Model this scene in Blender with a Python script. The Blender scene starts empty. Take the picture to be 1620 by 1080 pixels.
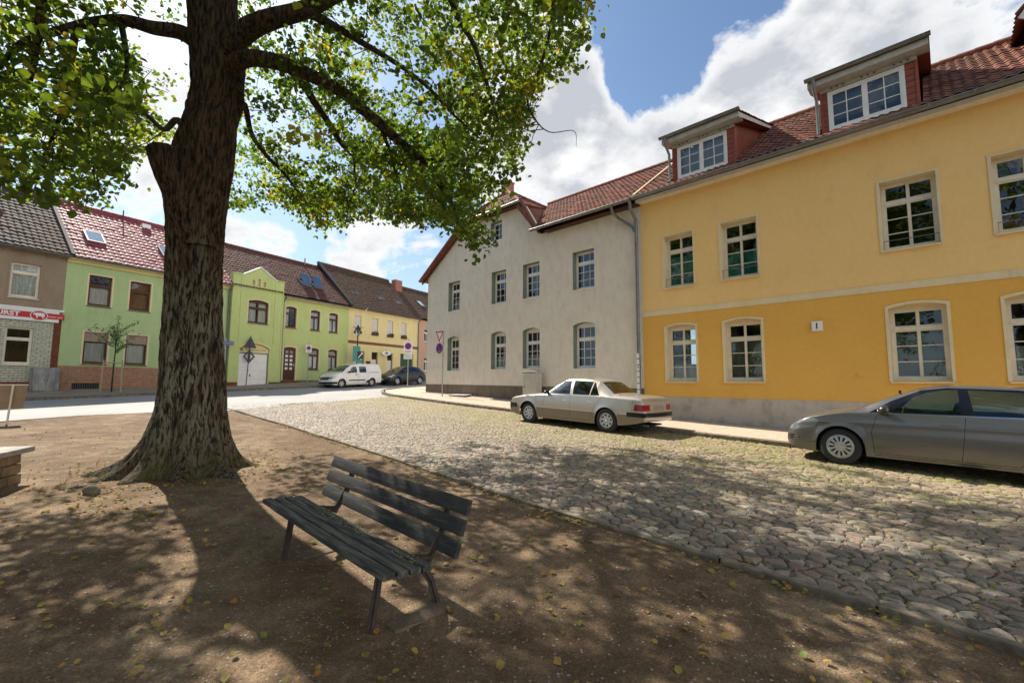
import bpy, bmesh, math, random
import numpy as np
from mathutils import Vector, Matrix, noise
from mathutils.geometry import tessellate_polygon, delaunay_2d_cdt
random.seed(7); np.random.seed(7)
SC = bpy.context.scene
COL = SC.collection
R = math.radians
# ---------------------------------------------------------------- camera (eye = world origin, street below it)
PITCH, ROLL = R(5.35), R(.26)
c_, s_ = math.cos(PITCH), math.sin(PITCH)
cr_, sr_ = math.cos(ROLL), math.sin(ROLL)
_rt, _up, _fw = Vector((1, 0, 0)), Vector((0, -s_, c_)), Vector((0, c_, s_))
_rt2, _up2 = _rt*cr_ + _up*sr_, _up*cr_ - _rt*sr_
cam_d = bpy.data.cameras.new('camera'); cam = bpy.data.objects.new('camera', cam_d); COL.objects.link(cam)
cam_d.lens = 16; cam_d.sensor_width = 36; cam_d.clip_end = 2000; cam_d.clip_start = .05
cam.matrix_world = Matrix(((_rt2.x, _up2.x, -_fw.x, 0), (_rt2.y, _up2.y, -_fw.y, 0), (_rt2.z, _up2.z, -_fw.z, 0), (0, 0, 0, 1)))
SC.camera = cam
def at(px, py, d):
    """world point seen at photo pixel (px,py) at distance d along the optical axis"""
    return (_rt2*((px-810)/720) - _up2*((py-540)/720) + _fw)*d
# ---------------------------------------------------------------- sun, sky, exposure
SUN_AZ = Vector((-.7169, .6972, 0)) + Vector((.6972, .7169, 0))*.03
SUN_AZ.normalize(); SUN_EL = R(46.5)
sd = Vector((SUN_AZ.x*math.cos(SUN_EL), SUN_AZ.y*math.cos(SUN_EL), math.sin(SUN_EL)))
sl = bpy.data.lights.new('sun', 'SUN'); sl.energy = 5.0; sl.angle = R(.53); sl.color = (1, .93, .82)
so = bpy.data.objects.new('sun', sl); COL.objects.link(so); so.rotation_euler = sd.to_track_quat('Z', 'Y').to_euler()
so.location = sd*60
SC.view_settings.view_transform = 'Standard'; SC.view_settings.look = 'None'
SC.view_settings.exposure = .84; SC.view_settings.gamma = 1
SC.render.resolution_x = 1024; SC.render.resolution_y = 682
w = bpy.data.worlds.new('World'); SC.world = w; w.use_nodes = True
wt = w.node_tree; wt.nodes.clear()
class NT:
    """tiny node-tree helper"""
    def __init__(s, t): s.t = t
    def n(s, typ, ins=None, **kw):
        nd = s.t.nodes.new(typ)
        for k, v in kw.items(): setattr(nd, k, v)
        for k, v in (ins or {}).items():
            if isinstance(v, bpy.types.NodeSocket): s.t.links.new(v, nd.inputs[k])
            else: nd.inputs[k].default_value = v
        return nd
    def math(s, op, a, b=0.0, clamp=False):
        nd = s.n('ShaderNodeMath', {0: a, 1: b}, operation=op); nd.use_clamp = clamp; return nd.outputs[0]
    def mix(s, f, a, b, mode='MIX'):
        nd = s.n('ShaderNodeMixRGB', {0: f, 1: a, 2: b}, blend_type=mode); return nd.outputs[0]
    def ramp(s, f, stops, interp='LINEAR'):
        nd = s.n('ShaderNodeValToRGB', {0: f}); cr = nd.color_ramp; cr.interpolation = interp
        while len(cr.elements) < len(stops): cr.elements.new(.5)
        for e, (p, c) in zip(cr.elements, stops):
            e.position = p; e.color = (c, c, c, 1) if isinstance(c, (int, float)) else (*c[:3], 1)
        return nd.outputs[0]
    def noise(s, vec, scale, detail=4, rough=.55, dist=0):
        nd = s.n('ShaderNodeTexNoise', {'Vector': vec, 'Scale': scale, 'Detail': detail, 'Roughness': rough, 'Distortion': dist}); return nd.outputs[0]
N = NT(wt)
sky = N.n('ShaderNodeTexSky', sky_type='NISHITA'); sky.sun_disc = False
sky.sun_elevation = SUN_EL; sky.sun_rotation = math.atan2(SUN_AZ.x, SUN_AZ.y); sky.air_density = 1.0; sky.dust_density = 1.2; sky.ozone_density = 1.5
geo = N.n('ShaderNodeTexCoord').outputs['Generated']
nrm = N.n('ShaderNodeVectorMath', {0: geo}, operation='NORMALIZE').outputs[0]
sep = N.n('ShaderNodeSeparateXYZ', {0: nrm})
zz = N.math('MAXIMUM', sep.outputs[2], 0.0)
# clouds lie on a gently curved layer: divide the direction by its height
den = N.math('ADD', zz, .32)
cvec = N.n('ShaderNodeCombineXYZ', {0: N.math('DIVIDE', sep.outputs[0], den), 1: N.math('DIVIDE', sep.outputs[1], den), 2: N.math('MULTIPLY', sep.outputs[2], .9)}).outputs[0]
def blob(px, py, size, amt):
    """a bank of cloud in this compass direction and height (1 at its centre, 0 beyond `size` degrees)"""
    v = at(px, py, 1).normalized()
    dt = N.n('ShaderNodeVectorMath', {0: nrm, 1: tuple(v)}, operation='DOT_PRODUCT').outputs['Value']
    c0 = math.cos(R(size))
    t = N.math('MULTIPLY', N.math('SUBTRACT', dt, c0), 1/(1-c0), clamp=True)
    return N.math('MULTIPLY', N.math('SMOOTH_MIN', t, 1.0), amt)
bias = None
for b in [(895, 190, 14, .26), (950, 100, 7, .16), (870, 300, 12, .18), (1215, 110, 12, .30), (1140, 180, 9, .24), (1340, 60, 12, .26), (1480, 70, 12, .18), (640, 398, 7, .26), (575, 390, 5, .16), (385, 375, 6, .18), (60, 300, 12, .08), (1010, 280, 7, .12), (250, 60, 20, .08),
          (1035, 120, 6, -.34), (1000, 20, 8, -.34), (1120, -10, 9, -.34), (1500, -10, 8, -.12), (690, 330, 6, -.12)]:
    o = blob(*b); bias = o if bias is None else N.math('ADD', bias, o)
low = N.ramp(sep.outputs[2], [(.0, 1), (.30, 1), (.62, .15)])
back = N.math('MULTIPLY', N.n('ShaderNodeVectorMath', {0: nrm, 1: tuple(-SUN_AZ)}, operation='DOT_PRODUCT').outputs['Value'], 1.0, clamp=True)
bias = N.math('ADD', bias, N.math('ADD', N.math('MULTIPLY', back, .22), -.045))  # extra cloud cover added out of view, opposite the sun
nz1 = N.noise(cvec, 2.8, 10, .58, .3)
nz2 = N.noise(nrm, 9.0, 7, .6, .2)
den_ = N.math('ADD', N.math('MULTIPLY', nz1, .62), N.math('MULTIPLY', nz2, .38))
den_ = N.math('ADD', N.math('MULTIPLY', N.math('SUBTRACT', den_, .5), 1.6), .5)
dens = N.math('ADD', den_, bias)
cover = N.ramp(dens, [(.53, 0), (.56, .35), (.62, .90), (.70, 1)])
haze_f = N.ramp(sep.outputs[2], [(0, .60), (.18, .30), (.42, .05), (.8, 0)])
core = N.ramp(dens, [(.60, 0), (.84, 1)])
shade_n = N.noise(cvec, 4.6, 8, .6)
greyf = N.math('MULTIPLY', core, N.ramp(shade_n, [(.38, 0), (.56, 1)]))
cloud_fill = N.math('ADD', 1.0, N.math('MULTIPLY', N.math('MULTIPLY', back, low), 1.9))     # added unseen low cloud bank opposite the sun, brightened to fill shaded fronts
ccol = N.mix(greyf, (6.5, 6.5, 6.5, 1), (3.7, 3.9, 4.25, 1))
ccol = N.n('ShaderNodeVectorMath', {0: ccol, 1: N.n('ShaderNodeCombineXYZ', {0: cloud_fill, 1: cloud_fill, 2: cloud_fill}).outputs[0]}, operation='MULTIPLY').outputs[0]
skyc = N.mix(1.0, sky.outputs[0], (.74, .87, .95, 1), 'MULTIPLY')
hz = N.mix(haze_f, skyc, (4.3, 5.2, 6.4, 1))
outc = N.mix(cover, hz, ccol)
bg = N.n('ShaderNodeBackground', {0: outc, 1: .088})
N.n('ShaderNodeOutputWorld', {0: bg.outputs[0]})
# ---------------------------------------------------------------- frames of the two building rows
dR = Vector((-.71691, .69717, 0)); nR = Vector((.69717, .71691, 0))
MR = Matrix(((-dR.x, nR.x, 0, 0), (-dR.y, nR.y, 0, 0), (0, 0, 1, 0), (0, 0, 0, 1)))      # local x = right along the yellow row, y = depth
dL = Vector((.5225, .85264, 0)); P0 = Vector((-21.567, 22.739, 0))
ML = Matrix(((dL.x, -dL.y, 0, P0.x), (dL.y, dL.x, 0, P0.y), (0, 0, 1, 0), (0, 0, 0, 1)))
GK = [-1.67863, 0.02276, 0.01803, 0.0003412, 0.0003615, -0.000088]
def Gun(u, n):
    u = min(max(u, -30), 50); n = min(max(n, -15), 30)
    return GK[0]+GK[1]*u+GK[2]*n+GK[3]*u*u+GK[4]*u*n+GK[5]*n*n
def G(x, y): return Gun(dR.x*x+dR.y*y, nR.x*x+nR.y*y)
def UN(u, n, z=None, h=0.0):
    p = dR*u + nR*n; p.z = (G(p.x, p.y) if z is None else z)+h; return p
# ---------------------------------------------------------------- materials
MATS = {}
def mat(name, col=(.5, .5, .5), rough=.7, metal=0.0, spec=.5, build=None):
    if name in MATS: return MATS[name]
    m = bpy.data.materials.new(name); m.use_nodes = True; MATS[name] = m
    nt = NT(m.node_tree); p = m.node_tree.nodes['Principled BSDF']
    p.inputs['Base Color'].default_value = (*col, 1); p.inputs['Roughness'].default_value = rough
    p.inputs['Metallic'].default_value = metal; p.inputs['Specular IOR Level'].default_value = spec
    if build: build(nt, p, m)
    return m
def link(nt, a, b): nt.t.links.new(a, b)
def bump(nt, p, h, strength=.3, dist=.02):
    b = nt.n('ShaderNodeBump', {'Height': h, 'Strength': strength, 'Distance': dist}); link(nt, b.outputs[0], p.inputs['Normal'])
def objc(nt): return nt.n('ShaderNodeTexCoord').outputs['Object']
def posn(nt): return nt.n('ShaderNodeNewGeometry').outputs['Position']
def scl(nt, v, s): return nt.n('ShaderNodeVectorMath', {0: v, 1: s}, operation='MULTIPLY').outputs[0]
def varied(name, c1, c2, scale=3, rough=.85, bscale=60, bstr=.25, bdist=.01, stain=None, stretch=(1, 1, 1), metal=0.0, spec=.3, mid=(.38, .62), micro=.22):
    def b(nt, p, m):
        co = scl(nt, objc(nt), stretch)
        f = nt.ramp(nt.noise(co, scale, 6, .6), [(mid[0], 0), (mid[1], 1)])
        c = nt.mix(f, (*c1, 1), (*c2, 1))
        if stain:
            sc, ss, amt, lo, hi = stain
            f2 = nt.ramp(nt.noise(scl(nt, objc(nt), ss), 2.2, 7, .65), [(lo, 0), (hi, 1)])
            c = nt.mix(nt.math('MULTIPLY', f2, amt), c, (*sc, 1))
        f3 = nt.noise(co, scale*9, 4, .6)
        c = nt.mix(micro, c, nt.ramp(f3, [(.3, .25), (.7, .75)]), 'OVERLAY')
        link(nt, c, p.inputs['Base Color'])
        bump(nt, p, nt.noise(co, bscale, 4, .6), bstr, bdist)
    return mat(name, c1, rough, metal, spec, b)
def plaster(name, c1, c2, stain=None, bstr=.35): return varied(name, c1, c2, 1.1, .92, 95, bstr, .006, stain, (1, 1, .8), spec=.15, micro=.10, mid=(.3, .7))
M_yel_up = plaster('plaster_light_yellow', (.86, .58, .235), (.83, .55, .215), ((.62, .43, .17), (1.0, 1.0, .6), .4, .54, .78))
M_yel_lo = plaster('plaster_deep_yellow', (.74, .425, .095), (.70, .395, .085), ((.58, .32, .06), (1.0, 1.0, .6), .4, .54, .78))
M_cream = plaster('cream_trim', (.76, .64, .40), (.68, .56, .34), ((.45, .38, .26), (2, 2, .6), .5, .55, .8))
M_grey_pl = plaster('weathered_grey_plaster', (.74, .68, .56), (.69, .625, .51), ((.50, .45, .355), (1.6, 1.6, .8), .5, .46, .72), .4)
M_plinth = plaster('grey_plinth', (.50, .455, .40), (.43, .39, .34), ((.24, .20, .15), (1, 1, 1), .6, .5, .7))
M_plinth_b = plaster('brown_plinth', (.20, .165, .12), (.16, .13, .095), ((.10, .085, .06), (2, 2, 1), .7, .45, .7))
M_rev_green = plaster('grey_green_reveal', (.22, .265, .21), (.19, .23, .18))
M_green1 = plaster('green_plaster', (.43, .55, .27), (.395, .51, .25), ((.28, .34, .13), (1, 1, .3), .4, .5, .75))
M_green2 = plaster('lime_plaster', (.51, .585, .235), (.475, .545, .22), ((.34, .36, .11), (1, 1, .3), .4, .5, .75))
M_fyel = plaster('pale_yellow_plaster', (.78, .66, .33), (.73, .61, .30), ((.5, .41, .2), (1, 1, .3), .4, .5, .75))
M_pink = plaster('salmon_plaster', (.56, .36, .25), (.50, .32, .22))
M_beige = plaster('brown_roughcast', (.33, .255, .175), (.28, .215, .15), ((.20, .155, .11), (1, 1, .6), .5, .48, .7), .8)
M_brownpl = plaster('brown_band', (.23, .12, .06), (.20, .10, .05))
M_white = varied('white_frame_paint', (.80, .79, .74), (.74, .72, .66), 4, .4, 30, .05, .002, spec=.5)
M_creamfr = varied('cream_frame_paint', (.76, .70, .56), (.68, .62, .49), 4, .5, 30, .08, .002, ((.30, .25, .18), (4, 4, 4), .6, .58, .8), spec=.4)
M_brownfr = varied('brown_frame_wood', (.085, .035, .02), (.06, .025, .015), 6, .4, 40, .1, .002)
M_zinc = varied('zinc_gutter', (.22, .225, .22), (.16, .165, .16), 3, .45, 20, .1, .003, ((.16, .16, .15), (2, 2, 2), .7, .45, .7), metal=.55, spec=.5)
M_cladding = varied('red_brown_boards', (.30, .085, .05), (.25, .07, .042), 5, .6, 30, .15, .004)
M_soffit = varied('grey_board', (.50, .48, .43), (.42, .40, .36), 5, .7, 30, .15, .003, ((.25, .23, .2), (2, 2, 2), .6, .5, .75))
M_darkwood = varied('dark_eave_wood', (.10, .045, .025), (.06, .03, .02), 5, .8)
M_black = mat('black_plastic', (.018, .018, .02), .45)
M_slate = mat('dark_slate_flashing', (.045, .048, .052), .75, 0, .3)
M_gloss = mat('gloss_black_trim', (.006, .006, .007), .12)
M_rubber = mat('tyre_rubber', (.025, .025, .026), .85)
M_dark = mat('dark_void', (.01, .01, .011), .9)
M_chrome = mat('chrome', (.75, .75, .75), .15, 1.0)
M_alloy = varied('alloy_rim', (.55, .55, .56), (.48, .48, .49), 8, .35, 30, .05, .002, metal=.7)
M_white_roll = varied('white_roller_shutter', (.72, .68, .63), (.66, .62, .57), 3, .6, 1, 0, .001)
M_curtain = varied('net_curtain', (.80, .79, .75), (.62, .61, .58), 14, .9, 30, .2, .01, stretch=(1, 1, .08))
M_blind = varied('grey_blind', (.30, .32, .26), (.25, .27, .22), 5, .9, 30, .05, .002)
M_teal = varied('teal_curtain', (.08, .55, .50), (.04, .36, .36), 7, .9, 30, .2, .01, stretch=(1, 1, .2))
M_wdblind = varied('wooden_blind', (.36, .19, .08), (.30, .15, .06), 6, .8, 30, .2, .01)
M_taupe = varied('taupe_shutter_box', (.33, .24, .18), (.29, .21, .16), 6, .8)
def glassy(name, tint=(.02, .025, .028), gl=.16, rough=.015, tcol=(.55, .6, .58)):
    def b(nt, p, m):
        nt.t.nodes.clear()
        out = nt.n('ShaderNodeOutputMaterial')
        fr = nt.n('ShaderNodeFresnel', {'IOR': 1.5}).outputs[0]
        f = nt.math('ADD', nt.math('MULTIPLY', fr, 1.5), gl, clamp=True)
        wob = nt.noise(objc(nt), 2.5, 2, .5)
        bm_ = nt.n('ShaderNodeBump', {'Height': wob, 'Strength': .06, 'Distance': .05}).outputs[0]
        g = nt.n('ShaderNodeBsdfGlossy', {'Color': (.85, .9, .93, 1), 'Roughness': rough, 'Normal': bm_})
        t = nt.n('ShaderNodeBsdfTransparent', {'Color': (*tcol, 1)})
        mx = nt.n('ShaderNodeMixShader', {0: f, 1: t.outputs[0], 2: g.outputs[0]})
        link(nt, mx.outputs[0], out.inputs[0])
    return mat(name, tint, build=b)
M_glass = glassy('window_glass', gl=.03, tcol=(.72, .77, .75))
M_carglass = glassy('car_glass', gl=.02, tcol=(.42, .56, .48))
M_glass2 = glassy('clear_window_glass', gl=.0, tcol=(.80, .84, .82))
M_skyglass = glassy('roof_window_glass', gl=.45, tcol=(.3, .35, .38))
def paint(name, col, flake=.5, rough=.3, coat=.8, metal=.6):
    def b(nt, p, m):
        bf = nt.n('ShaderNodeNewGeometry').outputs['Backfacing']
        d = nt.noise(objc(nt), 3.5, 5, .6)
        dirt = nt.ramp(d, [(.35, 0), (.75, .35)])
        c = nt.mix(dirt, (*col, 1), (col[0]*.7+.03, col[1]*.7+.028, col[2]*.7+.022, 1))
        c = nt.mix(bf, c, (.02, .02, .02, 1))
        link(nt, c, p.inputs['Base Color']); p.inputs['Coat Weight'].default_value = coat; p.inputs['Coat Roughness'].default_value = .06
        link(nt, nt.math('MULTIPLY', nt.math('SUBTRACT', 1.0, bf), metal), p.inputs['Metallic'])
    return mat(name, col, rough, metal, .5, b)
M_p_beige = paint('champagne_car_paint', (.50, .455, .39), metal=.45)
M_p_beige_d = paint('taupe_car_cladding', (.22, .18, .135), metal=.35, rough=.42)
M_p_silver = paint('warm_silver_car_paint', (.165, .160, .155), metal=.6)
M_p_white = paint('white_car_paint', (.78, .77, .74), metal=0.0)
M_p_black = paint('black_blue_car_paint', (.008, .009, .014), metal=.0, coat=.15)
M_tail = mat('red_lamp_lens', (.26, .006, .006), .12)
M_lampglass = mat('clear_lamp_lens', (.34, .37, .39), .08, .5, .8)
M_seat = mat('grey_car_seat', (.06, .06, .065), .9)
def brickmat(name, c1, c2, mortar, sx, sz, mort=.015, var=.1, bstr=.6, axis='XZ'):
    def b(nt, p, m):
        s = nt.n('ShaderNodeSeparateXYZ', {0: objc(nt)})
        h = nt.math('ADD', s.outputs[0], s.outputs[1])
        v = nt.n('ShaderNodeCombineXYZ', {0: h, 1: s.outputs[2], 2: 0.0}).outputs[0]
        bt = nt.n('ShaderNodeTexBrick', {'Vector': v, 'Color1': (*c1, 1), 'Color2': (*c2, 1), 'Mortar': (*mortar, 1), 'Scale': 1.0, 'Mortar Size': mort, 'Brick Width': sx, 'Row Height': sz})
        c = nt.mix(.4, bt.outputs[0], nt.ramp(nt.noise(objc(nt), 9, 5, .65), [(.3, .15), (.7, .85)]), 'OVERLAY')
        link(nt, c, p.inputs['Base Color']); bump(nt, p, nt.math('SUBTRACT', 1.0, bt.outputs[1]), bstr, .006)
    return mat(name, c1, .85, 0, .3, b)
M_brick_o = brickmat('orange_facing_brick', (.42, .18, .075), (.34, .13, .055), (.30, .24, .18), .22, .075)
M_brick_l = brickmat('pale_glazed_brick', (.56, .54, .42), (.48, .48, .37), (.27, .27, .21), .27, .11)
M_brick_r = brickmat('red_brown_glazed_tile', (.22, .055, .02), (.16, .038, .015), (.12, .06, .035), .12, .2)
M_brick_ch = brickmat('chimney_brick', (.40, .12, .07), (.34, .10, .06), (.3, .2, .15), .24, .08)
def tilemat(name, c1, c2, moss, mossamt=.5, rough=.65, spec=.35):
    def b(nt, p, m):
        a = nt.n('ShaderNodeAttribute', attribute_name='tint').outputs['Fac']
        c = nt.mix(a, (*c1, 1), (*c2, 1))
        f = nt.ramp(nt.noise(objc(nt), .9, 8, .65), [(.42, 0), (.66, 1)])
        c = nt.mix(nt.math('MULTIPLY', f, mossamt), c, (*moss, 1))
        f2 = nt.ramp(nt.noise(objc(nt), 14, 4, .6), [(.35, .2), (.7, .8)])
        c = nt.mix(.35, c, f2, 'OVERLAY')
        link(nt, c, p.inputs['Base Color'])
    return mat(name, c1, rough, 0, spec, b)
M_tile_red = tilemat('red_pantile', (.255, .105, .063), (.16, .068, .044), (.08, .052, .038), .9, .8, .2)
M_tile_redg = tilemat('red_brown_pantile', (.225, .082, .05), (.15, .055, .036), (.09, .052, .038), .7, .8, .2)
M_tile_brown = tilemat('dark_brown_pantile', (.085, .055, .04), (.05, .034, .026), (.04, .036, .03), .6, .8, .2)
M_tile_far = tilemat('old_brown_plain_tile', (.13, .08, .055), (.085, .055, .04), (.07, .058, .042), .6, .85, .15)
M_tile_g2 = tilemat('russet_pantile', (.13, .055, .04), (.085, .038, .03), (.06, .038, .03), .5, .8, .2)
M_tile_wine = tilemat('glazed_wine_red_pantile', (.26, .060, .070), (.20, .048, .056), (.12, .045, .045), .3, .6, .25)
# ---------------------------------------------------------------- mesh helpers
def tag(o, label=None, cat=None, group=None, kind=None):
    if label: o['label'] = label
    if cat: o['category'] = cat
    if group: o['group'] = group
    if kind: o['kind'] = kind
    return o
class MB:
    def __init__(s, off=(0, 0, 0)): s.v = []; s.f = []; s.m = []; s.off = Vector(off); s.mats = []; s.attr = []
    def mi(s, m):
        if m not in s.mats: s.mats.append(m)
        return s.mats.index(m)
    def face(s, pts, m):
        b = len(s.v); s.v += [Vector(p) for p in pts]; s.f.append(tuple(range(b, b+len(pts)))); s.m.append(s.mi(m))
    def raw(s, vs, fs, m):
        b = len(s.v); s.v += [Vector(p) for p in vs]; i = s.mi(m)
        for f in fs: s.f.append(tuple(b+k for k in f)); s.m.append(i)
    def box(s, x0, x1, y0, y1, z0, z1, m):
        v = [(x0, y0, z0), (x1, y0, z0), (x1, y1, z0), (x0, y1, z0), (x0, y0, z1), (x1, y0, z1), (x1, y1, z1), (x0, y1, z1)]
        s.raw(v, [(0, 3, 2, 1), (4, 5, 6, 7), (0, 1, 5, 4), (1, 2, 6, 5), (2, 3, 7, 6), (3, 0, 4, 7)], m)
    def obox(s, c, ax, ay, az, m):
        """box from centre and three half-axis vectors"""
        c, ax, ay, az = map(Vector, (c, ax, ay, az)); v = []
        for k in (-1, 1):
            for j in (-1, 1):
                for i in (-1, 1): v.append(c+ax*i+ay*j+az*k)
        s.raw(v, [(0, 2, 3, 1), (4, 5, 7, 6), (0, 1, 5, 4), (1, 3, 7, 5), (3, 2, 6, 7), (2, 0, 4, 6)], m)
    def plate(s, outer, holes, y0, y1, m, mrev=None, sides=True, yh=None):
        """flat plate in the xz plane facing -y: front at y0, edges back to y1, holes' reveals back to yh"""
        yh = y1 if yh is None else yh
        loops = [[Vector((a, b, 0)) for a, b in outer]]+[[Vector((a, b, 0)) for a, b in h] for h in holes]
        flat = [p for l in loops for p in l]; tris = tessellate_polygon(loops)
        b = len(s.v); s.v += [Vector((p.x, y0, p.y)) for p in flat]; i = s.mi(m)
        for t in tris:
            p, q, r_ = (flat[k] for k in t)
            cr = (q-p).cross(r_-p).z
            t = tuple(t) if cr > 0 else tuple(reversed(t))
            s.f.append(tuple(b+k for k in t)); s.m.append(i)
        def wall(loop, ya, yb, mm):
            n = len(loop)
            for k in range(n):
                a, c = loop[k], loop[(k+1) % n]
                s.face([(a.x, ya, a.y), (c.x, ya, c.y), (c.x, yb, c.y), (a.x, yb, a.y)], mm)
        if sides: wall(loops[0], y0, y1, m)
        for h in loops[1:]: wall(h, y0, yh, mrev or m)
    def tube(s, pts, rs, m, seg=8, cap=True):
        pts = [Vector(p) for p in pts]
        if isinstance(rs, (int, float)): rs = [rs]*len(pts)
        b = len(s.v); i = s.mi(m); prev = None
        for k, p in enumerate(pts):
            d = (pts[min(k+1, len(pts)-1)]-pts[max(k-1, 0)]).normalized()
            if prev is None:
                a = Vector((0, 0, 1)) if abs(d.z) < .9 else Vector((1, 0, 0)); x = d.cross(a).normalized()
            else: x = (prev - d*prev.dot(d)).normalized()
            prev = x; y = d.cross(x)
            for j in range(seg):
                t = 2*math.pi*j/seg; s.v.append(p+(x*math.cos(t)+y*math.sin(t))*rs[k])
        for k in range(len(pts)-1):
            for j in range(seg):
                a = b+k*seg+j; c = b+k*seg+(j+1) % seg; s.f.append((a, c, c+seg, a+seg)); s.m.append(i)
        if cap:
            s.f.append(tuple(b+j for j in reversed(range(seg)))); s.m.append(i)
            e = b+(len(pts)-1)*seg; s.f.append(tuple(e+j for j in range(seg))); s.m.append(i)
    def lathe(s, c, axis, prof, m, seg=32):
        """prof: list of (along axis, radius)"""
        c, axis = Vector(c), Vector(axis).normalized()
        a = Vector((0, 0, 1)) if abs(axis.z) < .9 else Vector((1, 0, 0)); x = axis.cross(a).normalized(); y = axis.cross(x)
        b = len(s.v); i = s.mi(m)
        for (h, r_) in prof:
            for j in range(seg):
                t = 2*math.pi*j/seg; s.v.append(c+axis*h+(x*math.cos(t)+y*math.sin(t))*r_)
        for k in range(len(prof)-1):
            for j in range(seg):
                p = b+k*seg+j; q = b+k*seg+(j+1) % seg; s.f.append((p, q, q+seg, p+seg)); s.m.append(i)
    def build(s, name, parent=None, smooth=False, label=None, bevel=0, fixn=True, autos=None):
        me = bpy.data.meshes.new(name)
        me.from_pydata([p-s.off for p in s.v], [], s.f)
        for m in s.mats: me.materials.append(m)
        me.polygons.foreach_set('material_index', s.m)
        if smooth: me.polygons.foreach_set('use_smooth', [True]*len(s.f))
        me.update()
        o = bpy.data.objects.new(name, me); COL.objects.link(o)
        if autos: me.set_sharp_from_angle(angle=R(autos))
        if parent is not None: o.parent = parent
        if label: o['label'] = label
        if bevel:
            bm = bmesh.new(); bm.from_mesh(me); bmesh.ops.remove_doubles(bm, verts=bm.verts, dist=1e-5)
            bm.to_mesh(me); bm.free()
            md = o.modifiers.new('bevel', 'BEVEL'); md.width = bevel; md.segments = 2; md.limit_method = 'ANGLE'
        return o
def empty(name, M, off=(0, 0, 0), label=None, cat=None, group=None):
    o = bpy.data.objects.new(name, None); COL.objects.link(o)
    o.empty_display_size = .3; o.matrix_world = M @ Matrix.Translation(off)
    return tag(o, label, cat, group)
class House:
    def __init__(s, name, label, M, off, cat='house'):
        s.off = Vector(off); s.root = empty(name, M, off, label, cat); s.M = M
    def mb(s): return MB(s.off)
def arch(x0, x1, z0, z1, rise=0, n=10):
    p = [(x0, z0), (x1, z0), (x1, z1)]
    if rise:
        for k in range(1, n):
            t = k/n; p.append((x1+(x0-x1)*t, z1+rise*4*t*(1-t)))
    p.append((x0, z1)); return p
def wavy(H, parent, x0, x1, z0, z1, y, m, name='curtain', amp=.015, per=.11):
    b = H.mb(); n = max(6, int((x1-x0)/per*4)); i = b.mi(m)
    for k in range(n+1):
        x = x0+(x1-x0)*k/n; yy = y+amp*math.sin(k*math.pi/2*1.03)+random.uniform(-.003, .003)
        b.v += [Vector((x, yy, z0)), Vector((x, yy, z1))]
    for k in range(n): b.f.append((2*k, 2*k+2, 2*k+3, 2*k+1)); b.m.append(i)
    return b.build(name, parent, True)
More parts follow.
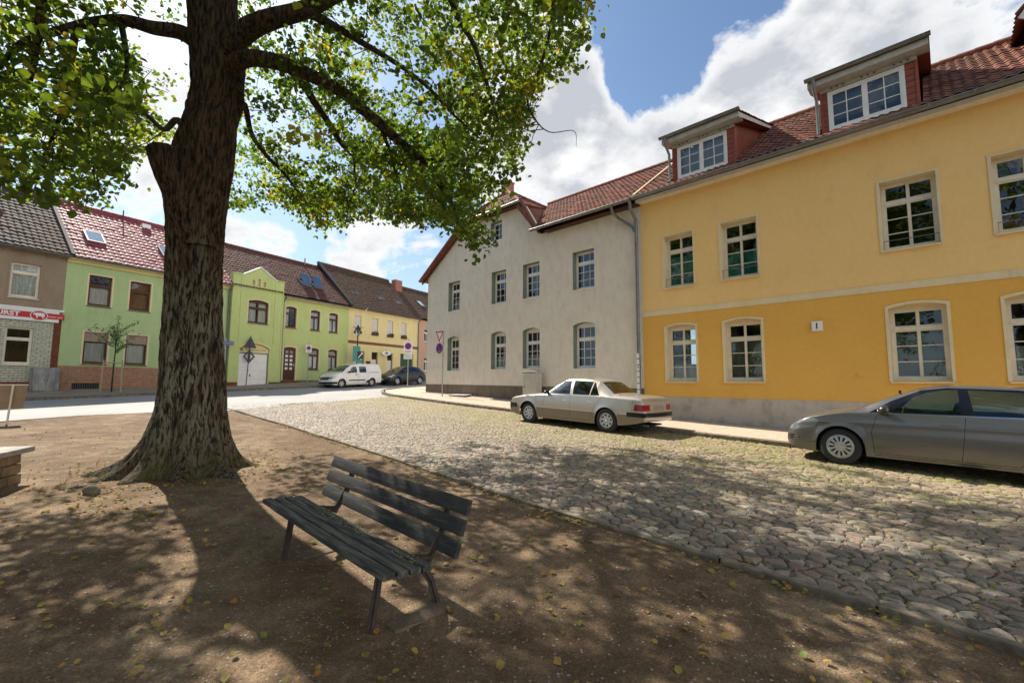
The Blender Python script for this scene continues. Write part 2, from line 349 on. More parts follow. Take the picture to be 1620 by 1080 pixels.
def window(H, yf, x0, x1, z0, z1, rise=0, recess=.24, fm=None, tz=.68, top=(2, 1), bot=(2, 3), fw=.055, surround=None, sill=None, curtain=None, thinv=False, bar=.022, tilt=False, shutter=None, mull=.05, name='window', label=None, rail=None, filler=None, glass=None):
    fm = fm or M_white; F = H.mb(); ya = yf+recess; dp = .06
    x0 += .003; x1 -= .003; zc = z0+(z1-z0)*(tz or .5)
    def bx(a, b_, c, d, y0=0.0, y1=dp): F.box(a, b_, ya+y0, ya+y1, c, d, fm)
    bx(x0, x0+fw, z0, z1); bx(x1-fw, x1, z0, z1); bx(x0+fw, x1-fw, z0+.002, z0+fw+.02); bx(x0+fw, x1-fw, z1-fw, z1-.002)
    if rise: F.plate([(a, b_) for a, b_ in arch(x0+.001, x1-.001, z1-.001, z1+.001, rise-.003)], [], ya+.004, ya+dp, filler or fm)
    if tz: bx(x0+fw, x1-fw, zc-.04, zc+.04, -.012, dp-.004)
    def cell(a, b_, c, d, cols, rows, sash=.035):
        wv = bar if thinv else mull; n = cols
        for k in range(1, n): xm = a+(b_-a)*k/n; bx(xm-wv/2, xm+wv/2, c, d, .003 if thinv else -.006, dp-.008)
        ed = [a]+[a+(b_-a)*k/n for k in range(1, n)]+[b_]
        if sash:
            sx = ((a, b_),) if thinv else zip(ed[:-1], ed[1:])
            for sa, sb in sx:
                bx(sa, sa+sash, c, d, .008, dp-.012); bx(sb-sash, sb, c, d, .008, dp-.012)
                bx(sa+sash, sb-sash, c, c+sash, .008, dp-.012); bx(sa+sash, sb-sash, d-sash, d, .008, dp-.012)
        for k in range(1, rows): zm = c+(d-c)*k/rows; bx(a, b_, zm-bar/2, zm+bar/2, .012, dp-.016)
    if tz:
        cell(x0+fw, x1-fw, zc+.04, z1-fw, *top); cell(x0+fw, x1-fw, z0+fw+.02, zc-.04, *bot)
    else: cell(x0+fw, x1-fw, z0+fw+.02, z1-fw, *bot)
    w_ = F.build(name, H.root, label=label)
    P = H.mb(); yp = ya+.034
    P.face([(x0+fw*.6, yp, z0+.03), (x1-fw*.6, yp, z0+.03), (x1-fw*.6, yp, z1-.02), (x0+fw*.6, yp, z1-.02)], glass or (M_glass2 if yf < 5 else M_glass)); P.build('pane', w_)
    if surround:
        sw, sm, so_ = surround; S = H.mb()
        S.plate(arch(x0-sw, x1+sw, z0-.02, z1+sw*.8, rise), [arch(x0-.003, x1+.003, z0-.019, z1, rise)], yf-so_, yf+.004, sm); S.build('surround', w_)
    if sill:
        sm, out = sill; S = H.mb(); so_ = surround[2] if surround else 0
        v = [(x0-.04, yf-out-so_, z0-.055), (x1+.04, yf-out-so_, z0-.055), (x1+.04, yf-so_-.004, z0-.055), (x0-.04, yf-so_-.004, z0-.055), (x0-.04, yf-out-so_, z0-.025), (x1+.04, yf-out-so_, z0-.025), (x1+.04, ya+.002, z0+.004), (x0-.04, ya+.002, z0+.004)]
        v = v[:2]+[(x1-.003, ya, z0-.054), (x0+.003, ya, z0-.054)]+v[4:6]+[(x1-.003, ya, z0+.004), (x0+.003, ya, z0+.004)]
        S.raw(v, [(0, 1, 5, 4), (4, 5, 6, 7), (0, 4, 7, 3), (1, 2, 6, 5), (0, 3, 2, 1)], sm); S.build('sill', w_)
    if curtain:
        for (cm, fx0, fx1, fz0, fz1) in curtain:
            W_, Hh = x1-x0-2*fw, z1-z0-2*fw
            wavy(H, w_, x0+fw+W_*fx0, x0+fw+W_*fx1, z0+fw+Hh*fz0, z0+fw+Hh*fz1, ya+.12, cm, amp=.004 if cm in (M_blind, M_wdblind) else .014)
    if shutter:
        sm, frac = shutter; S = H.mb(); zb = z1-(z1-z0)*frac; zz_ = z1-.004
        while zz_ > zb+.03:
            S.box(x0+.01, x1-.01, ya-.035, ya-.02, zz_-.042, zz_-.006, sm); S.box(x0+.012, x1-.012, ya-.03, ya-.022, zz_-.05, zz_-.042, sm); zz_ -= .05
        S.build('roller_shutter', w_)
    if rail:
        S = H.mb()
        for (zr, yo) in rail: S.tube([(x0-.02, yf-yo, z0+zr), (x1+.02, yf-yo, z0+zr)], .009, M_zinc, 6)
        S.tube([(x0+.02, yf-rail[0][1], z0+rail[0][0]), (x0+.02, yf-rail[0][1], z0-.02)], .006, M_zinc, 6)
        S.build('safety_rail', w_)
    return w_
def tiles(H, name, o, ax, up, W, L, mt, tw=.195, th=.31, amp=.034, step=.024, keep=None, flat=False, parent=None, seg=5):
    o, ax, up = Vector(o), Vector(ax).normalized(), Vector(up).normalized(); nn = ax.cross(up).normalized()
    if nn.z < 0: nn = -nn
    nc, nr = max(1, round(W/tw)), max(1, round(L/th)); tw, th = W/nc, L/nr
    ss = np.arange(nc*seg+1)*tw/seg; k2 = np.repeat(np.arange(nr), 2)
    tt = k2*th+np.tile([0, th-.003], nr); hh = np.tile([step, 0.0], nr)
    ph = ss/tw*2*np.pi
    wave = amp*(.5+.5*np.cos(ph+.5*np.cos(ph))) if not flat else amp*.15*np.cos(ph)
    jit = np.random.normal(0, .0045, (nr, nc)); 
    S, T = np.meshgrid(ss, tt); Z = hh[:, None]+wave[None, :]
    ci = np.minimum((np.arange(nc*seg+1)//seg), nc-1); Z = Z+jit[k2][:, ci]
    T = T+np.random.normal(0, .007, (nr, nc))[k2][:, ci]*(np.tile([1, 1], nr))[:, None]
    Vv = np.array(o-H.off)[None, None]+S[..., None]*np.array(ax)+T[..., None]*np.array(up)+Z[..., None]*np.array(nn)
    ny, nx = S.shape; idx = np.arange(ny*nx).reshape(ny, nx)
    q = np.stack([idx[:-1, :-1], idx[:-1, 1:], idx[1:, 1:], idx[1:, :-1]], -1).reshape(-1, 4)
    cc = np.tile(np.arange(nc*seg)//seg, ny-1); rr = np.repeat(np.arange(ny-1)//2, nc*seg)
    tint = np.clip(np.random.normal(.5, .28, (nr+1, nc)), 0, 1)[rr, cc]
    if keep is not None:
        kk = keep((cc+.5)*tw, (rr+.5)*th); q = q[kk]; tint = tint[kk]
    me = bpy.data.meshes.new(name); me.from_pydata(Vv.reshape(-1, 3).tolist(), [], q.tolist()); me.materials.append(mt)
    at_ = me.attributes.new('tint', 'FLOAT', 'FACE'); at_.data.foreach_set('value', tint.astype(np.float32))
    me.polygons.foreach_set('use_smooth', [False]*len(q)); me.update()
    ob = bpy.data.objects.new(name, me); COL.objects.link(ob); ob.parent = parent or H.root; return ob
def ridge(H, a, b, m, r_=.11, parent=None, name='ridge_tiles'):
    a, b = Vector(a), Vector(b); n = max(1, round((b-a).length/.38)); B = H.mb()
    for k in range(n):
        p, q = a+(b-a)*(k/n), a+(b-a)*((k+1.06)/n); B.tube([p, q], [r_*1.02, r_*.9], m, 10)
    return B.build(name, parent or H.root, True, autos=40)
def gutter(H, a, b, m, r_=.075, parent=None, back=(0, 1, 0)):
    """half-round gutter between a and b with brackets"""
    a, b = Vector(a), Vector(b); B = H.mb(); back = Vector(back); n = 9
    for (p, q) in ((a, b),):
        vs = []; 
        for e in (p, q):
            for k in range(n):
                t = math.pi*k/(n-1); vs.append(e+back*(-math.cos(t)*r_)+Vector((0, 0, -math.sin(t)*r_)))
        fs = [(k, k+1, n+k+1, n+k) for k in range(n-1)]; B.raw(vs, fs, m)
        for e in (p, q):
            B.face([e+back*(-math.cos(math.pi*k/(n-1))*r_)+Vector((0, 0, -math.sin(math.pi*k/(n-1))*r_)) for k in range(n)], m)
    B.tube([a-back*r_, b-back*r_], .011, m, 6)
    L = (b-a).length
    for k in range(int(L/.75)+1):
        p = a+(b-a)*min(1, (k*.75+.2)/L)
        B.tube([p-back*r_*1.03, p-back*r_*.8+Vector((0, 0, -r_*.75)), p+Vector((0, 0, -r_*1.05)), p+back*r_*1.1+Vector((0, 0, -.01))], .008, m, 5)
    return B.build('gutter', parent or H.root, True, autos=35)
def pipe(H, pts, m, r_=.05, rings=(), parent=None):
    B = H.mb(); B.tube(pts, r_, m, 12)
    for p in rings: B.lathe(p, (0, 0, 1), [(-.025, r_), (-.025, r_+.012), (.025, r_+.012), (.025, r_)], m, 12)
    return B.build('downpipe', parent or H.root, True, autos=40)
def textmesh(s, size, m, name, M, parent=None, ext=.003, shear=0, bold=0.0, align='CENTER', sx=1):
    cu = bpy.data.curves.new('tmp', 'FONT'); cu.body = s; cu.size = size; cu.extrude = ext; cu.shear = shear; cu.offset = bold; cu.align_x = align; cu.align_y = 'CENTER'; cu.resolution_u = 3
    to = bpy.data.objects.new('tmp', cu); COL.objects.link(to)
    me = bpy.data.meshes.new_from_object(to.evaluated_get(bpy.context.evaluated_depsgraph_get()))
    bpy.data.objects.remove(to); bpy.data.curves.remove(cu); me.name = name
    me.transform(M @ Matrix.Diagonal((sx, 1, 1, 1))); me.materials.clear(); me.materials.append(m)
    o = bpy.data.objects.new(name, me); COL.objects.link(o)
    if parent: o.parent = parent
    return o
STAND = Matrix.Rotation(R(90), 4, 'X')     # text upright in xz, readable from -y
# ================================================================= THE STREET FLOOR
def sheet(name, poly, step, zf, m, kind='structure', jit=.25, smooth=True, dense=None):
    """ground sheet: triangulated polygon (list of world xy) with inner grid points, heights from zf(x,y)"""
    P = [Vector((p[0], p[1])) for p in poly]; n = len(P); vs = []; ed = []
    for k in range(n):
        a, b = P[k], P[(k+1) % n]; L = (b-a).length; c = max(1, int(L/step))
        for j in range(c): vs.append(a+(b-a)*(j/c))
    nb = len(vs); ed = [(k, (k+1) % nb) for k in range(nb)]
    xs = [p.x for p in P]; ys = [p.y for p in P]
    def inside(x, y):
        r_ = False
        for k in range(n):
            a, b = P[k], P[k-1]
            if (a.y > y) != (b.y > y) and x < (b.x-a.x)*(y-a.y)/(b.y-a.y)+a.x: r_ = not r_
        return r_
    x = min(xs)
    while x < max(xs):
        y = min(ys)
        while y < max(ys):
            px, py = x+random.uniform(-jit, jit)*step, y+random.uniform(-jit, jit)*step
            if inside(px, py): vs.append(Vector((px, py)))
            y += step
        x += step
    r_ = delaunay_2d_cdt(vs, ed, [list(range(nb))], 1, 1e-4)
    me = bpy.data.meshes.new(name); fs = [f if len(f) < 3 else f for f in r_[2]]
    me.from_pydata([(v.x, v.y, zf(v.x, v.y)) for v in r_[0]], [], [list(f) for f in fs]); me.materials.append(m)
    me.polygons.foreach_set('use_smooth', [smooth]*len(me.polygons)); me.update()
    bm = bmesh.new(); bm.from_mesh(me); bmesh.ops.recalc_face_normals(bm, faces=bm.faces)
    if sum(f.normal.z for f in bm.faces) < 0: bmesh.ops.reverse_faces(bm, faces=bm.faces)
    bm.to_mesh(me); bm.free()
    o = bpy.data.objects.new(name, me); COL.objects.link(o); tag(o, kind=kind); return o
def un2(l): return [tuple((dR*u+nR*n)[:2]) for u, n in l]
def lo2(l): return [tuple((ML @ Vector((x, y, 0)))[:2]) for x, y in l]
def asphalt(nt, p, m):
    co = posn(nt); f = nt.ramp(nt.noise(co, .35, 6, .6), [(.35, 0), (.65, 1)])
    c = nt.mix(f, (.34, .32, .30, 1), (.27, .26, .245, 1))
    c = nt.mix(.5, c, nt.ramp(nt.noise(co, 55, 3, .7), [(.3, .2), (.7, .8)]), 'OVERLAY')
    link(nt, c, p.inputs['Base Color']); bump(nt, p, nt.noise(co, 130, 3, .7), .5, .006)
M_asphalt = mat('worn_pale_asphalt', (.3, .3, .3), .8, 0, .3, asphalt)
def dirt(nt, p, m):
    co = posn(nt)
    big = nt.ramp(nt.noise(co, .55, 7, .62, .4), [(.36, 0), (.64, 1)])
    c = nt.mix(big, (.148, .095, .055, 1), (.265, .190, .120, 1))
    mid = nt.ramp(nt.noise(co, 3.1, 6, .65, .3), [(.40, 0), (.60, 1)])
    c = nt.mix(nt.math('MULTIPLY', mid, .62), c, (.085, .055, .032, 1))
    v = nt.n('ShaderNodeTexVoronoi', {'Vector': co, 'Scale': 95.0}); v2 = nt.n('ShaderNodeTexVoronoi', {'Vector': co, 'Scale': 38.0})
    sp = nt.n('ShaderNodeSeparateColor', {0: v.outputs['Color']})
    g = nt.ramp(sp.outputs[0], [(0, .22), (.5, .5), (.86, .62), (1, .95)])
    c = nt.mix(.55, c, g, 'OVERLAY')
    sp2 = nt.n('ShaderNodeSeparateColor', {0: v2.outputs['Color']})
    peb = nt.math('MULTIPLY', nt.ramp(sp2.outputs[0], [(.86, 0), (.88, 1)]), nt.ramp(v2.outputs['Distance'], [(.25, 1), (.42, 0)]))
    c = nt.mix(peb, c, nt.mix(sp2.outputs[1], (.42, .38, .33, 1), (.30, .22, .16, 1)))
    link(nt, c, p.inputs['Base Color'])
    h = nt.math('ADD', nt.math('MULTIPLY', v.outputs['Distance'], -.5), nt.math('MULTIPLY', peb, .8))
    h = nt.math('ADD', h, nt.math('MULTIPLY', nt.noise(co, 14, 6, .65), 1.8))
    bump(nt, p, h, .75, .012)
M_dirt = mat('trodden_gravelly_earth', (.25, .2, .15), .95, 0, .15, dirt)
def cob(nt, p, m):
    co = posn(nt); wob = nt.n('ShaderNodeTexNoise', {'Vector': co, 'Scale': 3.6, 'Detail': 3.0})
    off = nt.n('ShaderNodeVectorMath', {0: wob.outputs['Color'], 1: (.22, .22, 0)}, operation='MULTIPLY').outputs[0]
    co2 = nt.n('ShaderNodeVectorMath', {0: co, 1: off}, operation='ADD').outputs[0]
    # stones grow larger towards the near kerb
    rot = nt.n('ShaderNodeMapping', {'Vector': co2, 'Rotation': (0, 0, R(44)), 'Scale': (1, 1, 0)}).outputs[0]
    st = scl(nt, rot, (1.0, 1.22, 1))
    v = nt.n('ShaderNodeTexVoronoi', {'Vector': st, 'Scale': 6.9, 'Randomness': .92}, voronoi_dimensions='2D')
    e = nt.n('ShaderNodeTexVoronoi', {'Vector': st, 'Scale': 6.9, 'Randomness': .92}, voronoi_dimensions='2D', feature='DISTANCE_TO_EDGE')
    d = e.outputs[0]; cs = nt.n('ShaderNodeSeparateColor', {0: v.outputs['Color']})
    stone = nt.ramp(cs.outputs[0], [(0, (.08, .074, .068)), (.2, (.23, .19, .145)), (.4, (.22, .15, .11)), (.55, (.13, .118, .105)), (.7, (.275, .225, .165)), (.85, (.18, .122, .095)), (1, (.35, .30, .235))])
    fine = nt.ramp(nt.noise(co, 60, 5, .7), [(.3, .15), (.7, .85)])
    stone = nt.mix(.45, stone, fine, 'OVERLAY')
    stain = nt.ramp(nt.noise(co, 1.1, 6, .6), [(.4, 0), (.7, 1)])
    stone = nt.mix(nt.math('MULTIPLY', stain, .3), stone, (.34, .29, .20, 1))
    sand = nt.mix(nt.ramp(nt.noise(co, .8, 5, .6), [(.42, 0), (.6, 1)]), (.10, .075, .045, 1), (.10, .105, .03, 1))
    gap = nt.ramp(nt.math('ADD', d, nt.math('MULTIPLY', nt.math('SUBTRACT', nt.noise(co, 22, 4, .6), .5), .11)), [(.012, 1), (.055, 0)])
    c = nt.mix(gap, stone, sand)
    # sand and short grass washed over the stones on the far side of the square
    sepp = nt.n('ShaderNodeSeparateXYZ', {0: co}); nn_ = nt.math('ADD', nt.math('MULTIPLY', sepp.outputs[0], nR.x), nt.math('MULTIPLY', sepp.outputs[1], nR.y))
    far = nt.math('MULTIPLY', nt.math('SUBTRACT', nn_, 5.2), .17, clamp=True)
    w1 = nt.ramp(nt.math('ADD', nt.noise(co, 7, 6, .7), nt.math('MULTIPLY', far, .20)), [(.52, 0), (.63, 1)])
    wc = nt.mix(nt.ramp(nt.noise(co, 1.6, 5, .6), [(.45, 0), (.58, 1)]), (.29, .22, .125, 1), (.215, .20, .06, 1))
    c = nt.mix(nt.math('MULTIPLY', w1, nt.math('ADD', .15, nt.math('MULTIPLY', far, .72))), c, wc)
    link(nt, c, p.inputs['Base Color'])
    hgt = nt.ramp(d, [(0, 0), (.03, .38), (.08, .70), (.17, .92), (.34, 1)])
    tilt = nt.math('ADD', nt.math('MULTIPLY', nt.math('SUBTRACT', cs.outputs[1], .5), .5), nt.math('MULTIPLY', nt.noise(co, 26, 4, .6), .35))
    hgt = nt.math('MULTIPLY', hgt, nt.math('ADD', .9, tilt))
    dn = nt.n('ShaderNodeDisplacement', {'Height': hgt, 'Midlevel': 0.0, 'Scale': .032}); 
    link(nt, dn.outputs[0], m.node_tree.nodes['Material Output'].inputs['Displacement']); m.displacement_method = 'BOTH'
M_cob = mat('rounded_field_cobbles', (.35, .3, .26), .72, 0, .35, cob)
def pave(nt, p, m):
    co = posn(nt); rot = nt.n('ShaderNodeMapping', {'Vector': co, 'Rotation': (0, 0, R(44.2)), 'Scale': (1, 1, 1)}).outputs[0]
    bt = nt.n('ShaderNodeTexBrick', {'Vector': rot, 'Color1': (.56, .43, .32, 1), 'Color2': (.47, .37, .285, 1), 'Mortar': (.30, .24, .175, 1), 'Scale': 1.0, 'Mortar Size': .009, 'Brick Width': .14, 'Row Height': .11})
    c = nt.mix(.35, bt.outputs[0], nt.ramp(nt.noise(co, 5, 6, .7), [(.3, .2), (.7, .8)]), 'OVERLAY')
    link(nt, c, p.inputs['Base Color']); bump(nt, p, nt.math('SUBTRACT', nt.noise(co, 60, 3, .6), bt.outputs[1]), .5, .005)
M_pave = mat('small_mosaic_paving', (.5, .4, .3), .85, 0, .25, pave)
def pave2(nt, p, m):
    co = posn(nt)
    c = nt.mix(nt.ramp(nt.noise(co, 1.3, 6, .6), [(.35, 0), (.65, 1)]), (.30, .25, .20, 1), (.23, .19, .15, 1))
    c = nt.mix(.4, c, nt.ramp(nt.noise(co, 30, 4, .7), [(.3, .2), (.7, .8)]), 'OVERLAY')
    link(nt, c, p.inputs['Base Color']); bump(nt, p, nt.noise(co, 40, 3, .6), .4, .01)
M_pave2 = mat('dusty_pavement', (.3, .25, .2), .9, 0, .2, pave2)
M_kerb = varied('granite_kerb', (.27, .225, .17), (.17, .14, .105), 5, .9, 60, .8, .010, ((.11, .09, .06), (3, 3, 3), .8, .45, .62))
M_gravel = varied('pebble_strip', (.46, .41, .34), (.25, .215, .17), 28, .9, 40, 1.0, .02)
# far terrain reaching the horizon
def terr(x, y):
    d = math.hypot(x-0, y-10); return G(x, y)-.10-max(0, d-60)*.01
bt_ = []
for x in [-900, -400, -150, -80, -50, -30, -15, 0, 15, 30, 50, 80, 150, 400, 900]:
    for y in [-900, -400, -150, -80, -50, -30, -15, 0, 15, 30, 50, 80, 150, 400, 900]: bt_.append((x, y, terr(x, y)))
me = bpy.data.meshes.new('ground'); k_ = 15
me.from_pydata(bt_, [], [(i*k_+j, (i+1)*k_+j, (i+1)*k_+j+1, i*k_+j+1) for i in range(14) for j in range(14)]); me.materials.append(M_dirt)
o = bpy.data.objects.new('ground', me); COL.objects.link(o); tag(o, kind='structure')
KN = [(-7, 4.22), (.5, 4.25), (3.74, 4.33), (8, 4.63), (13.7, 4.86), (18.6, 4.93)]      # kerb between park and cobbles (u, n)
KF = [(-7, 11.6), (2.7, 11.58), (5.5, 11.67), (11.67, 12.35), (16.45, 12.5), (21.3, 12.9), (23.4, 13.5), (25.4, 14.6), (27.0, 17.0), (28.5, 22), (31, 32)]   # kerb of the far pavement, round the corner
RN = [(18.6, 4.93), (19.6, 2.5), (19.8, .9), (19.2, -.8), (18.6, -3), (17.2, -9), (15, -18)]      # park edge along the street
CE = [(18.6, 4.93), (19.2, 5.9), (19.5, 8.2), (20.6, 10.6), (21.3, 12.9)]        # cobbles meet asphalt
park = un2(KN + RN[1:] + [(4, -22), (-10, -18), (-9, 0)])
sheet('park_ground', park, .45, lambda x, y: G(x, y)+.02+.035*noise.noise(Vector((x*.5, y*.5, 3)))+.012*noise.noise(Vector((x*2.2, y*2.2, 0))), M_dirt)
# the cobbled square: a dense, finer-near grid, real relief from the material's displacement
def interp(poly, u):
    for (a, b), (c, d) in zip(poly[:-1], poly[1:]):
        if a <= u <= c: return b+(d-b)*(u-a)/(c-a)
    return poly[-1][1] if u > poly[-1][0] else poly[0][1]
us = [-7.0]
while us[-1] < 21.3: 
    u = us[-1]; us.append(u+.018+.0022*max(0, u-3)+.012*max(0, -u-1))
kfs = [k for k in KF if k[0] <= 21.5]; vs = []; NV = 330
def ce(n):
    for (a, b), (c, d) in zip(CE[:-1], CE[1:]):
        if b <= n <= d: return a+(c-a)*(n-b)/(d-b)
    return 21.3
for u in us:
    n0, n1 = interp(KN, u)-.045, interp(kfs, u)+.04
    for k in range(NV):
        t = k/(NV-1); t = t*(.62+.38*t); n = n0+(n1-n0)*t
        uu = min(u, ce(n)+.02*math.sin(n*9)+.05*noise.noise(Vector((n*3, 0, 0))))
        p = dR*uu+nR*n; z = Gun(uu, n)+.026+.012*noise.noise(Vector((p.x*.45, p.y*.45, 9)))
        vs.append((p.x, p.y, z))
nu = len(us); ii = np.arange(nu*NV).reshape(nu, NV)
q = np.stack([ii[:-1, :-1], ii[:-1, 1:], ii[1:, 1:], ii[1:, :-1]], -1).reshape(-1, 4)
me = bpy.data.meshes.new('cobbled_square'); me.from_pydata(vs, [], q.tolist()); me.materials.append(M_cob)
me.polygons.foreach_set('use_smooth', [True]*len(q)); me.update()
if me.polygons[0].normal.z < 0: me.flip_normals()
o = bpy.data.objects.new('cobbled_square', me); COL.objects.link(o); tag(o, kind='structure')
# street asphalt
LK = -3.0     # local y of the kerb along the left row
st = un2(CE+KF[6:]) + [tuple((dR*31+nR*45)[:2])] + lo2([(34, 1), (24.2, LK), (10, LK), (-2, LK), (-14, LK), (-26, LK)]) + un2(RN[::-1][:-1])
sheet('street', st, .8, lambda x, y: G(x, y)+.004, M_asphalt)
# pavements
ZL = [(-26, -.9), (-3, -.43), (0, -.33), (7.6, -.17), (10.6, .04), (16, .26), (24, .42), (40, .8)]
def zl(x): return interp(ZL, x)
def swl(x, y):
    l = ML.inverted() @ Vector((x, y, 0)); t = min(1, max(0, (l.y-LK)/(-LK))); p = ML @ Vector((l.x, LK, 0))
    return (G(p.x, p.y)+.11)*(1-t)+zl(l.x)*t
sheet('left_pavement', lo2([(-26, LK+.13), (24, LK+.13), (33, LK+.5), (33, .2), (-26, .2)]), .7, swl, M_pave2)
ZR = [(-7, -1.62), (-1, -1.33), (3.35, -1.21), (6.72, -1.08), (13.7, -.69), (16.6, -.58), (20.44, -.46), (26, -.30), (33, .1)]
def swr(x, y):
    u, n = dR.x*x+dR.y*y, nR.x*x+nR.y*y
    k = interp(KF, min(u, 23.4)); t = min(1, max(0, (n-k)/(14.5-k)))
    base = (Gun(u, k)+.15)
    z = base*(1-t)+interp(ZR, u)*t
    if u > 20.6:
        e = min(1, (u-20.6)/4.5); z = z*(1-e)+(Gun(u, n)+.09)*e
    return z+.004
sheet('right_pavement', un2([(k[0], k[1]+.13) for k in KF[:6]]+[(23.25, 13.68), (25.25, 14.75), (26.85, 17.1), (28.35, 22), (30.8, 32), (20.4, 32), (20.4, 14.7), (-7, 14.7)]), .6, swr, M_pave)
def stones(name, pl, width, h, length, m, side=1, drop=.25, z0=None, tilt=.006, depth_first=.0, lift=0.0):
    """a row of kerb stones along the (u,n) polyline"""
    B = MB(); 
    for (a, b) in zip(pl[:-1], pl[1:]):
        A, C = Vector(a), Vector(b); L = (C-A).length; n = max(1, round(L/length))
        for k in range(n):
            p, q_ = A+(C-A)*(k/n), A+(C-A)*((k+.988)/n); nv = Vector((-(C-A).y, (C-A).x)).normalized()*side
            c = [p, q_, q_+nv*width, p+nv*width]; w3 = []
            dz = random.uniform(-tilt, tilt); sh = random.uniform(-.004, .004)
            for cc in c:
                cc = cc+nv*sh; w_ = dR*cc.x+nR*cc.y; w3.append((w_.x, w_.y, G(w_.x, w_.y)))
            top = [(x, y, z+h+dz) for x, y, z in w3]; bot = [(x, y, z-drop) for x, y, z in w3]
            B.raw(bot+top, [(4, 5, 6, 7), (0, 1, 5, 4), (1, 2, 6, 5), (2, 3, 7, 6), (3, 0, 4, 7)], m)
    o = B.build(name, bevel=.012); return tag(o, kind='structure')
stones('park_kerb', KN, .07, .064, 1.0, M_kerb, side=-1, tilt=.007)
stones('pavement_kerb', KF, .13, .147, 1.0, M_kerb, side=1, tilt=.004)
stones('street_edge_kerb', RN, .10, .035, 1.0, M_kerb, side=-1, tilt=.005)
lk = []
for x in (-26, -14, -3, 0, 5, 10, 15, 20, 24, 33):
    p = ML @ Vector((x, LK, 0)); lk.append((dR.x*p.x+dR.y*p.y, nR.x*p.x+nR.y*p.y))
stones('left_pavement_kerb', lk, .13, .105, 1.0, M_kerb, side=-1)
# pebble strip along the wall foot
B = MB(); random.seed(3)
for k in range(2600):
    u = random.uniform(-5, 20.8); n = 14.46-abs(random.gauss(0, .12)); p = dR*u+nR*n; z = swr(p.x, p.y); r_ = random.uniform(.015, .038)
    ang = random.uniform(0, 6.28); vs = []
    for (a, b, c) in ((0, 0, .7), (1, 0, 0), (.3, .9, .1), (-.9, .4, 0), (-.6, -.8, .1), (.5, -.9, 0)):
        ca, sa = math.cos(ang), math.sin(ang); vs.append((p.x+(a*ca-b*sa)*r_, p.y+(a*sa+b*ca)*r_, z+c*r_+.002))
    B.raw(vs, [(0, 1, 2), (0, 2, 3), (0, 3, 4), (0, 4, 5), (0, 5, 1)], M_gravel)
tag(B.build('pebbles', smooth=True), 'pale pebbles along the foot of the grey and yellow house walls', 'pebbles', kind='stuff')
# ================================================================= YELLOW HOUSE (right)
YF = 14.5
HY = House('town_house', 'two storey yellow plastered house with shed dormers and a darker yellow ground floor', MR, (-7.72, YF, -1.0))
YX0, YX1 = -7.72, 8.2
cols = [(-6.88, -5.89), (-5.01, -3.97), (-1.1, -.05), (.87, 1.91), (2.85, 3.9), (4.9, 5.9), (6.8, 7.8)]
up = [(a, b, 3.25 if a < -3 else 3.37, 5.03 if a < -3 else 5.12) for a, b in cols]; lo = [(a, b, .12, 1.90) for a, b in cols]
W_ = HY.mb()
W_.plate([(YX0, 2.44), (YX1, 2.44), (YX1, 6.42), (YX0, 6.42)], [arch(*u) for u in up], YF, YF+.3, M_yel_up, M_cream, yh=YF+.30)
W_.plate([(YX0, -.60), (YX1, -.60), (YX1, 2.44), (YX0, 2.44)], [arch(*u, .085) for u in lo], YF, YF+.3, M_yel_lo, M_cream, yh=YF+.30)
W_.box(YX0, YX1, YF-.018, YF-.001, 2.345, 2.515, M_cream)
W_.plate([(YX0, -2.6), (YX1, -2.6), (YX1, -.455), (YX0, -.385)], [], YF-.016, YF-.001, M_plinth)
W_.box(YX1, YX1+.02, YF, 22.6, -2.5, 6.4, M_yel_up); W_.box(YX0+.3, YX1, 22.6, 22.62, -2.5, 6.9, M_yel_up)
W_.face([(YX1+.01, YF, 6.4), (YX1+.01, 22.6, 6.4), (YX1+.01, 18.5, 9.75)], M_yel_up)
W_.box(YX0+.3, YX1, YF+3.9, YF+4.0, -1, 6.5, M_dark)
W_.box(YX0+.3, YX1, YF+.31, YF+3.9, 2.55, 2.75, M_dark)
# eave board
W_.box(YX0, YX1, YF-.34, YF, 6.40, 6.44, M_creamfr); W_.box(YX0, YX1, YF-.36, YF-.34, 6.36, 6.47, M_creamfr)
W_.build('wall', HY.root)
sr = (.065, M_cream, .018)
cur_up = {0: [(M_teal, 0, 1, 0, .62)], 1: [(M_teal, 0, 1, 0, .50)], 3: [(M_wdblind, 0, 1, 0, .22)]}
cur_lo = {0: [(M_curtain, 0, 1, 0, .30)], 1: [(M_blind, 0, 1, 0, .68)], 2: [(M_blind, 0, 1, 0, .66)], 3: [(M_curtain, 0, 1, 0, .42)], 4: [(M_curtain, 0, 1, 0, .5)]}
for i, (a, b, c, d) in enumerate(up):
    window(HY, YF, a, b, c, d, 0, .25, M_creamfr, .71, (2, 1), (2, 3), .06, sr, (M_cream, .05), cur_up.get(i), rail=[(.30 if i < 2 else .24, -.06)])
for i, (a, b, c, d) in enumerate(lo):
    window(HY, YF, a, b, c, d, .085, .25, M_creamfr, .72, (2, 1), (2, 3), .06, sr, (M_cream, .05), cur_lo.get(i), shutter=None, filler=M_cream)
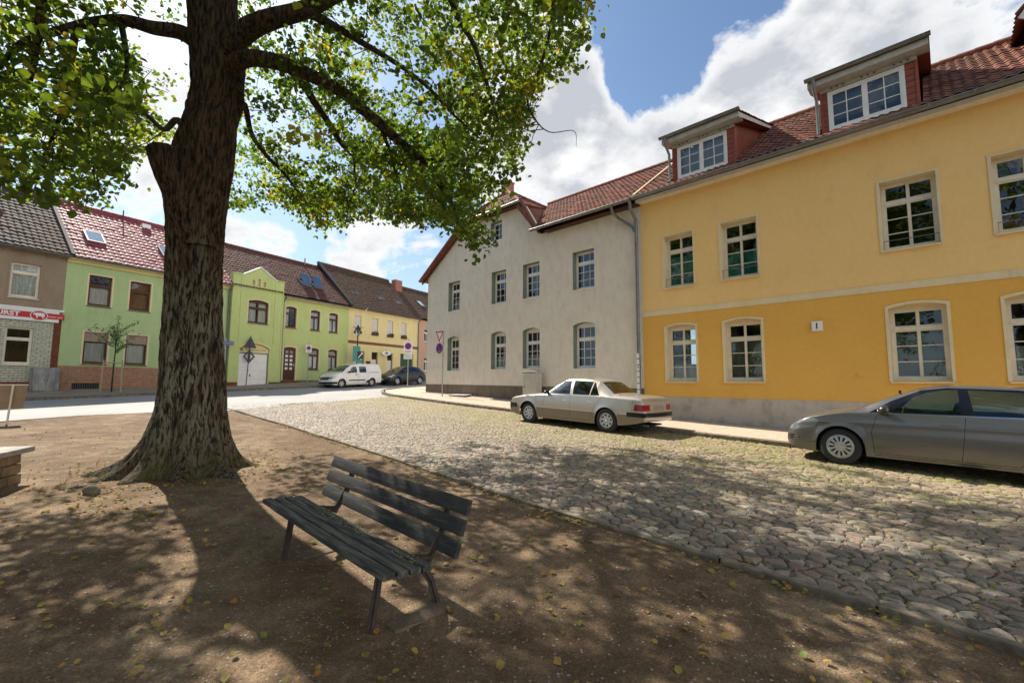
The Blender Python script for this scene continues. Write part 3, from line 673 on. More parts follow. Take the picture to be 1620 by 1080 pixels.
# roof
GZ, GN = 6.50, 14.0; RZ, RN_ = 9.72, 18.45
upv = Vector((0, RN_-GN, RZ-GZ-.06)); LU = upv.length
DX = [(-6.44, -4.47), (-2.19, -.22)]
def keep_y(s, t):
    x = YX0+s; n = GN+t*upv.y/LU; k = np.ones_like(s, bool)
    for a, b in DX: k &= ~((x > a-.02) & (x < b+.02) & (n > 14.35))
    k &= ~((x > 1.75) & (x < 4.75) & (n > 15.9))
    return k
tiles(HY, 'roof', (YX0, GN, GZ+.06), (1, 0, 0), upv, YX1-YX0, LU, M_tile_red, keep=keep_y)
B = HY.mb(); B.face([(YX0, RN_, RZ), (YX1, RN_, RZ), (YX1, 22.9, 6.45), (YX0, 22.9, 6.45)], M_tile_red); B.build('rear_roof', HY.root)
ridge(HY, (YX0, RN_, RZ+.05), (YX1, RN_, RZ+.05), M_tile_red)
gutter(HY, (YX0-.03, GN-.05, GZ), (YX1, GN-.05, GZ-.0), M_zinc, .08)
B = HY.mb(); B.obox((YX0+.0, (GN+RN_)/2, (GZ+RZ)/2+.09), (.035, 0, 0), (0, (RN_-GN)/2, (RZ-GZ)/2), (0, -.02, .03), M_cream); B.build('verge_mortar', HY.root)
# dormers
for di, (a, b) in enumerate(DX):
    D = HY.mb(); fy = 14.47; zt = 8.10; yb = 18.3
    wx0, wx1, wz0, wz1 = a+.14, b-.22, 6.86, 7.985
    D.plate([(a, 6.55), (b, 6.55), (b, zt), (a, zt)], [[(wx0, wz0), (wx1, wz0), (wx1, wz1), (wx0, wz1)]], fy, fy+.12, M_cladding)
    zr = lambda y: GZ+.05+(y-GN)*(RZ-GZ-.06)/(RN_-GN); zd = lambda y: zt-.01+(y-fy)*.335
    for xx in (a, b):
        sgn = -1 if xx == a else 1
        D.face([(xx, fy, 6.55), (xx, yb, zr(yb)-.15), (xx, yb, zd(yb)), (xx, fy, zd(fy))], M_cladding)
        k = .28
        while k < 3.6:      # board joints of the cheek
            y0 = fy+k; z0 = zr(y0)
            if zd(y0)-z0 > .03: D.box(min(xx, xx+sgn*.006), max(xx, xx+sgn*.006), y0, y0+.012, z0, zd(y0)-.01, M_darkwood)
            k += .105
    for z in np.arange(6.7, 8.05, .16): D.box(b-.215, b-.004, fy-.006, fy-.001, z, z+.012, M_darkwood); D.box(a+.004, a+.135, fy-.006, fy-.001, z, z+.012, M_darkwood)
    dm = D.build('dormer', HY.root)
    D = HY.mb()      # corner strips, eaves box with vent holes, soffit
    D.box(b-.03, b+.03, fy-.02, fy+.03, 6.8, zt-.03, M_cladding); D.box(a-.03, a+.03, fy-.02, fy+.03, 6.8, zt-.03, M_cladding)
    D.box(a-.02, b+.02, fy-.04, fy-.002, 8.0, 8.11, M_soffit)
    D.box(a-.25, b+.25, fy-.30, fy+.06, 8.115, 8.13, M_soffit); D.box(a-.25, b+.25, fy-.33, fy-.30, 8.11, 8.27, M_soffit)
    for xx in (a-.25, b+.22): D.face([(xx+.015, fy-.3, 8.115), (xx+.015, yb, zd(yb)+.03), (xx+.015, yb, zd(yb)+.13), (xx+.015, fy-.3, 8.27)], M_soffit)
    D.face([(a-.25, fy+.06, 8.125), (a-.25, yb, zd(yb)+.04), (a-.001, yb, zd(yb)+.04), (a-.001, fy+.06, 8.125)], M_cladding)
    D.face([(b+.001, fy+.06, 8.125), (b+.001, yb, zd(yb)+.04), (b+.25, yb, zd(yb)+.04), (b+.25, fy+.06, 8.125)], M_cladding)
    for g in range(3):
        for k in range(3): xx = a+.22+g*.66+k*.13; D.box(xx, xx+.045, fy-.043, fy-.0405, 8.04, 8.075, M_dark)
    D.build('eaves_box', dm)
    dl = Vector((0, yb-fy+.32, zd(yb)+.16-8.30)); t_ = tiles(HY, 'dormer_roof', (a-.27, fy-.32, 8.29), (1, 0, 0), dl, b-a+.54, dl.length, M_tile_red, parent=dm, amp=.02)
    gutter(HY, (a-.30, fy-.40, 8.33), (b+.30, fy-.40, 8.33), M_zinc, .07, dm)
    pipe(HY, [(a-.10, fy-.40, 8.27), (a-.10, fy-.38, 8.05), (a-.09, fy-.12, 7.80), (a-.09, fy-.10, 6.75)], M_zinc, .042, parent=dm)
    # window of the dormer
    rootbak = HY.root; 
    class _H: pass
    hh = House.__new__(House); hh.off = HY.off; hh.root = dm; hh.M = MR
    xm = (wx0+wx1)/2
    wd = window(hh, fy, wx0, wx1, wz0, wz1, 0, -.015, M_white, None, (1, 1), (2, 1), .075, name='window', mull=.12, bar=.022)
    # bars join the window mesh's own look: thin bars of each sash
    Bm = HY.mb()
    for (p, q_) in ((wx0+.08, xm-.06), (xm+.06, wx1-.08)):
        m_ = (p+q_)/2; Bm.box(m_-.012, m_+.012, fy+.002, fy+.018, wz0+.1, wz1-.08, M_white)
        for k in (1, 2): z = wz0+.1+(wz1-wz0-.18)*k/3; Bm.box(p, q_, fy+.004, fy+.016, z-.011, z+.011, M_white)
    Bm.build('glazing_bars', dm)
    wavy(HY, dm, wx0+.08, wx1-.08, wz0+.35 if di else wz0+.1, wz1-.08, fy+.16, M_blind if di else M_curtain, amp=.004 if di else .014)
# gabled brick cross wing at the right end of the roof
D = HY.mb(); xa, xb = 1.95, 5.6; xm = (xa+xb)/2
D.face([(xa, 16.0, 8.0), (xb, 16.0, 8.0), (xb, 16.0, 9.1), (xm, 16.0, 11.6), (xa, 16.0, 9.1)], M_brick_ch)
D.face([(xa, 16.0, 7.6), (xa, 22, 7.6), (xa, 22, 9.1), (xa, 16, 9.1)], M_brick_ch); gw = D.build('gable_wing', HY.root)
D = HY.mb(); D.obox(((xa+xm)/2-.14, 15.78, 10.23), ((xm-xa)/2+.14, 0, 1.45), (0, .02, 0), (.06, 0, -.05), M_white); D.build('verge_board', gw)
uv_ = Vector((xm-xa+.35, 0, 2.85)); tiles(HY, 'gable_roof', (xa-.35, 22, 8.86), (0, -1, 0), uv_, 6.35, uv_.length, M_tile_red, parent=gw)
D = HY.mb(); D.face([(xm, 15.7, 11.65), (xb+.3, 15.7, 8.8), (xb+.3, 22, 8.8), (xm, 22, 11.65)], M_tile_red); D.build('gable_roof', gw)
# ================================================================= GREY CORNER HOUSE
GX0, GX1 = -20.57, -7.72
HG = House('corner_house', 'weathered grey plastered corner house with green-grey window reveals and a half-hipped gable', MR, (GX0, YF, -.6))
gc = [(-18.75, -17.80), (-15.46, -14.50), (-13.45, -12.48), (-10.73, -9.71)]
gu = [(a, b, 3.73, 5.25) for a, b in gc]; gl = [(a, b, .68 if a < -11 else .62, 2.31) for a, b in gc]
gt = [(-17.24, -16.48, 6.76, 7.67), (-15.56, -14.79, 6.76, 7.67)]
HZ = 8.02
W_ = HG.mb()
outl = [(GX0, -.05), (GX1, -.14), (GX1, 6.42), (-12.42, 6.42), (-13.45, HZ), (-17.2, HZ), (GX0, 5.78)]
W_.plate(outl, [arch(*u) for u in gu+gt]+[arch(*u, .10) for u in gl], YF, YF+.28, M_grey_pl, M_rev_green)
W_.plate([(GX0, -1.8), (GX1, -1.8), (GX1, -.13), (GX0, -.02)], [], YF-.02, YF-.001, M_plinth_b)
W_.box(GX0, GX0+.02, YF, 27, -1.5, 5.78, M_grey_pl)
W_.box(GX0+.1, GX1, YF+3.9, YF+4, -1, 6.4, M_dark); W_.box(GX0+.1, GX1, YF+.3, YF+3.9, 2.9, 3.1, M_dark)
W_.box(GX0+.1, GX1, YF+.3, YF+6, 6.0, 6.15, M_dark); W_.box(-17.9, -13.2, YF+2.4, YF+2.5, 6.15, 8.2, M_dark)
W_.box(-12.0, GX1, YF-.30, YF-.002, 6.36, 6.41, M_darkwood); W_.box(-17.25, -13.3, YF-.26, YF-.002, HZ-.07, HZ-.02, M_darkwood)
W_.build('wall', HG.root)
for i, (a, b, c, d) in enumerate(gu): window(HG, YF, a, b, c, d, 0, .24, M_white, .70, (3, 1), (3, 3), .055, None, (M_white, .04), [(M_curtain, 0, 1, 0, .4)] if i == 0 else None, thinv=True)
for i, (a, b, c, d) in enumerate(gl): window(HG, YF, a, b, c, d, .10, .24, M_white, .68, (3, 1), (3, 3), .055, None, (M_white, .04), [(M_curtain, 0, 1, 0, .36)] if i in (1, 2) else None, thinv=True)
for i, (a, b, c, d) in enumerate(gt): window(HG, YF, a, b, c, d, 0, .22, M_white, None, (1, 1), (2, 3), .055, None, (M_white, .03), None, thinv=True)
# main roof
RZ2 = 9.62
uv_ = Vector((0, 4.4, RZ2-6.52)); um_ = uv_.length
def keep_m(s, t):
    x = -15.3+s; n = 14.02+t*4.4/um_; zm = 6.53+(n-14.02)*(RZ2-6.52)/4.4; return zm > 6.53+1.17*(-12.42-x)-.06
tiles(HG, 'roof', (-15.3, 14.02, 6.53), (1, 0, 0), uv_, GX1+15.3, uv_.length, M_tile_redg, keep=keep_m)
D = HG.mb(); D.face([(-20.9, 18.42, RZ2), (GX1, 18.42, RZ2), (GX1, 23, 6.4), (-20.9, 23, 6.4)], M_tile_redg)
D.face([(GX1+.06, 14.02, 6.55), (GX1+.06, 18.42, RZ2+.04), (GX1+.06, 23, 6.4)], M_grey_pl); D.build('rear_roof', HG.root)
ridge(HG, (-15.2, 18.42, RZ2+.05), (GX1, 18.42, RZ2+.05), M_tile_redg)
gutter(HG, (-12.55, 13.98, 6.50), (GX1-.10, 13.98, 6.50), M_zinc, .075)
# wing with half hip: peak of the hip
PK = Vector((-15.1, 15.2, 9.32))
hl, hr = Vector((-17.35, 14.12, HZ+.02)), Vector((-13.30, 14.12, HZ+.02))
hu = Vector((0, PK.y-hl.y, PK.z-hl.z)); HLn = hu.length
def keep_h(s, t):
    f = t/HLn; x = hl.x+s; return (x > hl.x+(PK.x-hl.x)*f-.12) & (x < hr.x+(PK.x-hr.x)*f+.12)
tiles(HG, 'hip_roof', tuple(hl), (1, 0, 0), hu, hr.x-hl.x, HLn, M_tile_redg, keep=keep_h)
gutter(HG, (-17.45, 14.05, HZ-.0), (-13.22, 14.05, HZ-.0), M_zinc, .07)
el = Vector((-20.92, 0, 5.55)); slope = (HZ+.02-5.55)/(hl.x-el.x)
lu = Vector((PK.x-el.x, 0, PK.z-el.z)); ln = lu.length
def keep_l(s, t):      # s runs from front (y=14.2) backwards
    x = el.x+t*lu.x/ln; y = 14.2+s; f = np.clip((x-hl.x)/(PK.x-hl.x), 0, 1); return (y > 14.12+(PK.y-14.12)*f-.1)
tiles(HG, 'gable_roof', (el.x, 14.2, el.z), (0, 1, 0), lu, 12.5, ln, M_tile_redg, keep=keep_l)
D = HG.mb()       # right slope of the wing, broken over the wall shoulder
D.face([tuple(PK), (PK.x, 18.4, 9.34), (-13.55, 18.4, 7.8), (-13.55, 14.12, 7.85), (-13.4, 14.12, HZ+.0)], M_tile_redg)
D.face([(-13.4, 14.12, HZ+.0), (-13.55, 14.12, 7.85), (-13.55, 18.4, 7.8), (-12.42, 18.4, 6.4), (-12.42, 14.12, 6.5)], M_tile_redg)
D.build('gable_roof', HG.root)
for (a, b) in (((-13.28, 14.15, HZ+.03), (-12.33, 14.15, 6.52)), ((-17.35, 14.2, HZ+.04), (-20.95, 14.2, 5.60))):
    A_, B_ = Vector(a), Vector(b); ax_ = (B_-A_)/2; nn = Vector((0, 1, 0)).cross(ax_).normalized()
    D = HG.mb(); D.obox((A_+B_)/2+Vector((0, .02, 0)), ax_, (0, .10, 0), nn*.045, M_tile_redg); D.obox((A_+B_)/2+Vector((0, .16, -.11)), ax_, (0, .02, 0), nn*.05, M_darkwood); D.build('verge', HG.root)
ridge(HG, (hl.x, hl.y, hl.z+.03), tuple(PK+Vector((0, 0, .04))), M_tile_redg, .09); ridge(HG, (hr.x, hr.y, hr.z+.03), tuple(PK+Vector((0, 0, .04))), M_tile_redg, .09)
ridge(HG, tuple(PK+Vector((0, 0, .04))), (PK.x, 26.5, 9.36), M_tile_redg, .09)
D = HG.mb(); D.box(-15.87, -15.42, 15.5, 15.95, 8.6, 10.06, M_brick_ch); D.box(-15.90, -15.39, 15.47, 15.98, 10.06, 10.12, M_brick_ch); D.box(-15.8, -15.5, 15.57, 15.88, 10.12, 10.15, M_dark)
D.tube([(-16.3, 15.7, 8.4), (-16.3, 15.7, 9.45)], .06, M_tile_redg, 10); D.lathe((-16.3, 15.7, 9.45), (0, 0, 1), [(0, .07), (.0, .11), (.08, .09), (.1, .0)], M_tile_redg, 10); D.build('chimney', HG.root)
pipe(HG, [(-8.60, 13.98, 6.44), (-8.60, 14.05, 6.25), (-8.50, 14.32, 6.05), (-7.98, 14.38, 5.62), (-7.90, 14.38, 5.45)], M_zinc, .052)
pipe(HG, [(-7.86, 13.97, 6.44), (-7.86, 14.05, 6.15), (-7.84, 14.36, 5.85), (-7.84, 14.38, 5.3), (-7.84, 14.38, -.9)], M_zinc, .058, [(-7.84, 14.38, z) for z in (5.0, 3.3, 1.75, .6)])
D = HG.mb(); random.seed(5)       # stickers on the downpipe
for k in range(7): D.box(-7.90+.0, -7.80, 14.316, 14.3195, .95-k*.21-random.uniform(0, .05), 1.08-k*.21, M_white)
D.build('stickers', HG.root)
# ================================================================= LEFT ROW (street further off)
def lhouse(name, label, x0, zb): return House(name, label, ML, (x0, 0, zb))
EZ, EY, LRZ, LRY = 6.20, -.32, 10.05, 4.3
def lroof(H, x0, x1, mt, dz=0, tw=.24, th=.34, flat=False, amp=.03, keep=None, dze=0):
    u = Vector((0, LRY-EY, LRZ+dz-EZ-dze)); tiles(H, 'roof', (x0, EY, EZ+dze+.02), (1, 0, 0), u, x1-x0, u.length, mt, tw, th, amp, .03, keep, flat)
    D = H.mb(); D.face([(x0, LRY, LRZ+dz), (x1, LRY, LRZ+dz), (x1, 9.2, EZ), (x0, 9.2, EZ)], mt); D.build('rear_roof', H.root)
    ridge(H, (x0, LRY, LRZ+dz+.05), (x1, LRY, LRZ+dz+.05), mt, .12)
def lback(W_, x0, x1, m):
    W_.box(x0+.02, x1-.02, 8.9, 8.92, -1.2, 6.4, m); W_.box(x0, x0+.02, .1, 8.9, -1.2, 6.2, m); W_.box(x1-.02, x1, .1, 8.9, -1.2, 6.2, m)
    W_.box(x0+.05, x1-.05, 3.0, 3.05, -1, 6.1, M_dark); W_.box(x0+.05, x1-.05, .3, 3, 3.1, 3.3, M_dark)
    W_.face([(x0+.01, .0, 6.1), (x0+.01, 8.9, 6.2), (x0+.01, LRY, LRZ-.12)], m); W_.face([(x1-.01, .0, 6.1), (x1-.01, 8.9, 6.2), (x1-.01, LRY, LRZ-.12)], m)
def skylight(H, x, y, w_, l, open_=0, parent=None, lift=0.0):
    sl_ = (LRZ-EZ)/(LRY-EY); n_ = Vector((0, -sl_, 1)).normalized(); u_ = Vector((0, 1, sl_)).normalized(); c = Vector((x, y, EZ+(y-EY)*sl_+.02))
    D = H.mb(); q = c+u_*(l/2)+n_*(.06)
    for s_ in (-1, 1): D.obox(q+Vector((s_*(w_/2-.03), 0, 0)), (.035, 0, 0), u_*(l/2), n_*.06, M_zinc)
    for s_ in (-1, 1): D.obox(q+u_*(s_*(l/2-.03)), (w_/2-.065, 0, 0), u_*.035, n_*.06, M_zinc)
    if open_: 
        R_ = Matrix.Rotation(open_, 3, 'X'); D.obox(q+n_*.25, (w_/2-.02, 0, 0), (R_ @ u_)*(l/2-.02), (R_ @ n_)*.025, M_zinc)
    f = D.build('skylight', H.root)
    P = H.mb(); pc = q+n_*.045
    if open_: pc = q+n_*.29; uu = R_ @ u_
    else: uu = u_
    P.face([pc+Vector((-w_/2+.06, 0, 0))-uu*(l/2-.06), pc+Vector((w_/2-.06, 0, 0))-uu*(l/2-.06), pc+Vector((w_/2-.06, 0, 0))+uu*(l/2-.06), pc+Vector((-w_/2+.06, 0, 0))+uu*(l/2-.06)], M_skyglass); P.build('pane', f)
# ---- butcher's house, brown roughcast over pale brick
H1 = lhouse('shop_house', 'brown roughcast house with pale brick ground floor at the left edge', -9.0, -.7)
W_ = H1.mb(); x1_ = -.815
wu = [(-2.68, -1.70, 3.90, 5.50), (-5.6, -4.6, 3.90, 5.50)]; wl = [(-2.66, -1.74, .80, 2.52), (-5.5, -4.5, .80, 2.52)]
W_.plate([(-9, 3.2), (x1_, 3.2), (x1_, 6.12), (-9, 6.12)], [arch(*u) for u in wu], 0, .2, M_beige, M_beige)
W_.plate([(-9, -.03), (-1.08, -.05), (-1.08, 3.2), (-9, 3.2)], [arch(*u) for u in wl], .0, .2, M_brick_l, M_brick_l)
W_.box(-1.08, x1_, -.012, .1, .0, 3.2, M_brick_r); W_.plate([(-9, -1.6), (x1_, -1.6), (x1_, -.0), (-9, -.0)], [], -.03, .1, M_brick_r)
W_.box(-9, x1_+.02, -.28, 0, 6.07, 6.14, M_beige); lback(W_, -9, x1_, M_beige); W_.build('wall', H1.root)
for a, b, c, d in wu: window(H1, 0, a, b, c, d, 0, .10, M_creamfr, .72, (1, 1), (1, 1), .06, (.07, M_beige, .02), (M_creamfr, .05), [(M_curtain, 0, 1, 0, 1)])
for a, b, c, d in wl: window(H1, 0, a, b, c, d, 0, .10, M_creamfr, .68, (1, 1), (1, 1), .06, (.09, M_brick_l, .02), (M_creamfr, .05), None)
lroof(H1, -9, -.72, M_tile_brown, -.02); gutter(H1, (-9, EY-.06, EZ-.03), (-.74, EY-.06, EZ-.03), M_zinc, .075)
skylight(H1, -3.35, 2.2, .75, 1.0)
D = H1.mb(); sl_ = (LRZ-EZ)/(LRY-EY); u_ = Vector((0, LRY-EY, LRZ-EZ)); D.obox(Vector((-.70, (EY+LRY)/2, (EZ+LRZ)/2+.06)), (.075, 0, 0), u_/2, Vector((0, -sl_, 1)).normalized()*.06, M_slate); D.build('parapet_flashing', H1.root)
# ---- green house with brick base
H2 = lhouse('green_house', 'green plastered house with orange brick base and a glazed wine-red tiled roof, behind the sapling', -.815, -.6)
xa, xb = -.815, 6.90
wu = [(.06, .99, 3.90, 5.46), (1.76, 2.70, 3.90, 5.46), (3.9, 4.85, 3.90, 5.46), (5.4, 6.3, 3.90, 5.46)]
wl = [(.06, 1.02, .94, 2.54), (1.76, 2.72, .94, 2.54), (3.9, 4.85, .94, 2.54), (5.4, 6.3, .94, 2.54)]
W_ = H2.mb()
W_.plate([(xa, .80), (xb, .80), (xb, 6.12), (xa, 6.12)], [arch(*u) for u in wu+wl], 0, .2, M_green1, M_cream)
W_.plate([(xa, -1.5), (xb, -1.5), (xb, .80), (xa, .80)], [[(-.25, -.37), (.80, -.37), (.80, -.04), (-.25, -.04)]], -.025, .1, M_brick_o, M_dark)
W_.box(-.3, .85, .09, .1, -.4, 0, M_dark); W_.box(xa, xb, -.10, 0, 5.93, 6.12, M_fyel); W_.box(xa, xb, -.28, -.101, 6.06, 6.13, M_fyel)
lback(W_, xa, xb, M_green1); W_.build('wall', H2.root)
D = H2.mb()
for k in range(16): xx = -.22+k*.066; D.box(xx, xx+.012, .0, .012, -.37, -.04, M_zinc)
D.build('cellar_grille', H2.root)
for a, b, c, d in wu: window(H2, 0, a, b, c, d, 0, .10, M_brownfr, .66, (1, 1), (1, 1), .05, (.075, M_cream, .012), (M_brownfr, .04), [(M_curtain, 0, 1, 0, .62)] if a < 1 else [(M_wdblind, 0, 1, 0, 1)])
for a, b, c, d in wl:
    w_ = window(H2, 0, a, b, c, d, 0, .10, M_brownfr, None, (1, 1), (1, 1), .05, (.075, M_cream, .012), (M_brownfr, .04), [(M_curtain, 0, 1, 0, .68)])
    D = H2.mb(); D.box(a+.02, b-.02, .05, .095, d-.48, d-.02, M_taupe); D.build('shutter_box', w_)
lroof(H2, -.66, xb, M_tile_wine, 0, .26, .36); gutter(H2, (-.66, EY-.06, EZ-.02), (xb, EY-.06, EZ-.02), M_zinc, .075)
skylight(H2, .50, 1.05, .78, 1.15); skylight(H2, 3.9, 1.05, .78, 1.15)
D = H2.mb(); D.box(3.3, 3.75, 3.7, 3.9, 9.5, 9.85, M_white); D.tube([(2.45, 4.1, 9.9), (2.45, 4.1, 10.45)], .035, M_black, 8); D.build('roof_vent', H2.root)
pipe(H2, [(6.78, EY-.06, 6.1), (6.78, -.2, 5.9), (6.80, -.08, 5.7), (6.80, -.08, -.05)], M_zinc, .05, [(6.80, -.08, 4), (6.8, -.08, 2)])
# ---- lime green house with gabled bay
H3 = lhouse('bay_house', 'lime green house with a stepped gabled bay over a white garage door', 6.90, -.4)
xa, xb, BY = 6.90, 16.05, -.22
wu = [(10.68, 11.50, 3.92, 5.36), (12.62, 13.44, 3.92, 5.36), (14.22, 15.04, 3.92, 5.36)]; wl = [(12.62, 13.46, 1.0, 2.52), (14.26, 15.10, 1.0, 2.52)]
W_ = H3.mb()
dr = (10.66, 11.60, .20, 2.46)
W_.plate([(10.3, -.8), (xb, -.8), (xb, 6.05), (10.3, 6.05)], [arch(*u, .09) for u in wu+wl]+[arch(*dr, .10)], 0, .22, M_green2, M_cream)
W_.plate([(xa, -.8), (10.33, -.8), (10.33, 7.0), (9.72, 7.0), (9.72, 6.98), (8.61, 7.68), (7.5, 6.98), (7.5, 7.0), (xa, 7.0)],
         [[(7.55, -.5), (9.50, -.5), (9.50, 2.28)]+[(9.5+(7.55-9.5)*t, 2.28+.30*4*t*(1-t)) for t in (.1, .2, .3, .4, .5, .6, .7, .8, .9)]+[(7.55, 2.28)], arch(7.95, 9.30, 3.93, 5.36, .13)]
         + [arch(8.10+k*.37, 8.30+k*.37, 6.42 if k != 1 else 6.42, 6.72 if k != 1 else 6.86, .07) for k in range(3)], BY, 0, M_green2, M_cream, yh=BY+.14)
W_.box(8.0, 9.2, BY+.14, BY+.16, 6.3, 7.1, M_green2)
for a, b in ((xa, xa+.10), (10.23, 10.33)): W_.box(a, b, BY-.03, BY-.001, -.5, 6.35, M_green2)
W_.box(7.42, 7.52, BY-.03, BY-.001, 2.6, 6.98, M_green2); W_.box(9.70, 9.80, BY-.03, BY-.001, 2.6, 6.98, M_green2)
W_.box(xa, 7.50, BY-.05, .12, 7.0, 7.07, M_green2); W_.box(9.72, 10.36, BY-.05, .12, 7.0, 7.07, M_green2)
W_.box(xa, 10.33, .0, .12, 6.1, 6.99, M_green2)
W_.box(xa, 7.5, BY-.035, BY-.001, -.9, .05, M_brick_r); W_.box(9.56, 10.36, BY-.035, BY-.001, -.9, .07, M_brick_r); W_.box(11.75, xb, -.02, -.001, -.9, .22, M_plinth_b)
W_.box(10.36, xb, -.28, -.001, 5.98, 6.08, M_cream)
lback(W_, xa, xb, M_green2); W_.build('wall', H3.root)
D = H3.mb()
for s_ in (-1, 1):
    D.obox((8.61+s_*.57, BY+.05, 7.36), (.60, 0, -.37*s_), (0, .12, 0), (0, 0, .035), M_white)
for k in range(3):
    zt_ = 6.72 if k != 1 else 6.86; D.plate(arch(8.06+k*.37, 8.34+k*.37, 6.38, zt_, .11), [arch(8.10+k*.37, 8.30+k*.37, 6.42, zt_, .07)], BY-.012, BY-.001, M_cream)
D.build('gable_trim', H3.root)
window(H3, BY, 7.95, 9.30, 3.93, 5.36, .13, .10, M_brownfr, .70, (2, 1), (2, 1), .055, (.075, M_cream, .012), (M_brownfr, .04), [(M_curtain, 0, .45, 0, 1), (M_curtain, .5, 1, 0, 1)], filler=M_brownfr)
for i, (a, b, c, d) in enumerate(wu): window(H3, 0, a, b, c, d, .09, .10, M_brownfr, .70, (1, 1), (2, 1), .05, (.075, M_cream, .012), (M_brownfr, .04), [(M_curtain, 0, 1, 0, 1)] if i else [(M_curtain, 0, .4, 0, 1)], filler=M_brownfr)
for a, b, c, d in wl: window(H3, 0, a, b, c, d, .09, .10, M_brownfr, .70, (1, 1), (2, 1), .05, (.075, M_cream, .012), (M_brownfr, .04), [(M_wdblind, 0, 1, .7, 1), (M_curtain, 0, 1, 0, .7)], filler=M_brownfr)
D = H3.mb(); a, b, c, d = dr
D.plate(arch(a+.003, b-.003, c, d, .098), [], .10, .15, M_brownfr)
for r_ in range(5):
    for q_ in range(2):
        x_ = a+.30+q_*.34; D.box(x_-.10, x_+.10, .092, .0995, c+.75+r_*.29, c+.92+r_*.29, M_curtain if r_ < 4 else M_blind)
D.box(a+.10, b-.06, .094, .0995, c+.12, c+.6, M_brownfr); D.tube([(b-.12, .06, c+1.0), (b-.12, .06, c+1.16)], .012, M_chrome, 6)
dd = D.build('door', H3.root); D = H3.mb(); D.plate(arch(a-.09, b+.09, c-.02, d+.08, .12), [arch(a, b, c-.019, d, .1)], -.012, -.001, M_cream); D.build('surround', dd)
D = H3.mb(); D.box(a-.2, b+.25, -.32, 0, -.2, .10, M_brick_r); D.box(a-.08, b+.12, -.16, 0, .10, .19, M_brick_r); D.build('doorstep', H3.root)
D = H3.mb()      # garage door
for k in range(4): D.box(7.58, 9.42, BY+.10, BY+.13, -.28+k*.545, -.28+k*.545+.54, M_white)
D.box(7.56, 9.49, BY+.09, BY+.16, 1.905, 1.99, M_zinc); D.box(9.42, 9.495, BY+.07, BY+.16, -.4, 1.9, M_zinc); D.box(8.30, 8.36, BY+.085, BY+.10, .40, .56, M_black)
gd = D.build('garage_door', H3.root)
D = H3.mb(); D.plate([(7.56, 1.99), (9.49, 1.99), (9.49, 2.26)]+[(9.49+(7.56-9.49)*t, 2.26+.30*4*t*(1-t)) for t in (.1, .2, .3, .4, .5, .6, .7, .8, .9)]+[(7.56, 2.26)], [], BY+.11, BY+.13, M_fyel)
D.plate([(9.50, 2.28)]+[(9.5+(7.55-9.5)*t, 2.28+.30*4*t*(1-t)) for t in (.1, .2, .3, .4, .5, .6, .7, .8, .9)]+[(7.55, 2.28), (7.48, 2.33)]+[(7.48+(9.60-7.48)*t, 2.33+.33*4*t*(1-t)) for t in (.1, .2, .3, .4, .5, .6, .7, .8, .9)]+[(9.60, 2.33)], [], BY-.03, BY-.001, M_cream); D.build('arch_panel', gd)
lroof(H3, xa, xb-.0, M_tile_g2, -.1, .22, .34, keep=None); gutter(H3, (10.36, EY-.04, EZ-.10), (xb, EY-.04, EZ-.10), M_zinc, .07)
pipe(H3, [(10.46, EY-.02, 6.0), (10.46, -.2, 5.85), (10.44, -.08, 5.65), (10.44, -.08, .1)], M_zinc, .045, [(10.44, -.08, 4), (10.44, -.08, 2)])
skylight(H3, 12.9, 1.0, .75, 1.1, .45); skylight(H3, 13.9, 1.0, .75, 1.1, .45); skylight(H3, 9.9, 1.3, .6, .8)
D = H3.mb()
for x_ in (14.6,): D.tube([(x_, 4.0, 9.8), (x_, 4.0, 10.4)], .05, M_brick_ch, 8)
D.build('vent_pipe', H3.root)
# ---- pale yellow house with closed roller shutters
H4 = lhouse('shuttered_house', 'pale yellow house with white roller shutters and a brown band behind the white van', 16.05, -.1)
xa, xb = 16.05, 24.12
wu = [(16.62, 17.32, 4.14, 5.56), (18.42, 19.12, 4.14, 5.56), (20.16, 20.86, 4.14, 5.56), (21.84, 22.52, 4.14, 5.56)]
dl_ = [(16.75, 17.75, .38, 2.66), (18.52, 19.2, .38, 2.66), (20.26, 20.92, .40, 2.66), (21.85, 23.5, .35, 2.72)]
W_ = H4.mb()
W_.plate([(xa, -.6), (xb, -.6), (xb, 6.12), (xa, 6.12)], [arch(*u) for u in wu+dl_], 0, .25, M_fyel, M_fyel)
W_.box(xa, xb, -.012, -.001, 3.24, 3.48, M_brownpl); W_.box(xa, xb, -.02, -.001, -.7, .55, M_brownpl)
lback(W_, xa, xb, M_fyel); W_.build('wall', H4.root)
for a, b, c, d in wu:
    w_ = window(H4, 0, a, b, c, d, 0, .12, M_brownfr, None, (1, 1), (1, 1), .05, None, (M_brownfr, .05), None, shutter=(M_white_roll, .88))
    D = H4.mb(); D.box(a+.02, b-.02, -.16, -.02, c-.02, c+.14, M_brownfr)
    for k in range(14):
        x_ = random.uniform(a+.04, b-.04); z_ = c+random.uniform(.12, .26); D.obox((x_, random.uniform(-.15, -.04), z_), (.04, 0, .02), (0, .03, .02), (0, 0, .03), M_black)
    D.build('flower_box', w_)
M_dgreen = varied('dark_green_door_paint', (.035, .10, .055), (.03, .08, .045), 5, .5)
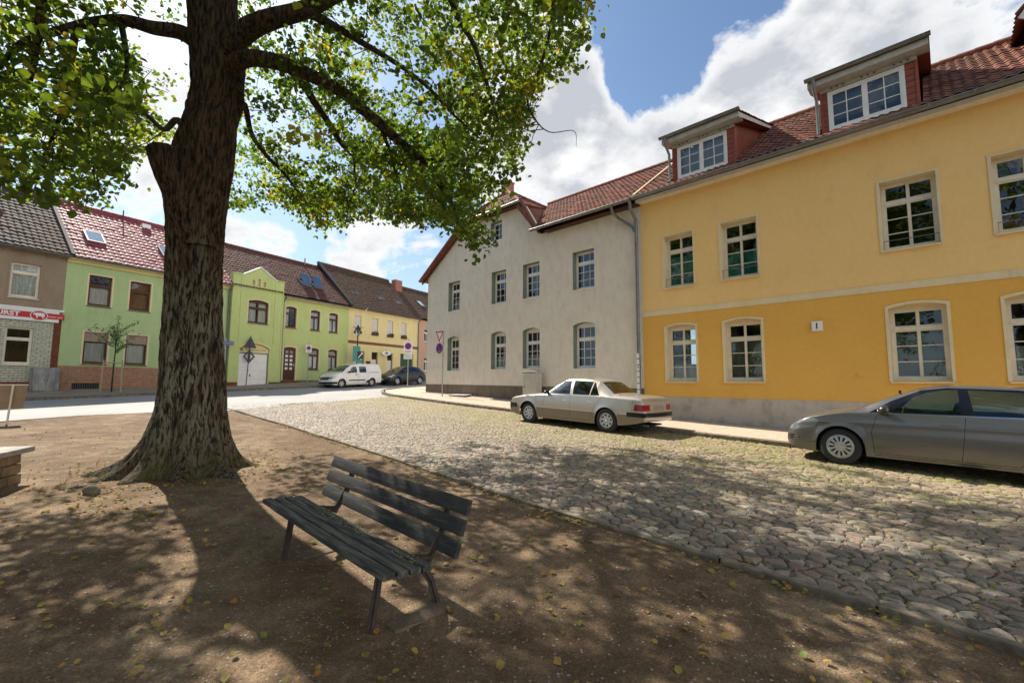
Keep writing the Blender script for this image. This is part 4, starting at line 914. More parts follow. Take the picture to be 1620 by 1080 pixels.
for i, (a, b, c, d) in enumerate(dl_[:3]):
    D = H4.mb(); fm = M_dgreen if i == 0 else M_brownfr
    D.box(a, a+.06, .14, .2, c, d, fm); D.box(b-.06, b, .14, .2, c, d, fm); D.box(a+.06, b-.06, .14, .2, d-.08, d, fm); D.box(a+.06, b-.06, .145, .195, d-.62, d-.5, fm)
    D.box(a+.06, b-.06, .155, .19, c, d-.62, M_white_roll if i else M_curtain); D.box(a+.06, b-.06, .16, .185, d-.5, d-.08, M_dark if i else M_dgreen); D.build('door', H4.root)
D = H4.mb(); D.box(21.87, 23.48, .16, .2, .3, 2.70, M_dgreen)
for k in range(1, 8): D.box(21.87+k*.2, 21.885+k*.2, .152, .16, .35, 2.66, M_black)
D.build('garage_door', H4.root)
lroof(H4, xa, xb, M_tile_far, .32, .17, .16, True, .01); gutter(H4, (xa, EY-.06, EZ-.02), (xb, EY-.06, EZ-.02), M_zinc, .07)
D = H4.mb(); D.obox(Vector((xa, (EY+LRY)/2, (EZ+LRZ+.3)/2+.08)), (.10, 0, 0), (0, (LRY-EY)/2, (LRZ+.3-EZ)/2), Vector((0, -.83, 1)).normalized()*.09, M_slate); D.build('verge_flashing', H4.root)
for x_, y_, w2, l2 in ((17.75, 1.3, .7, 1.1), (20.6, 1.25, .7, 1.1), (22.75, 1.15, .7, 1.0)): skylight(H4, x_, y_+.05, w2, l2)
D = H4.mb(); D.box(24.2, 25.1, 3.3, 3.9, 9.3, 10.45, M_brick_ch); D.build('chimney', H4.root)
pipe(H4, [(24.05, -.35, 6.1), (24.05, -.08, 5.8), (24.05, -.08, .2)], M_zinc, .045)
# ---- salmon house beyond
H5 = lhouse('salmon_house', 'salmon pink house at the end of the row, mostly hidden by the grey corner', 24.12, .1)
wu = [(24.95+k*1.9, 25.75+k*1.9, 4.05, 5.35) for k in range(6)]; wl = [(24.98+k*1.9, 25.78+k*1.9, 1.2, 2.6) for k in range(6)]
W_ = H5.mb(); W_.plate([(24.12, -.6), (36, -.6), (36, 6.12), (24.12, 6.12)], [arch(*u) for u in wu+wl], 0, .22, M_pink, M_pink); lback(W_, 24.12, 36, M_pink); W_.build('wall', H5.root)
for a, b, c, d in wu+wl: window(H5, 0, a, b, c, d, 0, .12, M_white, .7, (1, 1), (2, 1), .05, None, (M_plinth, .05), None)
lroof(H5, 24.12, 36, M_tile_far, .0, .17, .16, True, .01); skylight(H5, 26.4, 1.6, .7, 1.0)
# ================================================================= VEHICLES
def pl(tab, x):
    """smooth piecewise interpolation (monotone-ish cubic) of [(x, v), ...]"""
    if x <= tab[0][0]: return tab[0][1]
    if x >= tab[-1][0]: return tab[-1][1]
    for k in range(len(tab)-1):
        x0, v0 = tab[k][:2]; x1, v1 = tab[k+1][:2]
        if x0 <= x <= x1:
            h = x1-x0; t = (x-x0)/h; d = (v1-v0)/h
            def sl(i):
                if i <= 0 or i >= len(tab)-1: return (tab[min(i+1, len(tab)-1)][1]-tab[max(i-1, 0)][1])/(tab[min(i+1, len(tab)-1)][0]-tab[max(i-1, 0)][0]) if 0 < i < len(tab)-1 else d
                a = (tab[i][1]-tab[i-1][1])/(tab[i][0]-tab[i-1][0]); b = (tab[i+1][1]-tab[i][1])/(tab[i+1][0]-tab[i][0])
                if len(tab[i]) > 2: return None
                return 0 if a*b <= 0 else 2*a*b/(a+b)
            m0, m1 = sl(k), sl(k+1)
            if m0 is None: m0 = d
            if m1 is None: m1 = d
            return (2*t**3-3*t*t+1)*v0+(t**3-2*t*t+t)*h*m0+(-2*t**3+3*t*t)*v1+(t**3-t*t)*h*m1
class Car:
    def __init__(s, name, label, cat, M, pos, heading, sp, scale=1.0, tiltx=0, group=None):
        """sp: profile tables; local x = from nose to tail, -y = visible side, z up"""
        s.sp = sp; s.root = empty(name, Matrix.Translation(pos) @ Matrix.Rotation(heading, 4, 'Z') @ Matrix.Rotation(tiltx, 4, 'Y') @ Matrix.Scale(scale, 4), (0, 0, 0), label, cat, group)
        s.bm = bmesh.new(); s.mats = [sp['paint'], M_gloss, sp.get('paint2', sp['paint']), M_chrome]
        s.grid()
    def off(s, x, z):
        sp = s.sp; e = 0
        t = max(0, 1-x/.55)
        if t > 0: e += pl(sp['nose'], z)*t**1.5
        t = max(0, 1-(sp['L']-x)/.5)
        if t > 0: e += pl(sp['tail'], z)*t**1.5
        return e
    def grid(s):
        sp = s.sp; L = sp['L']; bm = s.bm
        xs = [0]
        while xs[-1] < L-.001:
            x = xs[-1]; st = .045
            if min(abs(x-w) for w in sp['wheels']) < sp['arch']+.06: st = .018
            if x < .2 or x > L-.25: st = .02
            xs.append(min(L, x+st))
        NS, NG, NT_ = 16, 9, 9; rows = []
        for x in xs:
            W = pl(sp['wid'], x)/2; zb = pl(sp['bot'], x); zs = pl(sp['belt'], x); zt = pl(sp['top'], x); wr = pl(sp['roofw'], x)/2
            for wx in sp['wheels']:
                d = abs(x-wx)
                if d < sp['arch']: zb = max(zb, sp['wr']+.0+math.sqrt(max(0, sp['arch']**2-d*d)))
            zb = min(zb, zs-.05); r_ = []
            for k in range(NS):
                t = k/(NS-1); z = zb+(zs-zb)*t
                q = (z-sp['zw'])/(.55); y = W*(1-sp['bulge']*q*q*(1 if q > 0 else sp.get('lowb', 1.0)))
                cl = sp.get('crease')
                if cl: y += cl[1]*math.exp(-((z-pl(cl[0], x))/.03)**2)*.5 + cl[1]*(1/(1+math.exp(-(z-pl(cl[0], x))/.012))-.5)
                for wx in sp['wheels']:
                    rr = math.hypot(x-wx, z-sp['wr'])
                    if rr < sp['arch']+.10: y += sp.get('flare', .012)*max(0, 1-max(0, rr-sp['arch'])/.10)**1.0*(1 if rr < sp['arch']+.055 else .5)
                r_.append((y, z))
            yS = r_[-1][0]; hh = zt-zs; cr = min(.05, hh*.35); zg = zt-cr
            for k in range(1, NG+1):
                t = k/NG; y = yS+(wr-yS)*t; z = zs+(zg-zs)*t; bow = .022*math.sin(math.pi*t)*min(1, hh/.3); r_.append((y+bow, z))
            for k in range(1, NT_+1):
                t = k/NT_; y = wr*math.cos(t*math.pi/2)**.85 if k < NT_ else 0.0; z = zg+cr*math.sin(math.pi/2*t)**.9; r_.append((y, z))
            rows.append(r_)
        n = len(rows[0]); V = {}
        for sg in (-1, 1):
            for i, x in enumerate(xs):
                for k, (y, z) in enumerate(rows[i]):
                    if k == n-1 and sg == 1: V[(1, i, k)] = V[(-1, i, k)]; continue
                    V[(sg, i, k)] = bm.verts.new((x+s.off(x, z), sg*y, z))
            for i in range(len(xs)-1):
                for k in range(n-1):
                    q = [V[(sg, i, k)], V[(sg, i+1, k)], V[(sg, i+1, k+1)], V[(sg, i, k+1)]]
                    if sg == 1: q.reverse()
                    try: bm.faces.new(q)
                    except ValueError: pass
        # end caps, bulged outwards
        for i, sgn, bl in ((0, -1, sp['fb']), (len(xs)-1, 1, sp['rb'])):
            J = 16; prev = None
            for k in range(n):
                y, z = rows[i][k]; W0 = rows[i][4][0]; row = [V[(-1, i, k)]]
                if k < n-1:
                    for j in range(1, J):
                        t = -1+2*j/J; yy = y*t; b_ = bl*(1-(abs(yy)/W0)**2.4) - bl*(1-(y/W0)**2.4 if y < W0 else 0)
                        row.append(bm.verts.new((xs[i]+s.off(xs[i], z)+sgn*max(0, b_), yy, z)))
                    row.append(V[(1, i, k)])
                if prev is not None:
                    if len(row) == 1:
                        for j in range(J):
                            f = [prev[j], prev[j+1], row[0]]
                            if sgn == 1: pass
                            try: bm.faces.new(f if sgn == 1 else f[::-1])
                            except ValueError: pass
                    else:
                        for j in range(J):
                            f = [prev[j], prev[j+1], row[j+1], row[j]]
                            try: bm.faces.new(f if sgn == 1 else f[::-1])
                            except ValueError: pass
                prev = row
        for f in bm.faces: f.smooth = True
        bm.normal_update()
    def _cut(s, poly, view, extra=None):
        bm = s.bm; A = [Vector(p) for p in poly]; n = len(A); cx = sum((p for p in A), Vector((0, 0)))/n
        def pr(co):
            return Vector((co.x, co.z)) if view == 'side' else (Vector((co.y, co.z)) if view in ('front', 'rear') else Vector((co.x, co.y)))
        mn = Vector((min(p.x for p in A), min(p.y for p in A))); mx = Vector((max(p.x for p in A), max(p.y for p in A)))
        L = s.sp['L']
        def cand(f):
            c = f.calc_center_median(); nn = f.normal
            if view == 'side' and abs(nn.y) < .22 and not extra: return False
            if view == 'front' and (c.x > (extra or .9)): return False
            if view == 'rear' and (c.x < L-(extra or .9)): return False
            if view == 'top' and nn.z < .2: return False
            if view in ('front', 'rear') and abs(nn.x) < .12 and nn.z < .3: return False
            ps = [pr(v.co) for v in f.verts]
            return not (max(p.x for p in ps) < mn.x or min(p.x for p in ps) > mx.x or max(p.y for p in ps) < mn.y or min(p.y for p in ps) > mx.y)
        for k in range(n):
            a, b = A[k], A[(k+1) % n]; d = b-a
            if d.length < 1e-6: continue
            nn = Vector((-d.y, d.x)).normalized()
            if view == 'side': pc, pn = Vector((a.x, 0, a.y)), Vector((nn.x, 0, nn.y))
            elif view == 'top': pc, pn = Vector((a.x, a.y, 0)), Vector((nn.x, nn.y, 0))
            else: pc, pn = Vector((0, a.x, a.y)), Vector((0, nn.x, nn.y))
            fs = [f for f in bm.faces if cand(f)]
            g = set(fs); 
            for f in fs: g.update(f.edges); g.update(f.verts)
            bmesh.ops.bisect_plane(bm, geom=list(g), plane_co=pc, plane_no=pn, dist=1e-5)
        def ins(p):
            r_ = False
            for k in range(n):
                a, b = A[k], A[k-1]
                if (a.y > p.y) != (b.y > p.y) and p.x < (b.x-a.x)*(p.y-a.y)/(b.y-a.y)+a.x: r_ = not r_
            return r_
        return [f for f in bm.faces if cand(f) and ins(pr(f.calc_center_median()))]
    def paint(s, poly, view, mi, extra=None):
        for f in s._cut(poly, view, extra): f.material_index = mi
    def line(s, pts, view, w=.006, mi=1):
        for a, b in zip(pts[:-1], pts[1:]):
            a, b = Vector(a), Vector(b); d = (b-a).normalized(); nn = Vector((-d.y, d.x))*w/2
            s.paint([a-nn, b-nn, b+nn, a+nn], view, mi)
    def take(s, name, poly, view, m, extra=None, push=0.0, parent=None, solid=0, sides=(-1, 1), label=None):
        """cut the region out of the body skin; it becomes its own part, following the body's curve"""
        fs = s._cut(poly, view, extra); out = []
        if not fs: return out
        groups = [fs] if view not in ('side',) else [[f for f in fs if f.calc_center_median().y*sg > 0] for sg in sides]
        for grp in groups:
            if not grp: continue
            nb = bmesh.new(); mp = {}
            for f in grp:
                vv = []
                for v in f.verts:
                    if v not in mp: mp[v] = nb.verts.new(v.co+v.normal*push)
                    vv.append(mp[v])
                try: nf = nb.faces.new(vv); nf.smooth = True
                except ValueError: pass
            me = bpy.data.meshes.new(name); nb.to_mesh(me); nb.free(); me.materials.append(m)
            if isinstance(m, list): pass
            o = bpy.data.objects.new(name, me); COL.objects.link(o); o.parent = parent or s.root; out.append(o)
            if solid:
                md = o.modifiers.new('thick', 'SOLIDIFY'); md.thickness = solid; md.offset = -1
            if label: o['label'] = label
        bmesh.ops.delete(s.bm, geom=fs, context='FACES')
        return out
    def door(s, name, poly, sides=(-1, 1)):
        """split off a door skin, keeping its paint indices"""
        fs = s._cut(poly, 'side'); out = []
        for sg in sides:
            grp = [f for f in fs if f.calc_center_median().y*sg > 0]; nb = bmesh.new(); mp = {}
            for f in grp:
                vv = []
                for v in f.verts:
                    if v not in mp: mp[v] = nb.verts.new(v.co)
                    vv.append(mp[v])
                nf = nb.faces.new(vv); nf.smooth = True; nf.material_index = f.material_index
            me = bpy.data.meshes.new(name); nb.to_mesh(me); nb.free()
            for m in s.mats: me.materials.append(m)
            o = bpy.data.objects.new(name, me); COL.objects.link(o); o.parent = s.root; out.append(o)
        bmesh.ops.delete(s.bm, geom=[f for f in fs], context='FACES'); return out
    def finish(s):
        me = bpy.data.meshes.new('body'); s.bm.to_mesh(me); s.bm.free()
        for m in s.mats: me.materials.append(m)
        o = bpy.data.objects.new('body', me); COL.objects.link(o); o.parent = s.root; return o
def wheel(car, x, y, R_, rim, style, width=.2, m=None, parent=None):
    """y: outer face; faces outwards along sign(y)"""
    sg = -1 if y < 0 else 1; m = m or M_alloy
    T = MB(); w2 = width; c = Vector((x, y-sg*w2/2, R_))
    T.lathe(c, (0, sg, 0), [(-w2/2+.02, rim), (-w2/2, rim+.02), (-w2/2+.005, R_-.03), (-w2/2+.025, R_-.006), (-w2*.2, R_), (w2*.2, R_), (w2/2-.025, R_-.006), (w2/2-.004, R_-.03), (w2/2-.001, rim+.03), (w2/2-.012, rim+.004), (w2/2-.03, rim-.004)], M_rubber, 40)
    o = T.build('wheel', car.root, True)
    B = MB(); 
    B.lathe(c, (0, sg, 0), [(w2/2-.012, rim+.003), (w2/2-.008, rim-.006), (w2/2-.03, rim-.018), (-w2/2+.04, rim-.03)], m, 40)
    B.lathe(c, (0, sg, 0), [(-w2/2+.03, rim), (-w2/2+.035, 0.01)], M_dark, 24)
    # face plate with holes, in the plane of the wheel
    yf = c.y+sg*(w2/2-.028); ro = rim-.014
    outer = [(ro*math.cos(t), ro*math.sin(t)) for t in np.linspace(0, 2*math.pi, 48, endpoint=False)]; holes = []
    def hole(cr, ca, ra, rt, n=12, rot=0):
        h = []
        for t in np.linspace(0, 2*math.pi, n, endpoint=False):
            rr, tt = ra*math.cos(t), rt*math.sin(t); px_, py_ = cr+rr, tt
            h.append((px_*math.cos(ca)-py_*math.sin(ca), px_*math.sin(ca)+py_*math.cos(ca)))
        return h
    if style == 'eight': holes = [hole(rim*.70, 2*math.pi*k/8+.2, rim*.15, rim*.155) for k in range(8)]
    elif style == 'slots':
        for k in range(12):
            ca = 2*math.pi*k/12+.1; a0, a1 = ro*.45, ro*.86
            q = [(a0, -.010), (a1, -.017), (a1+.006, 0), (a1, .017), (a0, .010)]
            holes.append([(a*math.cos(ca)-b*math.sin(ca), a*math.sin(ca)+b*math.cos(ca)) for a, b in q])
    else:
        for k in range(5):
            ca = 2*math.pi*k/5+.3; q = [(ro*.34, -.012), (ro*.88, -.07), (ro*.93, 0), (ro*.88, .07), (ro*.34, .012)]
            holes.append([(a*math.cos(ca)-b*math.sin(ca), a*math.sin(ca)+b*math.cos(ca)) for a, b in q])
    loops = [[Vector((a, b, 0)) for a, b in outer]]+[[Vector((a, b, 0)) for a, b in h] for h in holes]
    flat = [p for l in loops for p in l]
    def P3(p, d=0.0):
        rr = p.length/rim; dish = .018*(1-rr) if style == 'slots' else -.012*math.sin(min(1, rr)*math.pi)
        return (x+p.x, yf+sg*(dish-d), R_+p.y)
    B.raw([P3(p) for p in flat], [tuple(t) for t in tessellate_polygon(loops)], m)
    for l in loops[1:]:
        for k in range(len(l)): a, b = l[k], l[(k+1) % len(l)]; B.face([P3(a), P3(b), P3(b, .03), P3(a, .03)], m)
    B.lathe((x, yf, R_), (0, sg, 0), [(.0, .034), (.012, .03), (.016, .0)], M_chrome if style != 'slots' else m, 20)
    if style != 'slots':
        for k in range(5): a = 2*math.pi*k/5+.3; B.lathe((x+.055*math.cos(a), yf-.0, R_+.055*math.sin(a)), (0, sg, 0), [(0, .008), (.006, .008), (.007, 0)], M_zinc, 8)
    B.build('rim', o, True, autos=35); return o
def wheelwell(car, x, W, R_, arch_):
    n = 14
    for sg in (-1, 1):
        B = MB(); a = []; 
        for k in range(n+1):
            t = math.pi*k/n-.0; a.append((x+math.cos(t)*arch_*1.03, R_+math.sin(t)*arch_*1.03))
        for k in range(n):
            (x0, z0), (x1, z1) = a[k], a[k+1]; B.face([(x0, sg*(W/2-.05), z0), (x1, sg*(W/2-.05), z1), (x1, sg*(W/2-.38), z1), (x0, sg*(W/2-.38), z0)], M_dark)
        B.face([(x-arch_, sg*(W/2-.36), R_-.1), (x+arch_, sg*(W/2-.36), R_-.1)]+[(p[0], sg*(W/2-.36), p[1]) for p in a], M_dark); B.build('wheel_well', car.root)
def interior(car, fx, rx, W, zf, seatx, zh, wheel_side=-1):
    B = MB(); B.box(fx, rx, -W/2+.1, W/2-.1, zf, zf+.02, M_dark)
    B.build('cabin_floor', car.root)
    for k, sx in enumerate(seatx):
        for sy in ((-.36, .36) if k == 0 else (-.36, .0, .36)):
            S = MB(); ang = .28
            S.obox((sx, sy, zf+.28), (.26, 0, .04), (0, .23, 0), (-.01, 0, .08), M_seat)
            S.obox((sx+.32, sy, zf+.58), (.07*math.cos(ang), 0, -.07*math.sin(ang)), (0, .22, 0), (.31*math.sin(ang), 0, .31*math.cos(ang)), M_seat)
            S.obox((sx+.44, sy, min(zh, zf+.99)), (.045, 0, -.01), (0, .12, 0), (.02, 0, .085), M_seat); S.build('seat', car.root, bevel=.03)
    D = MB(); dx = seatx[0]-.62; D.obox((dx, 0, zf+.50), (.16, 0, .02), (0, W/2-.16, 0), (-.04, 0, .13), M_seat); D.build('dashboard', car.root, bevel=.03)
    D = MB(); pts = []; c = Vector((dx+.27, wheel_side*-1*.36*-1, zf+.63)) if False else Vector((dx+.27, .0, 0))
    c = Vector((dx+.27, wheel_side*.36, zf+.62))
    for k in range(25):
        t = 2*math.pi*k/24; pts.append(c+Vector((.3*math.cos(t)*.19*1.0, math.sin(t)*.19, math.cos(t)*.18)))
    D.tube(pts, .013, M_black, 8, False); D.tube([c-Vector((0, .18, 0)), c+Vector((0, .18, 0))], .014, M_black, 6); D.tube([c, c-Vector((.2, 0, .08))], .025, M_black, 8); D.build('steering_wheel', car.root, True)
    M = MB(); M.obox((fx+(seatx[0]-fx)*.55, 0, zh+.12), (.012, 0, 0), (0, .10, 0), (0, 0, .03), M_black); M.build('rear_view_mirror', car.root)
def mirror(car, x, y, z, m, sg, s=1.0):
    B = MB(); bmx = bmesh.new(); bmesh.ops.create_icosphere(bmx, subdivisions=3, radius=1)
    vs = [(x+v.co.x*.075*s+(.02 if v.co.x > 0 else 0), y+sg*(.12*s+v.co.y*.115*s), z+v.co.z*.07*s*(1-.15*v.co.y*sg)) for v in bmx.verts]
    vs = [(min(p[0], x+.055*s), p[1], p[2]) for p in vs]
    B.raw(vs, [[v.index for v in f.verts] for f in bmx.faces], m); bmx.free()
    B.tube([(x-.01, y-sg*.03, z-.07), (x, y+sg*.06, z-.045)], .022, M_black, 8)
    return B.build('wing_mirror', car.root, True)
def handle(car, x, y, z, sg, m, parent, chrome=False, w_=.10):
    B = MB(); B.obox((x, y+sg*.012, z), (w_, 0, 0), (0, .016, 0), (0, 0, .014), m); B.obox((x, y+sg*.0015, z-.004), (w_*.86, 0, 0), (0, .003, 0), (0, 0, .03), M_black)
    return B.build('handle', parent, bevel=.008)
def carpose(front_uv, rear_uv, M3=None): pass
def place(pf, pr, x1, x2, wheel_r=0):
    """root pose so that the wheel contact points on the visible side fall at pf (front) and pr (rear)"""
    pf, pr = Vector(pf), Vector(pr); d = (pr-pf); L = d.length; hd = math.atan2(d.y, d.x); s = L/(x2-x1); pit = -math.asin(d.z/L)
    return pf, hd, s, pit
# ---------------------------------------------------------------- champagne saloon
def pose(u1, n, u2, x1, x2, halfw, M='R', s=1.0):
    a = UN(u1, n); b = UN(u2, n); d = (b-a); hd = math.atan2(d.y, d.x); pit = -math.asin(d.z/d.length)
    c = a - d.normalized()*x1*s; yv = Vector((-math.sin(hd), math.cos(hd), 0))*halfw
    # contact height follows the cobble tops
    return c+yv+Vector((0, 0, .055)), hd, pit
LIB = {}
def saloon():
    sp = dict(L=4.72, wheels=(.83, 3.63), wr=.315, arch=.355, zw=.62, bulge=.085, lowb=.9, fb=.07, rb=.06, flare=.014,
        paint=M_p_beige, paint2=M_p_beige_d,
        top=[(0, .70), (.05, .775), (.18, .80), (.7, .885), (1.35, .955), (1.44, .97, 1), (1.75, 1.19), (2.06, 1.375, 1), (2.3, 1.42), (2.65, 1.435), (3.0, 1.42), (3.26, 1.375, 1), (3.55, 1.19), (3.80, 1.03, 1), (3.95, 1.015), (4.45, .99), (4.62, .965), (4.69, .93), (4.72, .88)],
        belt=[(0, .66), (.05, .72), (.18, .75), (.7, .82), (1.4, .885), (2.5, .925), (3.7, .935), (4.4, .92), (4.6, .90), (4.69, .87), (4.72, .82)],
        bot=[(0, .34), (.15, .27), (.4, .22), (1.3, .20), (3.2, .20), (4.1, .24), (4.5, .30), (4.72, .36)],
        wid=[(0, 1.60), (.06, 1.66), (.25, 1.70), (.8, 1.735), (2.3, 1.745), (3.6, 1.735), (4.3, 1.69), (4.6, 1.64), (4.72, 1.58)],
        roofw=[(0, 1.42), (.2, 1.46), (1.40, 1.50), (1.5, 1.44), (2.08, 1.14), (2.6, 1.14), (3.2, 1.12), (3.78, 1.40), (3.9, 1.48), (4.5, 1.46), (4.72, 1.40)],
        nose=[(.2, .06), (.45, -.0), (.58, .0), (.62, .06), (.75, .07), (.85, .10)], tail=[(.2, -.08), (.42, .0), (.60, .0), (.63, -.05), (.75, -.06), (.95, -.05)])
    p, hd, pit = pose(9.45, 10.43, 6.69, .83, 3.63, .83, s=.985)
    c = Car('saloon_car', 'champagne beige four door saloon with taupe lower panels parked by the grey house', 'car', None, p, hd, sp, .985, pit)
    # lower cladding
    lowp = lambda x: .505
    for x0, x1 in ((.02, 4.70),):
        c.paint([(1.18, .515), (3.28, .515), (3.28, .19), (1.18, .19)], 'side', 2); c.paint([(3.98, .515), (4.72, .53), (4.72, .25), (3.9, .25)], 'side', 2); c.paint([(0, .52), (.47, .52), (.47, .2), (0, .2)], 'side', 2)
    c.line([(1.18, .52), (3.28, .52)], 'side', .012, 3); c.line([(3.98, .52), (4.45, .53)], 'side', .012, 3)
    c.paint([(-.02, .585), (.36, .585), (.36, .45), (-.02, .45)], 'side', 1)
    c.paint([(4.25, .585), (4.74, .585), (4.74, .47), (4.25, .47)], 'side', 1)
    c.paint([(-.9, .585), (.9, .585), (.9, .47), (-.9, .47)], 'rear', 1, .4); c.paint([(-.9, .60), (.9, .60), (.9, .40), (-.9, .40)], 'front', 1, .4)
    # seams
    fd = [(1.50, .90), (1.44, .6), (1.44, .27), (2.44, .27), (2.44, .92)]
    for l in (fd, [(2.44, .27), (3.12, .27), (3.14, .40), (3.28, .70), (3.50, .935)], [(.72, .825), (1.42, .875)], [(1.13, .30), (1.13, .82)]): c.line(l[:], 'side', .007, 1)
    c.line([(4.40, .885), (4.40, .60)], 'side', .006, 1)
    # windows
    c.take('side_window', [(1.60, .945), (2.42, .955), (2.33, 1.35), (2.06, 1.325)], 'side', M_carglass, push=-.006)
    c.take('side_window', [(2.52, .958), (3.08, .96), (3.08, 1.33), (2.42, 1.355)], 'side', M_carglass, push=-.006)
    c.take('side_window', [(3.11, .962), (3.40, .965), (3.16, 1.29), (3.11, 1.325)], 'side', M_carglass, push=-.006)
    c.take('windscreen', [(1.47, -.66), (1.47, .66), (2.03, .53), (2.03, -.53)], 'top', M_carglass, push=-.004)
    c.take('rear_window', [(3.31, -.50), (3.31, .50), (3.77, .64), (3.77, -.64)], 'top', M_carglass, push=-.004)
    # lamps
    c.take('tail_light', [(4.44, .63), (4.75, .63), (4.75, .79), (4.47, .79)], 'side', M_tail)
    for sg in (-1, 1): c.take('tail_light', [(sg*.46, .635), (sg*.86, .635), (sg*.86, .785), (sg*.46, .785)], 'rear', M_tail, .45)
    c.take('number_plate', [(-.27, .65), (.27, .65), (.27, .76), (-.27, .76)], 'rear', M_taupe, .4)
    c.take('headlight', [(-.05, .60), (.10, .60), (.12, .735), (-.05, .735)], 'side', M_lampglass)
    for sg in (-1, 1): c.take('headlight', [(sg*.43, .615), (sg*.83, .615), (sg*.83, .735), (sg*.43, .735)], 'front', M_lampglass, .4)
    c.take('grille', [(-.36, .61), (.36, .61), (.33, .76), (-.33, .76)], 'front', M_chrome, .4)
    ds = c.door('front_door', fd+[(1.52, .925)])
    d2 = c.door('rear_door', [(2.475, .94), (2.475, .275), (3.11, .275), (3.14, .40), (3.27, .70), (3.45, .94)])
    b_ = c.finish()
    for o_, sg in zip(ds, (-1, 1)): handle(c, 2.24, sg*.845, .775, sg, M_chrome, o_, w_=.075)
    for o_, sg in zip(d2, (-1, 1)): handle(c, 3.13, sg*.84, .785, sg, M_chrome, o_, w_=.075)
    for sg in (-1, 1): mirror(c, 1.60, sg*.80, .975, M_black, sg, .85)
    for x in (.83, 3.63):
        for sg in (-1, 1): wheel(c, x, sg*.845, .315, .20, 'eight')
        wheelwell(c, x, 1.70, .315, .355)
    B = MB(); B.box(.2, 4.5, -.62, .62, .20, .24, M_dark); B.tube([(4.3, -.45, .24), (4.66, -.45, .24)], .03, M_zinc, 8); B.build('underbody', c.root)
    interior(c, 1.3, 3.9, 1.6, .30, (2.05, 2.95), 1.18, -1)
    B = MB(); B.lathe((3.98, -.70, 1.0), (0, 0, 1), [(0, .02), (.02, .012), (.03, 0)], M_black, 10); B.build('aerial', c.root)
saloon()
